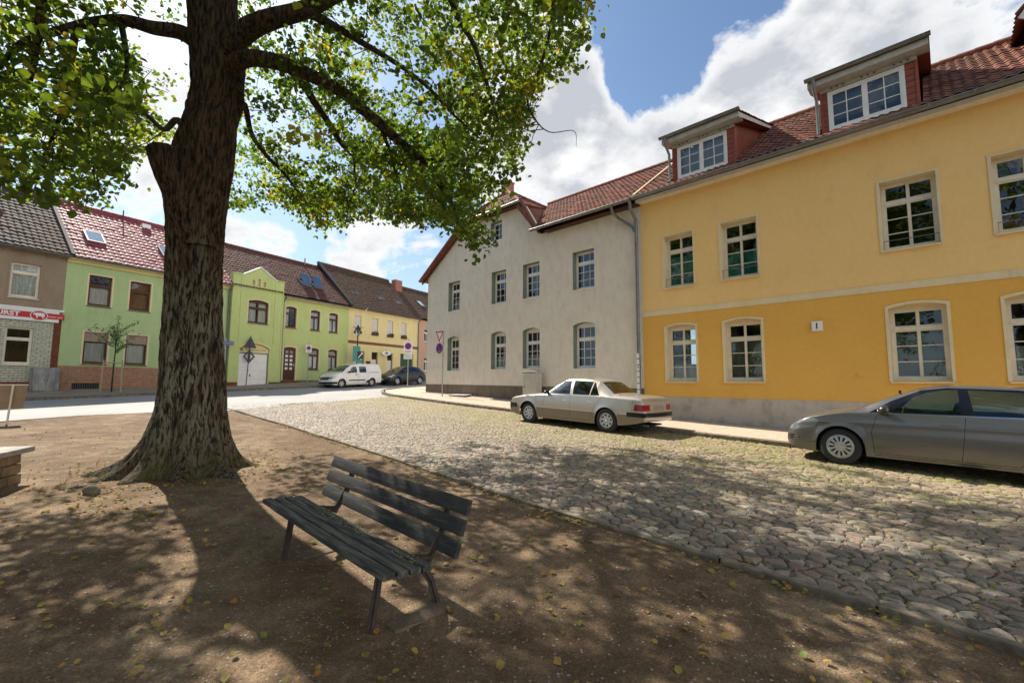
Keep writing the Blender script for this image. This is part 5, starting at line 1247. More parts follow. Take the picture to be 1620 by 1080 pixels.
# ---------------------------------------------------------------- grey-silver hatchback at the right edge
def hatch():
    sp = dict(L=4.36, wheels=(.87, 3.50), wr=.32, arch=.365, zw=.60, bulge=.12, lowb=1.2, fb=.09, rb=.10, flare=.02,
        paint=M_p_silver, crease=([(0, .66), (.6, .73), (1.4, .765), (3.4, .80), (4.3, .80)], .012),
        top=[(0, .50), (.04, .66), (.16, .765), (.5, .89), (1.0, .995), (1.12, 1.015, 1), (1.5, 1.215), (1.95, 1.40, 1), (2.25, 1.455), (2.6, 1.475), (3.2, 1.455), (3.75, 1.40, 1), (4.0, 1.20), (4.2, 1.0, 1), (4.30, .9), (4.36, .7)],
        belt=[(0, .46), (.04, .60), (.16, .70), (.5, .83), (1.05, .935), (2.0, .96), (3.2, .985), (3.9, 1.0), (4.2, .93), (4.3, .85), (4.36, .65)],
        bot=[(0, .26), (.2, .20), (.45, .18), (1.3, .19), (3.1, .20), (4.0, .24), (4.36, .34)],
        wid=[(0, 1.36), (.04, 1.48), (.12, 1.60), (.3, 1.70), (.7, 1.785), (1.5, 1.80), (3.2, 1.80), (3.9, 1.76), (4.25, 1.66), (4.36, 1.56)],
        roofw=[(0, 1.2), (.2, 1.4), (1.05, 1.56), (1.25, 1.50), (2.0, 1.20), (2.6, 1.16), (3.6, 1.10), (3.9, 1.16), (4.3, 1.3)],
        nose=[(.15, .05), (.35, 0), (.6, .03), (.75, .10), (.9, .1)], tail=[(.2, -.06), (.45, 0), (.7, 0), (.9, -.05), (1.4, -.1)])
    u1 = 1.58; p, hd, pit = pose(u1, 10.12, u1-2.63, .87, 3.50, .86)
    c = Car('parked_hatchback', 'warm silver hatchback parked in front of the yellow house, cut by the right edge', 'car', None, p, hd, sp, 1.0, pit)
    fd = [(1.40, .90), (1.33, .62), (1.36, .27), (2.44, .27), (2.50, .95)]; rd = [(2.54, .96), (2.475, .27), (3.05, .27), (3.22, .50), (3.42, .72), (3.50, .98)]
    for l in (fd, rd[1:], [(1.36, .235), (3.05, .235)]): c.line(l, 'side', .007, 1)
    c.line([(.30, .335), (.52, .37)], 'side', .006, 1)
    # black trim around the glass, then panes
    c.paint([(1.30, .955), (2.52, .985), (3.75, 1.01), (3.88, 1.09), (3.60, 1.34), (3.1, 1.405), (2.3, 1.415), (1.98, 1.365), (1.6, 1.17)], 'side', 1)
    c.line([(1.35, .956), (3.75, 1.008)], 'side', .014, 3)
    c.take('side_window', [(1.62, .99), (2.46, .995), (2.42, 1.385), (2.25, 1.375), (2.0, 1.315), (1.80, 1.20)], 'side', M_carglass, push=-.004)
    c.take('side_window', [(2.60, 1.0), (3.28, 1.015), (3.28, 1.365), (2.54, 1.385)], 'side', M_carglass, push=-.004)
    c.take('side_window', [(3.33, 1.02), (3.72, 1.035), (3.78, 1.10), (3.50, 1.33), (3.33, 1.362)], 'side', M_carglass, push=-.004)
    c.take('windscreen', [(1.17, -.66), (1.17, .66), (1.90, .57), (1.90, -.57)], 'top', M_carglass, push=-.004)
    c.take('rear_window', [(3.80, -.48), (3.80, .48), (4.15, .52), (4.15, -.52)], 'top', M_carglass, push=-.004)
    c.paint([(1.10, -.74), (1.17, -.70), (1.17, .70), (1.10, .74)], 'top', 1)
    c.take('headlight', [(-.1, .56), (.14, .555), (.48, .64), (.56, .755), (.48, .80), (.15, .73), (-.1, .665)], 'side', M_lampglass)
    for sg in (-1, 1): c.take('headlight', [(sg*.42, .585), (sg*.85, .60), (sg*.85, .71), (sg*.42, .655)], 'front', M_lampglass, .5)
    c.take('grille', [(-.42, .58), (.42, .58), (.42, .645), (-.42, .645)], 'front', M_black, .5)
    c.take('air_intake', [(-.1, .34), (.20, .37), (.22, .40), (.20, .47), (-.1, .46)], 'side', M_black); c.take('air_intake', [(-.62, .30), (.62, .30), (.62, .46), (-.62, .46)], 'front', M_black, .4)
    ds = c.door('front_door', fd+[(1.45, .95)]); d2 = c.door('rear_door', rd)
    c.finish()
    B = MB()
    for sg in (-1, 1):
        for z in (.385, .42, .45): B.obox((.125, sg*.775, z), (.09, sg*.062, 0), (0, .006, 0), (0, 0, .008), M_p_silver)
    B.build('intake_slats', c.root)
    for o_, sg in zip(ds, (-1, 1)): handle(c, 2.30, sg*.868, .815, sg, M_p_silver, o_)
    for o_, sg in zip(d2, (-1, 1)): handle(c, 3.28, sg*.862, .845, sg, M_p_silver, o_)
    for sg in (-1, 1): mirror(c, 1.52, sg*.85, 1.01, M_p_silver, sg, 1.25)
    for x in (.87, 3.50):
        for sg in (-1, 1): wheel(c, x, sg*.875, .32, .205, 'slots', .205)
        wheelwell(c, x, 1.76, .32, .365)
    B = MB(); B.box(.2, 4.2, -.62, .62, .18, .22, M_dark); B.build('underbody', c.root)
    interior(c, 1.2, 4.0, 1.7, .26, (2.05, 2.95), 1.20, -1)
hatch()
# ---------------------------------------------------------------- the two cars far down the street
def lpose(x, y, x1, x2):
    a = ML @ Vector((x+x1, y, 0)); b = ML @ Vector((x+x2, y, 0)); a.z, b.z = G(a.x, a.y), G(b.x, b.y); d = b-a
    hd = math.atan2(d.y, d.x); pit = -math.asin(d.z/d.length); return a-d.normalized()*x1, hd, pit
def van():
    sp = dict(L=4.70, wheels=(.83, 3.72), wr=.32, arch=.375, zw=.70, bulge=.07, fb=.14, rb=.03, paint=M_p_white,
        top=[(0, .70), (.04, .86), (.2, 1.0), (.75, 1.13), (.95, 1.18, 1), (1.4, 1.50), (1.78, 1.72, 1), (2.2, 1.80), (2.8, 1.83), (4.4, 1.81), (4.62, 1.76), (4.70, 1.60)],
        belt=[(0, .64), (.04, .80), (.2, .92), (.8, 1.03), (1.6, 1.07), (3, 1.10), (4.6, 1.10), (4.7, 1.10)],
        bot=[(0, .28), (.3, .22), (1.3, .21), (3.3, .22), (4.7, .30)], wid=[(0, 1.5), (.05, 1.62), (.25, 1.74), (.8, 1.81), (4.4, 1.81), (4.7, 1.76)],
        roofw=[(0, 1.3), (.3, 1.5), (.95, 1.62), (1.8, 1.42), (2.5, 1.42), (4.7, 1.42)], nose=[(.2, .03), (.5, 0), (.9, .1)], tail=[(.2, 0), (1.0, 0), (1.7, -.05)])
    p, hd, pit = lpose(11.3, -3.8, .83, 3.72)
    c = Car('white_van', 'white delivery van with rear side windows parked along the far kerb', 'van', None, p, hd, sp, .89, pit)
    c.paint([(-.1, .46), (.44, .46), (.44, .30), (-.1, .30)], 'side', 1); c.paint([(-.75, .46), (.75, .46), (.75, .30), (-.75, .30)], 'front', 1, .5); c.paint([(3.30, .55), (3.44, .55), (3.35, .3), (3.1, .3), (3.1, .38)], 'side', 1)
    c.paint([(1.45, .58), (3.05, .58), (3.05, .50), (1.45, .50)], 'side', 1)
    for l in ([(1.25, 1.0), (1.22, .28), (2.32, .28), (2.36, 1.08)], [(2.40, 1.08), (2.40, .28), (3.2, .28)], [(3.32, 1.7), (3.32, .7)]): c.line(l, 'side', .012, 1)
    c.line([(3.45, 1.12), (4.4, 1.12)], 'side', .03, 1)
    c.take('side_window', [(1.50, 1.10), (2.24, 1.11), (2.24, 1.58), (1.95, 1.58), (1.7, 1.42)], 'side', M_carglass); c.take('side_window', [(2.48, 1.12), (3.16, 1.12), (3.16, 1.60), (2.48, 1.60)], 'side', M_carglass)
    c.take('windscreen', [(1.0, -.72), (1.0, .72), (1.74, .64), (1.74, -.64)], 'top', M_carglass)
    c.take('headlight', [(-.1, .74), (.2, .76), (.50, .90), (.46, .96), (.1, .90), (-.1, .86)], 'side', M_lampglass); c.take('grille', [(-.5, .60), (.5, .60), (.5, .82), (-.5, .82)], 'front', M_black, .5)
    for sg in (-1, 1): c.take('headlight', [(sg*.52, .66), (sg*.88, .70), (sg*.88, .86), (sg*.52, .80)], 'front', M_lampglass, .5)
    ds = c.door('front_door', [(1.26, 1.05), (1.23, .29), (2.31, .29), (2.35, 1.09)]); c.finish()
    for o_, sg in zip(ds, (-1, 1)): handle(c, 2.15, sg*.90, .98, sg, M_black, o_, w_=.09)
    for sg in (-1, 1): mirror(c, 1.42, sg*.86, 1.18, M_p_white, sg, 1.3)
    for x in (.83, 3.72):
        for sg in (-1, 1): wheel(c, x, sg*.87, .32, .20, 'five', .2)
        wheelwell(c, x, 1.76, .32, .375)
    B = MB(); B.box(.2, 4.6, -.6, .6, .2, .26, M_dark); B.build('underbody', c.root); interior(c, 1.1, 4.4, 1.7, .35, (1.95, 2.75), 1.35, -1)
def small():
    sp = dict(L=4.1, wheels=(.82, 3.34), wr=.31, arch=.36, zw=.62, bulge=.10, fb=.15, rb=.08, paint=M_p_black,
        top=[(0, .55), (.05, .72), (.25, .82), (.9, .99), (1.0, 1.02, 1), (1.5, 1.29), (1.85, 1.42, 1), (2.3, 1.49), (3.0, 1.47), (3.55, 1.38, 1), (3.85, 1.15), (4.05, .95), (4.1, .75)],
        belt=[(0, .5), (.05, .66), (.25, .75), (.9, .90), (2, .97), (3.3, 1.03), (3.8, 1.0), (4.1, .7)], bot=[(0, .28), (.3, .2), (3.7, .22), (4.1, .34)],
        wid=[(0, 1.3), (.08, 1.5), (.3, 1.65), (.8, 1.72), (3.3, 1.72), (3.9, 1.6), (4.1, 1.5)], roofw=[(0, 1.1), (.9, 1.5), (1.85, 1.15), (3.3, 1.08), (4.1, 1.2)], nose=[(.2, .03), (.5, 0), (.9, .1)], tail=[(.2, -.05), (.6, 0), (1.4, -.1)])
    p, hd, pit = lpose(16.2, -3.9, .82, 3.34)
    c = Car('dark_hatchback', 'black five door hatchback parked behind the white van', 'car', None, p, hd, sp, .97, pit)
    c.take('side_window', [(1.45, 1.0), (2.3, 1.03), (2.3, 1.38), (1.95, 1.34)], 'side', M_carglass); c.take('side_window', [(2.4, 1.04), (3.35, 1.09), (3.2, 1.33), (2.4, 1.40)], 'side', M_carglass)
    c.take('windscreen', [(1.05, -.64), (1.05, .64), (1.8, .55), (1.8, -.55)], 'top', M_carglass)
    c.take('headlight', [(-.1, .68), (.2, .66), (.55, .78), (.5, .84), (.1, .79), (-.1, .78)], 'side', M_lampglass)
    for sg in (-1, 1): c.take('headlight', [(sg*.42, .62), (sg*.8, .64), (sg*.8, .76), (sg*.42, .72)], 'front', M_lampglass, .5)
    c.take('number_plate', [(-.26, .42), (.26, .42), (.26, .52), (-.26, .52)], 'front', M_white, .5)
    ds = c.door('front_door', [(1.3, .92), (1.25, .27), (2.33, .27), (2.36, .98)]); c.finish()
    for o_, sg in zip(ds, (-1, 1)): handle(c, 2.15, sg*.845, .86, sg, M_p_black, o_, w_=.08)
    for sg in (-1, 1): mirror(c, 1.45, sg*.80, 1.03, M_p_black, sg)
    for x in (.82, 3.34):
        for sg in (-1, 1): wheel(c, x, sg*.835, .31, .205, 'five', .19)
        wheelwell(c, x, 1.66, .31, .36)
    B = MB(); B.box(.2, 3.9, -.55, .55, .2, .26, M_dark); B.build('underbody', c.root); interior(c, 1.1, 3.8, 1.6, .26, (1.95, 2.8), 1.15, -1)
van(); small()
# ================================================================= STREET FURNITURE AND SMALL THINGS
M_slat = varied('weathered_dark_bench_wood', (.048, .046, .045), (.028, .027, .027), 4, .75, 55, .5, .004, ((.16, .15, .12), (1.2, 14, 14), .75, .52, .70), (1, 6, 6), spec=.35)
M_slat2 = varied('weathered_bench_seat_wood', (.075, .070, .064), (.036, .034, .032), 4, .8, 55, .6, .004, ((.20, .185, .14), (1.2, 14, 14), .8, .45, .66), (1, 6, 6), spec=.3)
M_lichen = varied('yellow_green_lichen', (.22, .21, .07), (.30, .27, .10), 30, .95, 60, .8, .004)
M_iron = varied('rusty_dark_iron', (.045, .038, .033), (.07, .05, .038), 12, .7, 60, .4, .003)
M_conc = varied('rough_concrete', (.42, .39, .34), (.30, .28, .25), 5, .9, 45, .5, .006, ((.18, .17, .14), (1, 1, 1), .6, .5, .7))
M_foot = varied('earthy_concrete', (.175, .13, .09), (.12, .085, .055), 9, .95, 40, .8, .01)
def bench():
    bz = Gun(3.6, 1.7); root = empty('park_bench', Matrix.Translation(UN(3.6, 1.75, bz)) @ Matrix.Rotation(math.atan2(-.69717, .71691), 4, 'Z'), (0, 0, 0), 'dark weathered wooden slat bench standing on the bare earth beside the cobbled square', 'bench')
    # local x = right along the bench (-u), y = away (n), z up; ground falls a little to the right
    X0, X1 = 3.6-4.66, 3.6-2.52; tl = -(.035)
    def zz(x): return tl*x
    def plank(name, y0, y1, z0, z1, th, m, lean=0.0, seed=0, bow=0.0):
        random.seed(seed); B = MB(); n = 26; c0 = Vector((0, (y0+y1)/2, (z0+z1)/2)); d = Vector((0, y1-y0, z1-z0)); w_ = d.length; d.normalize(); nrm_ = Vector((1, 0, 0)).cross(d).normalized()
        vs = []; prof = [(-.5, -.5), (-.44, -.5), (0, -.5), (.44, -.5), (.5, -.42), (.5, .42), (.44, .5), (0, .5), (-.44, .5), (-.5, .42), (-.5, -.42)]
        xa, xb = X0+random.uniform(-.012, .012), X1+random.uniform(-.012, .012)
        for k in range(n+1):
            x = xa+(xb-xa)*k/n; sag = bow*(1-((x-(xa+xb)/2)/((xb-xa)/2))**2)
            for (a, b) in prof:
                e = noise.noise(Vector((x*6+seed, a*3, b*2)))*.0022
                p = c0+d*(a*w_+e)+nrm_*(b*th+e); vs.append((x, p.y, p.z+zz(x)-sag))
        m_ = len(prof); fs = [(k*m_+j, k*m_+(j+1) % m_, (k+1)*m_+(j+1) % m_, (k+1)*m_+j) for k in range(n) for j in range(m_)]
        fs += [tuple(reversed(range(m_))), tuple(n*m_+j for j in range(m_))]
        B.raw(vs, fs, m)
        return B.build(name, root, True, autos=40)
    oy = -1.75
    for k, (a, b) in enumerate([(1.500, 1.578), (1.598, 1.672), (1.692, 1.764), (1.784, 1.852)]): plank('seat_slat', a+oy, b+oy, .438-.008*k, .437-.008*k, .036, M_slat2, 0, 11+k, .006)
    for k, (ya, za, yb, zb) in enumerate([(2.063, .408, 2.100, .514), (2.106, .548, 2.140, .652), (2.146, .680, 2.180, .782)]): plank('back_slat', ya+oy, yb+oy, za-.004, zb-.004, .032, M_slat, 0, 31+k, .004)
    for ux in (4.27, 2.77):
        x = 3.6-ux; B = MB(); dz = zz(x)
        def bar(p, q, w_=.022, t=.028):
            p, q = Vector(p), Vector(q); d = (q-p)/2; s_ = Vector((1, 0, 0)); n_ = s_.cross(d).normalized()
            B.obox((p+q)/2, s_*w_, n_*t*.35, d, M_iron); B.obox((p+q)/2, s_*.006, n_*t, d, M_iron)
        P = lambda y, z: (x, y+oy, z+dz)
        bar(P(1.555, -.06), P(1.60, .22)); bar(P(1.60, .22), P(1.625, .40)); bar(P(1.56, .405), P(1.90, .388)); bar(P(1.90, .39), P(2.03, .20)); bar(P(2.03, .20), P(2.115, -.06))
        bar(P(1.86, .39), P(2.02, .36)); bar(P(2.0, .33), P(2.12, .52)); bar(P(2.115, .50), P(2.20, .765))
        o = B.build('leg_frame', root, bevel=.004)
        for yy, ra in ((1.56, .10), (2.11, .12)): B = MB(); B.lathe((x, yy+oy, -.05+dz), (0, 0, 1), [(0, ra*1.1), (.05, ra*.95), (.058, .05), (.06, 0)], M_foot, 14); B.build('footing', o, True)
    # lichen crusts on the slats
    random.seed(4); B = MB()
    for k in range(420):
        x = X0+.1+(X1-X0-.2)*random.random(); 
        if random.random() < .65: s_ = random.choice([0, 1, 2]); y = [2.100, 2.140, 2.180][s_]; z = [.510, .646, .776][s_]; y += random.uniform(-.012, .012); 
        else: y = random.choice([1.80, 1.845, 1.77]); z = .434
        if noise.noise(Vector((x*3.1, y*2, 5))) < -.02: continue
        r_ = random.uniform(.002, .0055); c = Vector((x, y+oy, z+zz(x)-.005)); B.obox(c, (r_*1.6, 0, r_*.3), (0, r_, 0), (0, 0, r_*.8), M_lichen)
    B.build('lichen', root)
bench()
random.seed(6)
for (fu, fn, du, dn, lab) in ((2.70, 1.92, .08, .26, 'worn concrete pad under the right legs of the bench'), (4.22, 1.92, .09, .24, 'worn concrete pad under the left legs of the bench')):
    B = MB(); c = UN(fu, fn, None, 0); ps = []
    for k in range(18):
        t = 2*math.pi*k/18; a, b = math.cos(t), math.sin(t); e = 1+random.uniform(-.12, .12); uu, nn = fu+du*e*math.copysign(abs(a)**.6, a), fn+dn*e*math.copysign(abs(b)**.6, b); q = UN(uu, nn, None, 0); ps.append(q)
    zt = max(G(q.x, q.y)+.02+.035*noise.noise(Vector((q.x*.5, q.y*.5, 3))) for q in ps)+.004
    B.raw([(q.x, q.y, zt-.004) for q in ps]+[(c.x, c.y, zt+.008)]+[(q.x, q.y, zt-.08) for q in ps], [(k, (k+1) % 18, 18) for k in range(18)]+[(19+k, 19+(k+1) % 18, (k+1) % 18, k) for k in range(18)], M_foot)
    tag(B.build('concrete_pad'), lab, 'concrete pad')
# low masonry bench at the left edge
def slabwall():
    C = Vector((-6.98, 6.70, 0)); a = Vector((.38, -.925, 0)).normalized(); b = Vector((-.925, -.38, 0)).normalized(); gz = G(C.x, C.y)
    M = Matrix(((a.x, b.x, 0, C.x), (a.y, b.y, 0, C.y), (0, 0, 1, gz), (0, 0, 0, 1)))
    root = empty('stone_bench', M, (0, 0, 0), 'low block of rough stone courses under a pale slab, at the left edge', 'stone bench')
    B = MB(); B.box(-.03, 2.8, -.06, .75, .43, .505, M_conc); B.build('slab', root, bevel=.012)
    M_st = varied('sandstone_blocks', (.30, .21, .12), (.20, .14, .085), 4, .9, 40, .9, .012, ((.10, .085, .06), (1, 1, 1), .7, .48, .7))
    B = MB(); random.seed(8)
    z = -.15
    for r_ in range(4):
        h = [.15, .145, .14, .14][r_]; x = .06+random.uniform(0, .05)
        while x < 2.75:
            L = random.uniform(.28, .48); y0 = random.uniform(-.012, .012)
            B.box(x, x+L-.012, y0+.02, .34, z+.004, z+h-.006, M_st); B.box(x, x+L-.012, .36, .70-y0, z+.004, z+h-.006, M_st); x += L
        z += h
    B.build('masonry', root, bevel=.014)
slabwall()
def frame_at(p, ang): return Matrix.Translation(p) @ Matrix.Rotation(ang, 4, 'Z')
AR_, AL_ = math.atan2(-.69717, .71691), math.atan2(.85264, .5225)
M_post = varied('galvanised_post', (.42, .42, .41), (.33, .33, .32), 6, .5, 30, .1, .002, metal=.4)
M_signback = mat('dark_sign_back', (.075, .078, .085), .6, .3)
M_red = mat('sign_red', (.50, .015, .02), .4); M_blue = mat('sign_blue', (.025, .04, .30), .4); M_signwhite = mat('sign_white', (.78, .78, .76), .4); M_txt = mat('sign_black', (.02, .02, .02), .5)
M_nblue = mat('street_name_blue', (.06, .08, .25), .4)
def disc(B, c, r_, y, m, th=.004, seg=32): B.plate([(c[0]+r_*math.cos(t), c[1]+r_*math.sin(t)) for t in np.linspace(0, 2*math.pi, seg, endpoint=False)], [], y, y+th, m)
def ringp(B, c, r0, r1, y, m, th=.004, seg=32): B.plate([(c[0]+r1*math.cos(t), c[1]+r1*math.sin(t)) for t in np.linspace(0, 2*math.pi, seg, endpoint=False)], [[(c[0]+r0*math.cos(t), c[1]+r0*math.sin(t)) for t in np.linspace(0, 2*math.pi, seg, endpoint=False)]], y, y+th, m)
def tri(r_, cz, down=True, rr=.0):
    s_ = -1 if down else 1; return [(r_*math.cos(R(90*s_+k*120)), cz+r_*math.sin(R(90*s_+k*120))) for k in range(3)]
# yield + no stopping
p = UN(18.1, 13.72, 0); p.z = swr(p.x, p.y)
rt = empty('traffic_sign', frame_at(p, AR_), (0, 0, 0), 'post with give-way triangle above a round no-stopping sign by the grey wall', 'traffic sign')
B = MB(); B.tube([(0, 0, -.1), (0, 0, 3.22)], .03, M_post, 12); B.tube([(-.3, -.02, 2.75), (0, -.02, 2.75)], .012, M_post, 6); B.tube([(-.3, -.02, 2.25), (0, -.02, 2.25)], .012, M_post, 6); B.build('post', rt, True, autos=40)
B = MB(); t_ = [(x-.24, z) for x, z in tri(.37, 3.03)]; B.plate(t_, [[(x-.24, z) for x, z in tri(.25, 3.03)][::1]], -.05, -.045, M_red); B.plate(t_, [], -.044, -.04, M_signwhite); B.build('give_way_plate', rt)
B = MB(); ringp(B, (-.24, 2.36), .215, .265, -.052, M_red); disc(B, (-.24, 2.36), .262, -.047, M_blue); B.plate([(-.43, 2.53), (-.41, 2.55), (-.05, 2.19), (-.07, 2.17)], [], -.051, -.047, M_red); B.plate([(-.30, 2.205), (-.22, 2.205), (-.22, 2.19), (-.18, 2.215), (-.22, 2.24), (-.22, 2.225), (-.30, 2.225)], [], -.0535, -.0495, M_signwhite); B.build('no_stopping_plate', rt)
def zone(p, ang, s, label, hz, second=True, name='traffic_sign'):
    rt = empty(name, frame_at(p, ang), (0, 0, 0), label, 'traffic sign'); B = MB(); B.tube([(0, 0, -.1), (0, 0, hz+.6*s)], .03, M_post, 12); B.build('post', rt, True, autos=40)
    B = MB(); B.plate([(-.31*s, hz-.43*s), (.31*s, hz-.43*s), (.31*s, hz+.43*s), (-.31*s, hz+.43*s)], [], -.05, -.04, M_signwhite); ringp(B, (0, hz+.08*s), .18*s, .235*s, -.056, M_red); disc(B, (0, hz+.08*s), .225*s, -.053, M_blue)
    B.plate([(-.16*s, hz+.22*s), (-.14*s, hz+.24*s), (.16*s, hz-.06*s), (.14*s, hz-.08*s)], [], -.0575, -.052, M_red)
    zp = B.build('zone_plate', rt); t = textmesh('ZONE', .15*s, M_txt, 'lettering', Matrix.Translation((0, -.052, hz-.30*s)) @ STAND, zp)
    if second:
        B = MB(); B.plate([(-.30*s, hz-.80*s), (.30*s, hz-.80*s), (.30*s, hz-.48*s), (-.30*s, hz-.48*s)], [], -.05, -.04, M_signwhite); sp_ = B.build('supplementary_plate', rt)
        for k, tx in enumerate(('Parken mit', 'Parkscheibe')): textmesh(tx, .10*s, M_txt, 'lettering', Matrix.Translation((0, -.052, hz-.575*s-k*.12*s)) @ STAND, sp_)
p = UN(26.7, 17.3, 0); p.z = swr(p.x, p.y); zone(p, R(-8), 1.0, 'white restricted-parking zone sign with a smaller plate, on the corner pavement beyond the grey house', 2.75)
def LP(x, y):
    p = ML @ Vector((x, y, 0)); p.z = swl(p.x, p.y) if y > LK else G(p.x, p.y); return p
zone(LP(12.25, -.5), AL_-R(35), .62, 'small zone sign on a thin post in front of the lime green house door', 2.42, False)
# signs seen from behind
p = LP(8.02, -.45); rt = empty('traffic_sign', frame_at(p, AL_-R(25)), (0, 0, 0), 'dark backs of a triangular and a diamond traffic sign before the white garage door', 'traffic sign')
B = MB(); B.tube([(-.06, 0, -.1), (.06, 0, 3.2)], .03, M_signback, 10); B.build('post', rt, True, autos=40)
B = MB(); B.plate([(-.32, 2.42), (.42, 2.42), (.06, 3.2)], [], .02, .03, M_signback); B.build('triangle_back', rt)
B = MB(); B.plate([(.02, 1.40), (.36, 1.86), (.02, 2.32), (-.32, 1.86)], [[(-.20, 1.86), (-.06, 2.04), (-.06, 1.68)], [(.10, 2.04), (.24, 1.86), (.10, 1.68)]], .02, .03, M_signback); B.build('diamond_back', rt)
# street name sign
p = LP(6.62, -.35); rt = empty('street_name_sign', frame_at(p, AL_-R(30)), (0, 0, 0), 'blue street name plate on a pale pole beside the tree trunk', 'street sign')
B = MB(); B.tube([(0, 0, -.1), (0, 0, 3.0)], .035, M_post, 10); B.build('pole', rt, True, autos=40)
B = MB(); B.box(-.12, .46, -.05, -.03, 2.55, 2.80, M_nblue); B.box(-.10, .44, -.052, -.0505, 2.57, 2.78, M_signwhite); B.box(-.09, .43, -.054, -.0525, 2.58, 2.77, M_nblue); q_ = B.build('name_plate', rt); textmesh('Marktstraße', .095, M_signwhite, 'lettering', Matrix.Translation((.17, -.057, 2.675)) @ STAND, q_)
# street lamp with direction boards
M_turq = mat('turquoise_board', (.05, .28, .26), .5)
p = LP(16.25, -.9); rt = empty('street_lamp', frame_at(p, AL_-R(20)), (0, 0, 0), 'black lantern street lamp carrying turquoise direction boards behind the van', 'street lamp')
B = MB(); B.lathe((0, 0, 0), (0, 0, 1), [(-.1, .09), (.5, .085), (.55, .055), (3.55, .045), (3.6, .06), (3.63, .03)], M_black, 14); B.tube([(-.42, 0, 4.28), (.42, 0, 4.28)], .02, M_black, 8); B.build('pole', rt, True, autos=40)
B = MB(); B.lathe((0, 0, 3.62), (0, 0, 1), [(0, .10), (.02, .13), (.50, .19), (.52, .20)], M_glass, 6); B.build('lantern_glass', rt)
B = MB(); B.lathe((0, 0, 4.13), (0, 0, 1), [(0, .23), (.03, .23), (.20, .09), (.30, .05), (.42, .0)], M_black, 6); B.lathe((0, 0, 3.58), (0, 0, 1), [(0, .05), (.04, .13), (.05, .1)], M_black, 6); B.build('lantern_cap', rt)
B = MB(); B.box(-.38, .22, -.10, -.08, 1.55, 2.75, M_turq); B.box(-.02, .46, -.13, -.11, 1.75, 2.35, M_black); B.plate([(.02, 1.85), (.30, 2.2), (.22, 2.25), (.42, 2.3), (.4, 2.1), (.34, 2.14), (.08, 1.8)], [], -.135, -.131, M_signwhite); B.box(-.10, .40, -.12, -.10, 1.42, 1.70, M_turq); B.build('direction_board', rt)
# oval shop sign and letterbox on the pale yellow wall
B = MB(); c = ML @ Vector((19.75, -.45, 0)); B.plate([(.42*math.cos(t), .20*math.sin(t)) for t in np.linspace(0, 2*math.pi, 24, endpoint=False)], [], -.02, .02, M_signwhite); B.plate([(.16*math.cos(t), .12*math.sin(t)) for t in np.linspace(0, 2*math.pi, 24, endpoint=False)], [], -.024, -.021, M_blind); B.tube([(0, .0, .18), (0, .0, .28), (0, .42, .28)], .012, M_black, 6)
o = B.build('hanging_sign'); o.matrix_world = frame_at(Vector((c.x, c.y, 2.62)), AL_-R(20)); tag(o, 'small white oval sign hanging from the pale yellow house', 'shop sign')
B = MB(); B.box(0, .34, -.12, 0, 0, .26, M_brownfr); B.box(.03, .31, -.125, -.1205, .17, .21, M_dark); o = B.build('letterbox', bevel=.01); o.matrix_world = ML @ Matrix.Translation((17.95, -.02, 1.60)); tag(o, 'brown letterbox on the pale yellow wall above the van', 'letterbox')
# butcher sign
rt = empty('shop_sign', ML @ Matrix.Translation((-5.2, -.10, 2.85)), (0, 0, 0), 'long red and white butcher sign with a bull emblem along the brown house front', 'shop sign')
B = MB(); B.box(-2.6, 4.26, 0, .08, 0, .60, M_signwhite); B.box(-2.6, 4.42, -.02, .08, .52, .62, M_signwhite); B.build('sign_box', rt, bevel=.006)
B = MB(); B.box(-2.6, 4.44, -.012, -.002, .145, .415, M_red); B.build('red_band', rt)
t = textmesh('FLEISCH & WURST', .27, M_signwhite, 'lettering', Matrix.Translation((2.93, -.017, .27)) @ STAND, rt, bold=.008, align='RIGHT', sx=1.15)
t = textmesh('immer gut', .13, M_signwhite, 'lettering', Matrix.Translation((4.08, -.017, .26)) @ STAND, rt, shear=.35, sx=1.05)
B = MB(); c_e = (3.56, .27); B.plate([(c_e[0]+.30*math.cos(t), c_e[1]+.235*math.sin(t)) for t in np.linspace(0, 2*math.pi, 36, endpoint=False)], [], -.024, -.013, M_signwhite); B.plate([(c_e[0]+.275*math.cos(t), c_e[1]+.21*math.sin(t)) for t in np.linspace(0, 2*math.pi, 36, endpoint=False)], [], -.028, -.0245, M_red)
bull = [(-.20, .07), (-.17, .12), (-.14, .10), (-.11, .12), (-.05, .13), (.08, .125), (.16, .11), (.19, .05), (.195, -.06), (.18, -.06), (.165, .0), (.15, -.04), (.155, -.13), (.115, -.13), (.11, -.05), (.05, -.03), (-.04, -.03), (-.05, -.13), (-.09, -.13), (-.09, -.02), (-.13, .0), (-.145, .035), (-.19, .02)]
B.plate([(c_e[0]+x, c_e[1]+z) for x, z in bull], [], -.032, -.0285, M_signwhite); B.build('bull_emblem', rt)
# house number
rt = empty('house_number', MR @ Matrix.Translation((-2.59, YF-.09, 1.46)), (0, 0, 0), 'small white lit-box house number 1 on the deep yellow wall', 'house number')
B = MB(); B.box(-.12, .12, 0, .088, 0, .26, M_signwhite); B.build('number_box', rt, bevel=.01); textmesh('1', .22, M_txt, 'numeral', Matrix.Translation((0, -.004, .125)) @ STAND, rt, bold=.004)
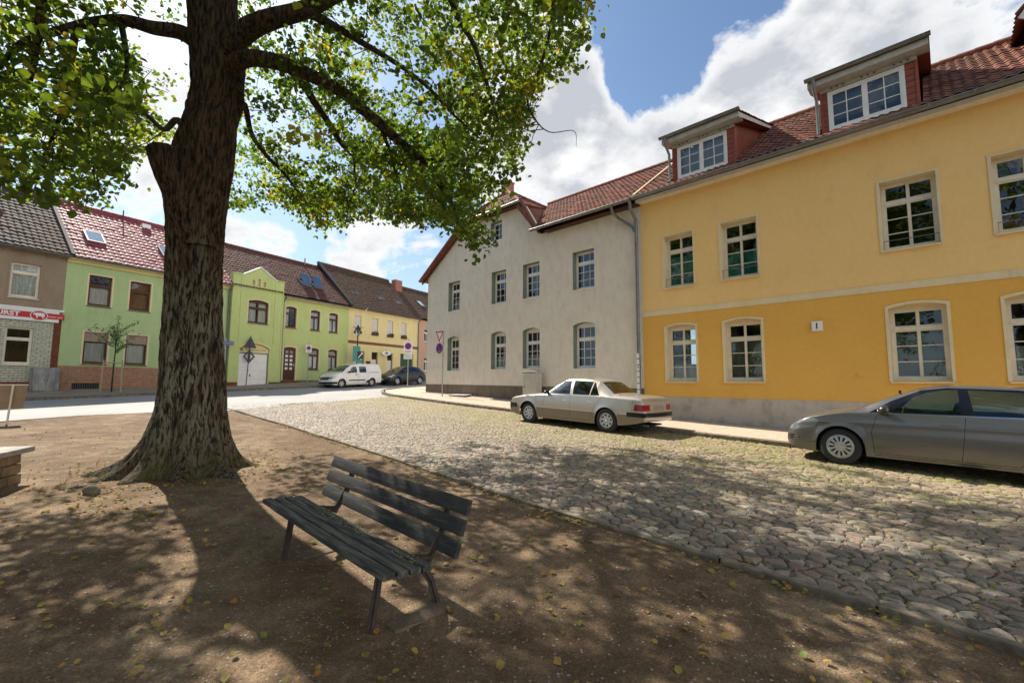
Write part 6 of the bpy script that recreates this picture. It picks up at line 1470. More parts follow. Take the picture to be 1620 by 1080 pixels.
# faint scribble on the wall
B = MB(); q_ = lambda x, z: (x, YF-.003, z)
pts = [(.0, .10), (-.03, .06), (-.035, .0), (-.01, -.04), (.03, -.03), (.045, .02), (.04, .09), (.02, .12), (.02, .0), (.06, -.02), (.10, -.03), (.14, -.01), (.20, -.01)]
M_scr = mat('pale_scratch', (.66, .42, .16), .9); B.tube([q_(-1.82+x*.9, .23+z*.9) for x, z in pts], .005, M_scr, 5); o = B.build('scratched_scribble'); o.parent = HY.root; o.matrix_parent_inverse = Matrix.Identity(4); o.data.transform(Matrix.Translation(-HY.off))
# garage lettering
textmesh('Pension am Park', .20, mat('sign_green', (.10, .26, .05), .6), 'lettering', Matrix.Translation((8.66-6.90, BY+.105, 2.17+.4)) @ STAND, H3.root, sx=1.0)
B = H3.mb(); B.box(7.62, 7.82, BY+.10, BY+.108, 2.05, 2.26, MATS['sign_green']); B.build('green_logo', H3.root)
# cabinets
M_cab = varied('beige_cabinet', (.50, .47, .40), (.44, .41, .35), 3, .6, 20, .1, .002, ((.3, .27, .22), (2, 2, .6), .4, .5, .75))
rt = empty('utility_cabinet', MR @ Matrix.Translation((-12.53, 13.9, -.86)), (0, 0, 0), 'beige metal utility cabinet against the grey house wall behind the saloon', 'utility cabinet')
B = MB(); B.box(-.38, .38, .02, .36, .0, 1.34, M_cab); B.build('housing', rt, bevel=.012)
B = MB(); B.box(-.355, .355, 0, .018, .10, 1.31, M_cab); B.box(-.29, -.25, -.012, -.001, .72, .80, M_black); d_ = B.build('cabinet_door', rt, bevel=.008)
B = MB(); B.box(-.42, .42, -.03, .40, 1.342, 1.40, M_cab); B.build('lid', rt, bevel=.012)
M_cabg = varied('stained_grey_concrete_cabinet', (.38, .38, .36), (.28, .28, .27), 3, .85, 30, .3, .004, ((.13, .13, .12), (2.5, 2.5, .4), .75, .42, .62))
zc_ = swl(*(ML @ Vector((-1.2, -.4, 0)))[:2]); rt = empty('utility_cabinet', ML @ Matrix.Translation((-1.30, -.62, zc_-.02)), (0, 0, 0), 'stained grey concrete cabinet with two doors between the butcher house and the green house', 'utility cabinet')
B = MB(); B.box(-.46, .46, .02, .45, 0, 1.10, M_cabg); B.build('housing', rt, bevel=.015)
for s_ in (-1, 1): B = MB(); B.box(min(.008*s_, .44*s_), max(.008*s_, .44*s_), 0, .018, .05, 1.05, M_cabg); B.box(.05*s_-.01, .05*s_+.01, -.012, 0, .45, .55, M_black); B.build('cabinet_door', rt, bevel=.005)
# board on a post at the left edge
bp = Vector((-13.64, 12.43, G(-13.64, 12.43)+.02)); M_tb = varied('taupe_sign_board', (.34, .24, .16), (.28, .20, .13), 4, .7)
rt = empty('sign_board', frame_at(bp, R(40)), (0, 0, 0), 'brown sign board on a pale post standing in the bare earth', 'sign board')
B = MB(); B.tube([(.02, -.04, -.1), (.07, -.04, 1.05)], .024, M_creamfr, 8); B.build('post', rt, True, autos=40); B = MB(); B.obox((.02, .01, .73), (.30, 0, 0), (0, .012, 0), (.03, 0, .32), M_tb); B.obox((.05, .01, 1.06), (.31, 0, 0), (0, .02, 0), (0, 0, .012), M_signwhite); B.build('board', rt)
# satellite dish
rt = empty('satellite_dish', ML @ Matrix.Translation((-2.6, 4.0, 9.9)), (0, 0, 0), 'pale satellite dish on the ridge of the brown shop house', 'satellite dish')
B = MB(); B.tube([(0, 0, -.2), (0, 0, .45)], .02, M_post, 8); B.build('mast', rt); B = MB(); ax_ = Vector((.25, -.92, .3)); B.lathe((0, -.05, .45), ax_, [(.10, .34), (.055, .26), (.02, .15), (0, 0.001)], M_signwhite, 24); B.build('dish', rt, True)
# white cellar covers by the grey wall, and the small stone by the tree
rt = UN(17.3, 14.15, 0); z_ = swr(rt.x, rt.y); B = MB()
B.box(-.62, .62, -.22, -.01, .03, .07, M_white); B.box(-.60, .64, .01, .22, .05, .09, M_white); B.box(-.6, .6, -.18, .2, -.02, .03, M_dark); o = B.build('cellar_cover', bevel=.006); o.matrix_world = frame_at(Vector((rt.x, rt.y, z_)), AR_); tag(o, 'pair of white boards lying over a cellar hatch at the foot of the grey wall', 'cellar cover')
bmx = bmesh.new(); bmesh.ops.create_icosphere(bmx, subdivisions=3, radius=.085)
for v in bmx.verts: v.co = Vector((v.co.x*1.3, v.co.y*.8, v.co.z*.85))*(1+.25*noise.noise(v.co*9))
me = bpy.data.meshes.new('stone'); bmx.to_mesh(me); bmx.free(); me.materials.append(M_plinth_b); o = bpy.data.objects.new('stone', me); COL.objects.link(o); o.location = (-5.42, 6.02, G(-5.42, 6.02)+.07); tag(o, 'small grey stone lying by the roots of the big tree', 'stone')
# ---------------------------------------------------------------- fallen leaves, grit, grass tufts
def leafcol(name, c1, c2, transl=.45, rough=.45):
    def b(nt, p, m):
        a = nt.n('ShaderNodeAttribute', attribute_name='tint').outputs['Fac']; c = nt.ramp(a, [(0, c1[0]), (.5, c1[1]), (.85, c1[2]), (1, c1[3])])
        nt.t.nodes.remove(p); out = m.node_tree.nodes['Material Output']
        d = nt.n('ShaderNodeBsdfPrincipled', {'Base Color': c, 'Roughness': rough}); d.inputs['Specular IOR Level'].default_value = .35
        t = nt.n('ShaderNodeBsdfTranslucent', {'Color': nt.mix(1.0, c, (*c2, 1), 'MULTIPLY')})
        mx = nt.n('ShaderNodeMixShader', {0: transl, 1: d.outputs[0], 2: t.outputs[0]}); link(nt, mx.outputs[0], out.inputs[0])
    return mat(name, c1[0], build=b)
M_leaf = leafcol('lime_tree_leaf', [(.045, .076, .018), (.075, .108, .022), (.15, .158, .03), (.27, .19, .05)], (2.6, 2.7, .9), .58)
M_leaf_s = leafcol('sapling_leaf', [(.09, .17, .06), (.13, .21, .07), (.19, .26, .10), (.3, .32, .15)], (1.6, 1.7, 1.0), .35)
M_fallen = leafcol('fallen_leaf', [(.12, .15, .03), (.36, .25, .06), (.32, .13, .03), (.48, .36, .12)], (1.2, 1.1, .8), .2, .7)
def quads(name, V4, tint, m, kind=None, parent=None):
    """V4: (n,4,3) array of leaf quads, folded along the midrib by the caller"""
    n = len(V4); me = bpy.data.meshes.new(name); me.vertices.add(n*4); me.loops.add(n*4); me.polygons.add(n)
    me.vertices.foreach_set('co', np.ascontiguousarray(V4, dtype=np.float32).reshape(-1)); me.loops.foreach_set('vertex_index', np.arange(n*4, dtype=np.int32))
    me.polygons.foreach_set('loop_start', np.arange(0, n*4, 4, dtype=np.int32)); me.polygons.foreach_set('loop_total', np.full(n, 4, dtype=np.int32)) if False else None
    me.update(calc_edges=True); a = me.attributes.new('tint', 'FLOAT', 'FACE'); a.data.foreach_set('value', tint.astype(np.float32)); me.materials.append(m)
    o = bpy.data.objects.new(name, me); COL.objects.link(o)
    if parent is not None: o.parent = parent
    return o
def leaves(name, P, size, m, up=.35, droop=None, parent=None, rng=None, tint=None, axis=None):
    """P (n,3): each leaf is a pointed oval of two halves folded on the midrib"""
    rng = rng or np.random.default_rng(1); n = len(P)
    nrm_ = rng.normal(size=(n, 3)); nrm_[:, 2] = np.abs(nrm_[:, 2])+up*2; nrm_ /= np.linalg.norm(nrm_, axis=1)[:, None]
    d = rng.normal(size=(n, 3)) if axis is None else axis+rng.normal(size=(n, 3))*.5; d -= nrm_*(d*nrm_).sum(1)[:, None]; d /= np.linalg.norm(d, axis=1)[:, None]
    s_ = np.cross(nrm_, d); L = (size*rng.uniform(.65, 1.25, n))[:, None]; Wd = L*rng.uniform(.42, .52, n)[:, None]; fold = rng.uniform(.1, .45, n)[:, None]
    A = P-d*L*.5; T = P+d*L*.5-nrm_*L*.12
    out = []
    for sg in (1, -1):
        b1 = P-d*L*.18+sg*s_*Wd*.95+nrm_*Wd*fold; b2 = P+d*L*.20+sg*s_*Wd*.80+nrm_*Wd*fold*.8
        q = np.stack([A, b1, b2, T], 1)
        out.append(q if sg == 1 else q[:, ::-1])
    V4 = np.concatenate(out); tt = rng.beta(1.6, 2.4, n) if tint is None else tint
    return quads(name, V4, np.concatenate([tt, tt]), m, parent=parent)
rg = np.random.default_rng(5)
def ground_pts(n, u0, u1, n0, n1, dist):
    out = []
    while len(out) < n:
        u, v = rg.uniform(u0, u1), rg.uniform(n0, n1); d = math.hypot(u, v)
        if rg.random() < math.exp(-d/dist): out.append((u, v))
    return out
drift = [(u, interp(KN, u)-abs(rg.normal(0, .10))-.03) for u in rg.uniform(-2, 14, 420)]
for k in range(420):
    a = rg.uniform(0, 6.28); r_ = 1.0+abs(rg.normal(0, .5)); q_ = Vector((-5.27+math.cos(a)*r_, 7.4+math.sin(a)*r_, 0)); drift.append((dR.dot(q_), nR.dot(q_)))
for k in range(14):
    cu, cv = ground_pts(1, -2, 9, -3, 4, 5)[0]
    drift += [(cu+rg.normal(0, .25), cv+rg.normal(0, .14)) for j in range(26)]
pts = [UN(u, v, None, .034) for u, v in ground_pts(2300, -3, 17, -6, 4.1, 9)+drift]+[UN(u, v, None, .055) for u, v in ground_pts(160, -3, 14, 4.3, 9, 6)]
o = leaves('fallen_leaves', np.array([tuple(p) for p in pts]), .048, M_fallen, up=1.1, rng=rg); tag(o, 'yellow and green fallen leaves scattered over the bare earth', 'fallen leaves', kind='stuff')
B = MB(); random.seed(12); gm = [varied('grit_stone_pale', (.30, .24, .17), (.22, .17, .12), 20, .9), varied('grit_stone_brown', (.17, .115, .07), (.12, .08, .05), 20, .9)]
for u, v in ground_pts(9000, -2.5, 11, -5, 4.1, 2.6):
    p = UN(u, v, None, .026+.035*0); r_ = random.uniform(.003, .0095); 
    p.z = G(p.x, p.y)+.02+.035*noise.noise(Vector((p.x*.5, p.y*.5, 3)))+.012*noise.noise(Vector((p.x*2.2, p.y*2.2, 0)))
    a = random.uniform(0, 6.28); ca, sa = math.cos(a)*r_, math.sin(a)*r_; h = r_*random.uniform(.5, 1)
    B.raw([(p.x+ca, p.y+sa, p.z-.001), (p.x-sa*.8, p.y+ca*.8, p.z-.001), (p.x-ca*.9, p.y-sa*.9, p.z-.001), (p.x+sa*.7, p.y-ca*.7, p.z-.001), (p.x+ca*.2, p.y+sa*.2, p.z+h)], [(0, 1, 4), (1, 2, 4), (2, 3, 4), (3, 0, 4)], random.choice(gm))
tag(B.build('grit', smooth=False), 'loose grit strewn over the bare earth in the foreground', 'grit', kind='stuff')
# grass in the joints of the cobbles
M_grass = leafcol('joint_grass', [(.10, .13, .025), (.16, .17, .04), (.26, .23, .07), (.34, .28, .12)], (1.4, 1.4, .8), .3, .7)
V = []; T = []; rg = np.random.default_rng(9)
for k in range(52000):
    u, v = rg.uniform(-3, 20.5), rg.uniform(4.5, 12.2)
    if v > interp(KF, u)-.05 or v < interp(KN, u)+.1: continue
    w_ = noise.noise(Vector((u*.5, v*.6, 2)))+.35*noise.noise(Vector((u*2.5, v*2.5, 7)))+ (v-8)*.07
    if w_ < -.05+rg.uniform(0, .3) and not (v < 7 and rg.random() < .10): continue
    p = UN(u, v, None, .008)
    for j in range(3):
        a = rg.uniform(0, 6.28); h = rg.uniform(.012, .045); wd = rg.uniform(.0015, .004)+.0006*v*.5; dx, dy = math.cos(a), math.sin(a); lx, ly = rg.normal(0, .014, 2)
        V.append([(p.x-dx*wd, p.y-dy*wd, p.z), (p.x+dx*wd, p.y+dy*wd, p.z), (p.x+lx+dx*wd*.3, p.y+ly+dy*wd*.3, p.z+h), (p.x+lx-dx*wd*.3, p.y+ly-dy*wd*.3, p.z+h)]); T.append(rg.random())
o = quads('joint_grass', np.array(V), np.array(T), M_grass); tag(o, 'short yellowish grass growing in the joints of the cobbled square', 'grass', kind='stuff')
# ================================================================= THE BIG TREE
def barkb(nt, p, m):
    co = objc(nt); wv = nt.n('ShaderNodeTexNoise', {'Vector': scl(nt, co, (2.5, 2.5, 1.2)), 'Scale': 1.0, 'Detail': 3.0}).outputs['Color']
    co3 = nt.n('ShaderNodeVectorMath', {0: co, 1: scl(nt, wv, (.12, .12, .12))}, operation='ADD').outputs[0]
    n1 = nt.noise(scl(nt, co3, (25, 25, 4.2)), 1.0, 7, .68, .3); n2 = nt.noise(scl(nt, co, (3, 3, .9)), 1.0, 6, .6)
    n3 = nt.noise(scl(nt, co3, (60, 60, 12)), 1.0, 6, .7)
    z = nt.n('ShaderNodeSeparateXYZ', {0: co}).outputs[2]
    c = nt.ramp(n1, [(.40, (.022, .015, .010)), (.47, (.060, .042, .027)), (.56, (.125, .088, .058)), (.75, (.19, .145, .10))])
    lich = nt.math('MULTIPLY', nt.ramp(nt.noise(scl(nt, co3, (4, 4, 1.1)), 1.2, 7, .7, .5), [(.40, 0), (.54, 1)]), nt.ramp(nt.math('MULTIPLY', z, .2), [(.06, .3), (.20, 1), (.55, .9), (.8, .15), (1, 0)]))
    c = nt.mix(nt.math('MULTIPLY', lich, nt.ramp(n1, [(.46, 0), (.53, .9)])), c, nt.mix(n2, (.18, .185, .125, 1), (.30, .295, .21, 1)))
    moss = nt.math('MULTIPLY', nt.ramp(nt.noise(co, 4.0, 6, .65), [(.47, 0), (.60, 1)]), nt.ramp(z, [(.0, 1), (.7, 0)]))
    c = nt.mix(nt.math('MULTIPLY', moss, .7), c, (.105, .105, .028, 1))
    link(nt, c, p.inputs['Base Color'])
    bump(nt, p, nt.math('ADD', nt.math('MULTIPLY', n1, 1.6), nt.math('MULTIPLY', n3, .5)), 1.0, .035)
M_bark = mat('furrowed_bark', (.1, .07, .05), .92, 0, .15, barkb)
def barkt(nt, p, m):
    co = objc(nt); c = nt.ramp(nt.noise(scl(nt, co, (9, 9, 9)), 1.2, 6, .65), [(.35, (.035, .026, .020)), (.65, (.10, .078, .058))]); link(nt, c, p.inputs['Base Color']); bump(nt, p, nt.noise(co, 30, 5, .7), .6, .01)
M_limb = mat('limb_bark', (.07, .05, .04), .9, 0, .15, barkt)
M_cut = varied('sawn_wood', (.40, .30, .20), (.28, .21, .14), 9, .9)
TD = 7.4; TC = at(297, 742, TD); TG = G(TC.x, TC.y)
troot = empty('lime_tree', Matrix.Translation((TC.x, TC.y, TG)), (0, 0, 0), 'huge old lime tree with a furrowed trunk, flared roots and spreading crown', 'tree')
ORG = Vector((TC.x, TC.y, TG))
# trunk: measured half widths (height above eye derived from the photo rows)
prof = [(775, 205, 392), (740, 218, 372), (720, 226, 368), (700, 232, 365), (650, 243, 360), (600, 247, 358), (560, 249, 354), (500, 253, 351), (450, 257, 352), (400, 259, 354), (350, 258, 359), (320, 256, 364), (300, 258, 366), (270, 262, 371), (240, 270, 373), (220, 278, 374), (200, 285, 374), (150, 296, 374), (100, 295, 375), (50, 292, 378), (0, 289, 378), (-60, 290, 376), (-130, 294, 374), (-220, 300, 368), (-330, 305, 362)]
rings = []
for py, l, r_ in prof:
    a, b = at(l+6, py, TD), at(r_-1, py, TD); rings.append(((a+b)/2, max(.2, (b-a).length/2*.96-.075)))
rings = [(Vector((c.x, c.y, TG-.12)), r_) for c, r_ in rings[:1]]+[(c, r_) for c, r_ in rings[1:]]
def smooth_ring(z):
    for (c0, r0), (c1, r1) in zip(rings[:-1], rings[1:]):
        if c0.z <= z <= c1.z: t = (z-c0.z)/(c1.z-c0.z); return c0.lerp(c1, t), r0+(r1-r0)*t
    return rings[-1]
NA, B = 150, MB(ORG); zs = []; z = TG-.12; 
while z < rings[-1][0].z: zs.append(z); z += .022 if z < TG+1.2 else (.035 if z < 5 else .09)
vs = []; random.seed(1)
lobes = [(R(205), 1.0, .16), (R(232), .75, .12), (R(-28), .95, .14), (R(-62), .55, .16), (R(-95), .35, .12), (R(20), .6, .18), (R(80), .7, .2), (R(130), .7, .2), (R(170), .6, .15), (R(255), .4, .12)]
for z in zs:
    c, r0 = smooth_ring(z); h = z-TG; hh = max(0, h)
    r0 = min(r0, .56) if h < .5 else r0
    for j in range(NA):
        t = 2*math.pi*j/NA; r_ = r0; fl = 0
        for (la, amp, wd) in lobes:
            d = (t-la+math.pi) % (2*math.pi)-math.pi; fl += amp*math.exp(-(d/wd)**2*.5)*.66*math.exp(-hh/.17)+amp*.12*math.exp(-(d/(wd*1.3))**2*.5)*math.exp(-hh/.55)
        r_ += fl+.07*math.exp(-hh/.28)
        ct, st = math.cos(t), math.sin(t); q_ = Vector((ct*2.3, st*2.3, z*.55)); w_ = Vector((ct*5.5+noise.noise(Vector((ct*2, st*2, z*1.3)))*.8, st*5.5+noise.noise(Vector((ct*2+5, st*2, z*1.3)))*.8, z*1.15))
        low = noise.noise(q_)*.035+noise.noise(Vector((ct*1.3, st*1.3, z*.9+7)))*.03
        rid = 1-abs(noise.noise(w_*1.7))*2.6; rid2 = 1-abs(noise.noise(Vector((w_.x*3.2, w_.y*3.2, w_.z*2.6))))*2.2
        r_ += low+.020*max(-.6, rid)+.009*max(-.5, rid2)+.004*noise.noise(Vector((ct*40, st*40, z*22)))
        vs.append((c.x+ct*r_, c.y+st*r_, z))
n_ = len(zs); B.raw(vs, [(k*NA+j, k*NA+(j+1) % NA, (k+1)*NA+(j+1) % NA, (k+1)*NA+j) for k in range(n_-1) for j in range(NA)], M_bark)
trunk = B.build('trunk', troot, True)
# the sawn-off limb on the left of the trunk
B = MB(ORG); a = at(300, 330, 7.25); b = at(262, 236, 7.15); path = [at(315, 392, 7.3), at(297, 330, 7.2), at(274, 280, 7.1), at(257, 236, 7.0)]
rad = [.26, .27, .225, .19]; NA2 = 60; vs = []; steps = 40
for k in range(steps+1):
    t = k/steps*3; i = min(2, int(t)); f = t-i; p = path[i].lerp(path[i+1], f); r0 = rad[i]+(rad[i+1]-rad[i])*f
    for j in range(NA2):
        an = 2*math.pi*j/NA2; ct, st = math.cos(an), math.sin(an); r_ = r0+.02*(1-abs(noise.noise(Vector((ct*6, st*6, p.z*1.8))))*2.6)+.02*noise.noise(Vector((ct*2, st*2, p.z*1.5))); vs.append((p.x+ct*r_, p.y+st*r_, p.z+.04*ct*(k/steps)))
m_ = len(vs); B.raw(vs, [(k*NA2+j, k*NA2+(j+1) % NA2, (k+1)*NA2+(j+1) % NA2, (k+1)*NA2+j) for k in range(steps) for j in range(NA2)], M_bark); B.raw(vs[-NA2:], [tuple(range(NA2))], M_cut)
B.build('sawn_limb', troot, True, autos=60)
# limbs: (pixel x, pixel y, distance, radius in m)
limbs = [
 [(345, 120, 7.4, .14), (378, 95, 7.3, .135), (440, 100, 7.2, .115), (520, 133, 7.3, .10), (600, 195, 7.6, .085), (660, 250, 8.0, .07), (705, 305, 8.4, .05), (735, 360, 8.6, .03), (755, 395, 8.7, .012)],
 [(345, 95, 7.4, .17), (385, 55, 7.3, .175), (425, 32, 7.2, .15), (480, 15, 7.2, .13), (560, -20, 7.3, .11), (660, -40, 7.6, .09), (780, -30, 8.0, .06), (900, -10, 8.4, .03), (940, 5, 8.6, .012)],
 [(365, 150, 7.5, .2), (385, 100, 7.9, .10), (440, 95, 8.4, .085), (480, 135, 8.8, .075), (515, 190, 9.1, .062), (560, 245, 9.5, .05), (625, 275, 9.9, .035), (700, 320, 10.3, .015)],
 [(322, 75, 7.4, .13), (290, 55, 7.3, .115), (245, 45, 7.0, .10), (190, 30, 6.8, .08), (120, 38, 6.5, .06), (60, 60, 6.2, .045), (0, 100, 6.0, .03), (-50, 150, 5.9, .012)],
 [(310, 230, 7.3, .1), (282, 190, 7.1, .05), (262, 205, 7.0, .038), (228, 178, 6.9, .028), (180, 150, 6.7, .014)],
 [(360, 210, 7.5, .12), (385, 165, 7.8, .05), (400, 215, 8.2, .042), (430, 255, 8.7, .035), (470, 300, 9.2, .022), (500, 335, 9.5, .01)],
 [(-60, -260, 5.2, .12), (20, -120, 5.4, .08), (62, -10, 5.6, .055), (58, 60, 5.7, .04), (46, 125, 5.8, .018)],
 [(330, -200, 7.4, .28), (250, -320, 7.0, .2), (120, -420, 6.2, .15), (-60, -260, 5.2, .10)],
 [(340, -220, 7.4, .3), (420, -340, 7.6, .2), (560, -330, 7.4, .15), (760, -220, 7.0, .10), (860, -80, 7.2, .06), (870, 60, 7.6, .03), (835, 150, 8.0, .02), (845, 190, 8.1, .014), (870, 208, 8.2, .009), (908, 210, 8.3, .006), (912, 235, 8.35, .003)],
 [(560, -330, 7.4, .1), (640, -160, 7.0, .07), (700, -20, 7.2, .05), (760, 100, 7.6, .035), (790, 200, 8.0, .015)],
 [(480, 15, 7.2, .09), (560, 60, 7.2, .05), (640, 110, 7.4, .035), (720, 180, 7.7, .02), (790, 250, 8.0, .008)],
 [(120, 38, 6.5, .05), (110, 120, 6.6, .035), (90, 200, 6.7, .022), (60, 270, 6.8, .01)],
 [(190, 30, 6.8, .05), (200, 110, 7.2, .03), (170, 190, 7.6, .02), (150, 270, 7.8, .012), (160, 310, 7.9, .006)],
 [(660, 250, 8.0, .04), (700, 255, 8.0, .025), (745, 265, 8.1, .012)],
 [(600, 195, 7.6, .04), (620, 250, 7.9, .025), (640, 320, 8.2, .010)],
 [(560, 245, 9.5, .03), (560, 300, 9.6, .02), (545, 355, 9.7, .008)],
 [(330, -330, 7.4, .34), (330, -560, 8.0, .25), (300, -900, 9.5, .15)],
]
def spline(pts, sub=6):
    P = [at(a, b, c) for a, b, c, _ in pts]; rr = [p[3] for p in pts]; out = []; ro = []
    for k in range(len(P)-1):
        p0, p1, p2, p3 = P[max(k-1, 0)], P[k], P[k+1], P[min(k+2, len(P)-1)]
        for j in range(sub):
            t = j/sub; out.append(.5*((2*p1)+(p2-p0)*t+(2*p0-5*p1+4*p2-p3)*t*t+(3*p1-p0-3*p2+p3)*t**3)); ro.append(rr[k]+(rr[k+1]-rr[k])*t)
    out.append(P[-1]); ro.append(rr[-1]); return out, ro
SK = []     # skeleton samples for twigs: point, direction, radius
for L_ in limbs:
    P, rr = spline(L_); 
    for k, p in enumerate(P): p += Vector((noise.noise(p*1.7), noise.noise(p*1.7+Vector((9, 0, 0))), noise.noise(p*1.7+Vector((0, 9, 0)))))*.05*(1 if k > 4 else 0)
    B = MB(ORG); B.tube(P, rr, M_bark if rr[0] > .1 else M_limb, 14 if rr[0] > .08 else 8); B.build('limb', troot, True)
    for k in range(2, len(P)-1): SK.append((P[k], (P[k+1]-P[k]).normalized(), rr[k]))
# crown: procedural secondary limbs in the parts of the crown above and behind the camera
def project(p):
    v = Vector(p); d = v.dot(_fw)
    return (810+720*v.dot(_rt2)/d, 540-720*v.dot(_up2)/d, d) if d > .2 else (None, None, d)
rng = np.random.default_rng(21)
CC = Vector((-4.2, 6.8, 6.3)); CR = Vector((8.3, 8.3, 5.5))
# lower rim of the crown as an angle above the horizon for each compass direction seen from the open square
rim = [(-60, 300), (0, 298), (30, 300), (60, 292), (90, 300), (120, 322), (165, 322), (180, 290), (200, 240), (235, 235), (258, 215), (300, 240), (360, 330), (375, 335), (450, 322), (500, 352), (540, 365), (560, 338), (600, 345), (640, 345), (680, 350), (700, 345), (730, 372), (760, 400), (772, 320), (800, 300), (812, 262), (790, 215), (845, 145), (872, 125), (900, 100), (925, 40), (940, 0), (948, -50), (958, -160), (1000, -300)]
rimdir = []
for a, b in rim: v = at(a, b, 1); rimdir.append((math.atan2(v.x, v.y), math.atan2(v.z, math.hypot(v.x, v.y))))
rimdir.sort(); rx_, ry_ = np.array([r_[0] for r_ in rimdir]), np.array([r_[1] for r_ in rimdir])
def crown_ok(p):
    az = math.atan2(p.x, p.y); el = math.atan2(p.z, math.hypot(p.x, p.y))
    if az < -1.2 or az > rx_[-1]: 
        px_, py_, d_ = project(p)
        if d_ > .2 and py_ > -170 and px_ > 400: return False
        return p.z > 1.6 and (az < 0 or p.z > 3.4)
    px_, py_, d_ = project(p)
    if d_ < 7.9 and 225 < px_ < 385 and py_ > -60: return False
    if d_ < 7.0 and 200 < px_ < 410 and py_ > -200: return False
    return el > np.interp(az, rx_, ry_)
cl = []
# twigs along the skeleton
for p, d, r_ in SK:
    if r_ > .13: continue
    for k in range(1 if r_ > .03 else 3):
        q_ = p+Vector(rng.normal(0, .33, 3)); 
        if crown_ok(q_) and q_.length > 4.4: cl.append((q_, p))
tries = 0
while len(cl) < 5900 and tries < 400000:
    tries += 1
    v = rng.normal(size=3); v /= np.linalg.norm(v); r_ = rng.uniform(.30, 1)**.45; p = Vector((CC.x+v[0]*CR.x*r_, CC.y+v[1]*CR.y*r_, CC.z+v[2]*CR.z*r_))
    if p.z < .9 or (p-Vector((CC.x, CC.y, p.z))).length < .9: continue
    hd = math.hypot(p.x, p.y)
    if p.z < 2.2+.0*hd and hd < 3.2: continue
    if not crown_ok(p): continue
    g = noise.noise(Vector((p.x*.55, p.y*.55, p.z*.75)))+.55*noise.noise(Vector((p.x*1.5, p.y*1.5, p.z*1.7+4)))
    px_, py_, d_ = project(p); vis = d_ > .2 and -60 < px_ < 1000 and py_ > -60
    if vis and p.length < 5.2: continue
    if p.length < 3.6: continue
    g2 = g+.5*noise.noise(Vector((p.x*.9+3, p.y*.9, p.z*1.0)))
    if (vis and g2 < (.17 if p.z < 3.4 or p.x < -5.5 else (.06 if p.z < 5.5 else -.12))) or (not vis and g < -.38): continue
    cl.append((p, None))
P = []; TT = []; AX = []; tw = MB(ORG)
for (c, base) in cl:
    nrl = int(rng.integers(20, 36)); dirv = Vector(rng.normal(size=3)); dirv.z = dirv.z*.4-.25; dirv.normalize(); L = rng.uniform(.35, .75); tone = rng.beta(1.7, 2.6)
    a = c-dirv*L*.5; 
    if base is not None and (base-a).length < .9: tw.tube([base, (base+a)/2+Vector(rng.normal(0, .04, 3)), a, c+dirv*L*.5], [.010, .007, .005, .002], M_limb, 4, False)
    else: tw.tube([a, c+dirv*L*.4], [.006, .002], M_limb, 3, False)
    for k in range(nrl):
        t = rng.uniform(-.5, .55); sp__ = Vector(rng.normal(0, .10, 3)); sp__.z *= .55; q_ = c+dirv*L*t+sp__; q_.z -= abs(rng.normal(0, .03)); P.append(tuple(q_-ORG)); TT.append(min(1, max(0, tone+rng.normal(0, .14)))); AX.append(tuple(dirv+Vector((0, 0, -.6))))
# thinning: leaves are dropped where light gaps run through the crown
P = np.array(P); TT = np.array(TT); AX = np.array(AX)
print('crown clusters', len(cl), 'leaves', len(P))
crown = leaves('crown', P, .089, M_leaf, up=.10, parent=troot, rng=rng, tint=TT, axis=AX)
tw.build('twigs', troot)
# ---------------------------------------------------------------- sapling with its three stakes
sb = LP(.78, -1.75); sroot = empty('young_tree', Matrix.Translation(sb), (0, 0, 0), 'slim young street tree before the green house windows', 'tree')
B = MB(); B.tube([(0, 0, -.05), (.01, 0, 1.2), (.03, .0, 1.9), (.02, 0, 2.9), (.04, .02, 3.75)], [.035, .03, .026, .016, .004], M_limb, 8); ends = []
rng2 = np.random.default_rng(3); P = []
for k in range(26):
    z0 = rng2.uniform(1.75, 3.0); a = k*2.4; L = rng2.uniform(.5, 1.25)*(1.1 if z0 < 2.4 else .8); up_ = rng2.uniform(.25, 1.25); d = Vector((math.cos(a), math.sin(a), up_)).normalized(); s0 = Vector((.03, 0, z0)); e = s0+d*L
    if e.z > 3.8: e.z = 3.8
    B.tube([s0, (s0+e)/2-Vector((0, 0, .05)), e], [.010, .006, .002], M_limb, 4)
    for j in range(int(L*46)):
        t = rng2.uniform(.15, 1.0); P.append(tuple(s0.lerp(e, t)+Vector(rng2.normal(0, .05, 3))))
for j in range(60): P.append((.03+rng2.normal(0, .05), rng2.normal(0, .05), rng2.uniform(2.8, 3.8)))
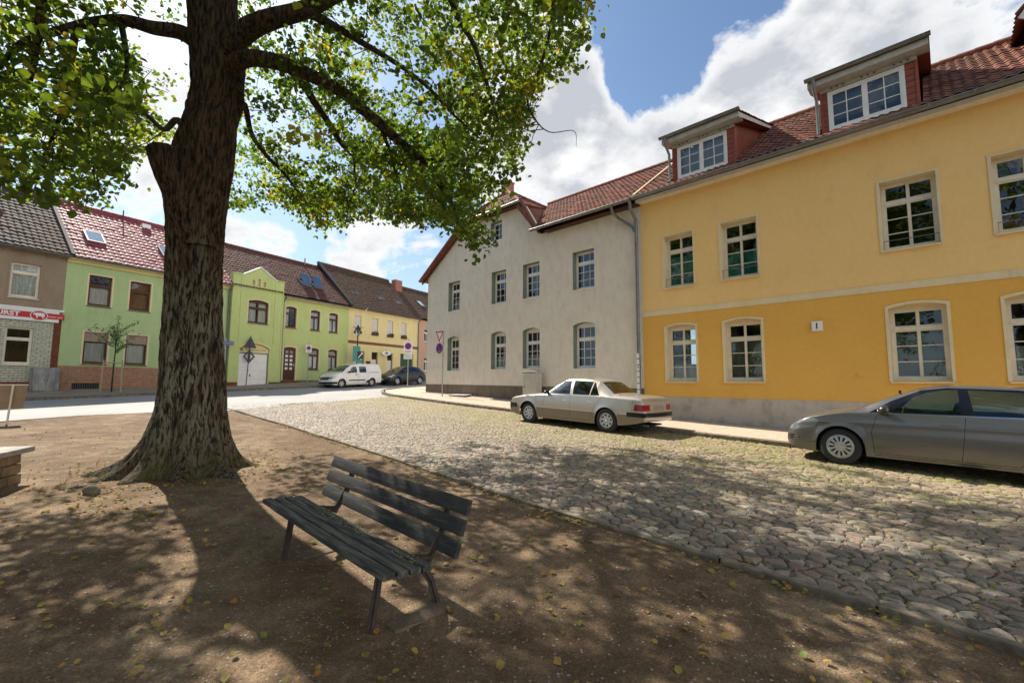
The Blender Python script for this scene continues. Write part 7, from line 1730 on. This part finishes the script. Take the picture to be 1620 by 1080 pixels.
B.build('trunk', sroot, True); leaves('crown', np.array(P), .066, M_leaf_s, up=.2, parent=sroot, rng=rng2)
M_stake = varied('round_wood_stake', (.44, .32, .21), (.36, .26, .17), 5, .85, 30, .3, .004)
st = empty('tree_stakes', Matrix.Translation(sb), (0, 0, 0), 'three wooden stakes tied by a cross rail around the young tree', 'tree stakes')
sp_ = [Vector((dL.x*a+dL.y*b, dL.y*a-dL.x*b, 0)) for a, b in ((-.38, -.05), (.30, .12), (.12, -.38))]
for q_ in sp_: B = MB(); B.tube([q_*1.08+Vector((0, 0, -.1)), q_+Vector((0, 0, 1.55))], .035, M_stake, 8); B.build('stake', st, True, autos=40)
B = MB()
for a_, b_ in ((0, 1), (1, 2), (2, 0)): B.tube([sp_[a_]+Vector((0, 0, 1.42)), sp_[b_]+Vector((0, 0, 1.42))], .03, M_stake, 6)
B.build('cross_rail', st, True, autos=40)
# ---------------------------------------------------------------- more park trees behind the viewer (seen only as reflections in the panes)
def parktree(u, n, h, lab, seed):
    g = UN(u, n, None); rt = empty('park_tree', Matrix.Translation(g), (0, 0, 0), lab, 'tree', 'park trees behind the bench'); r2 = np.random.default_rng(seed)
    B = MB(); B.tube([(0, 0, -.1), (0, 0, h*.3), (.2, .1, h*.6), (.1, 0, h*.9)], [.4, .3, .2, .05], M_limb, 10)
    for k in range(9): a = k*2.4; s0 = Vector((0, 0, h*(.28+.05*k))); B.tube([s0, s0+Vector((math.cos(a)*h*.3, math.sin(a)*h*.3, h*.15))], [.12, .03], M_limb, 6)
    B.build('trunk', rt, True); P = []
    for k in range(260):
        v = r2.normal(size=3); v /= np.linalg.norm(v); c = np.array([0, 0, h*.52])+v*np.array([h*.42, h*.42, h*.47])*r2.uniform(.4, 1)**.5
        P += list(c+r2.normal(0, .32, (22, 3)))
    leaves('crown', np.array(P), .26, M_leaf, up=.2, parent=rt, rng=r2)
for k, (u, n, h) in enumerate(((-3, -11, 17), (-13, -8, 16), (13, -14, 16))):
    parktree(u, n, h, 'tall leafy park tree standing behind the viewer', 40+k)
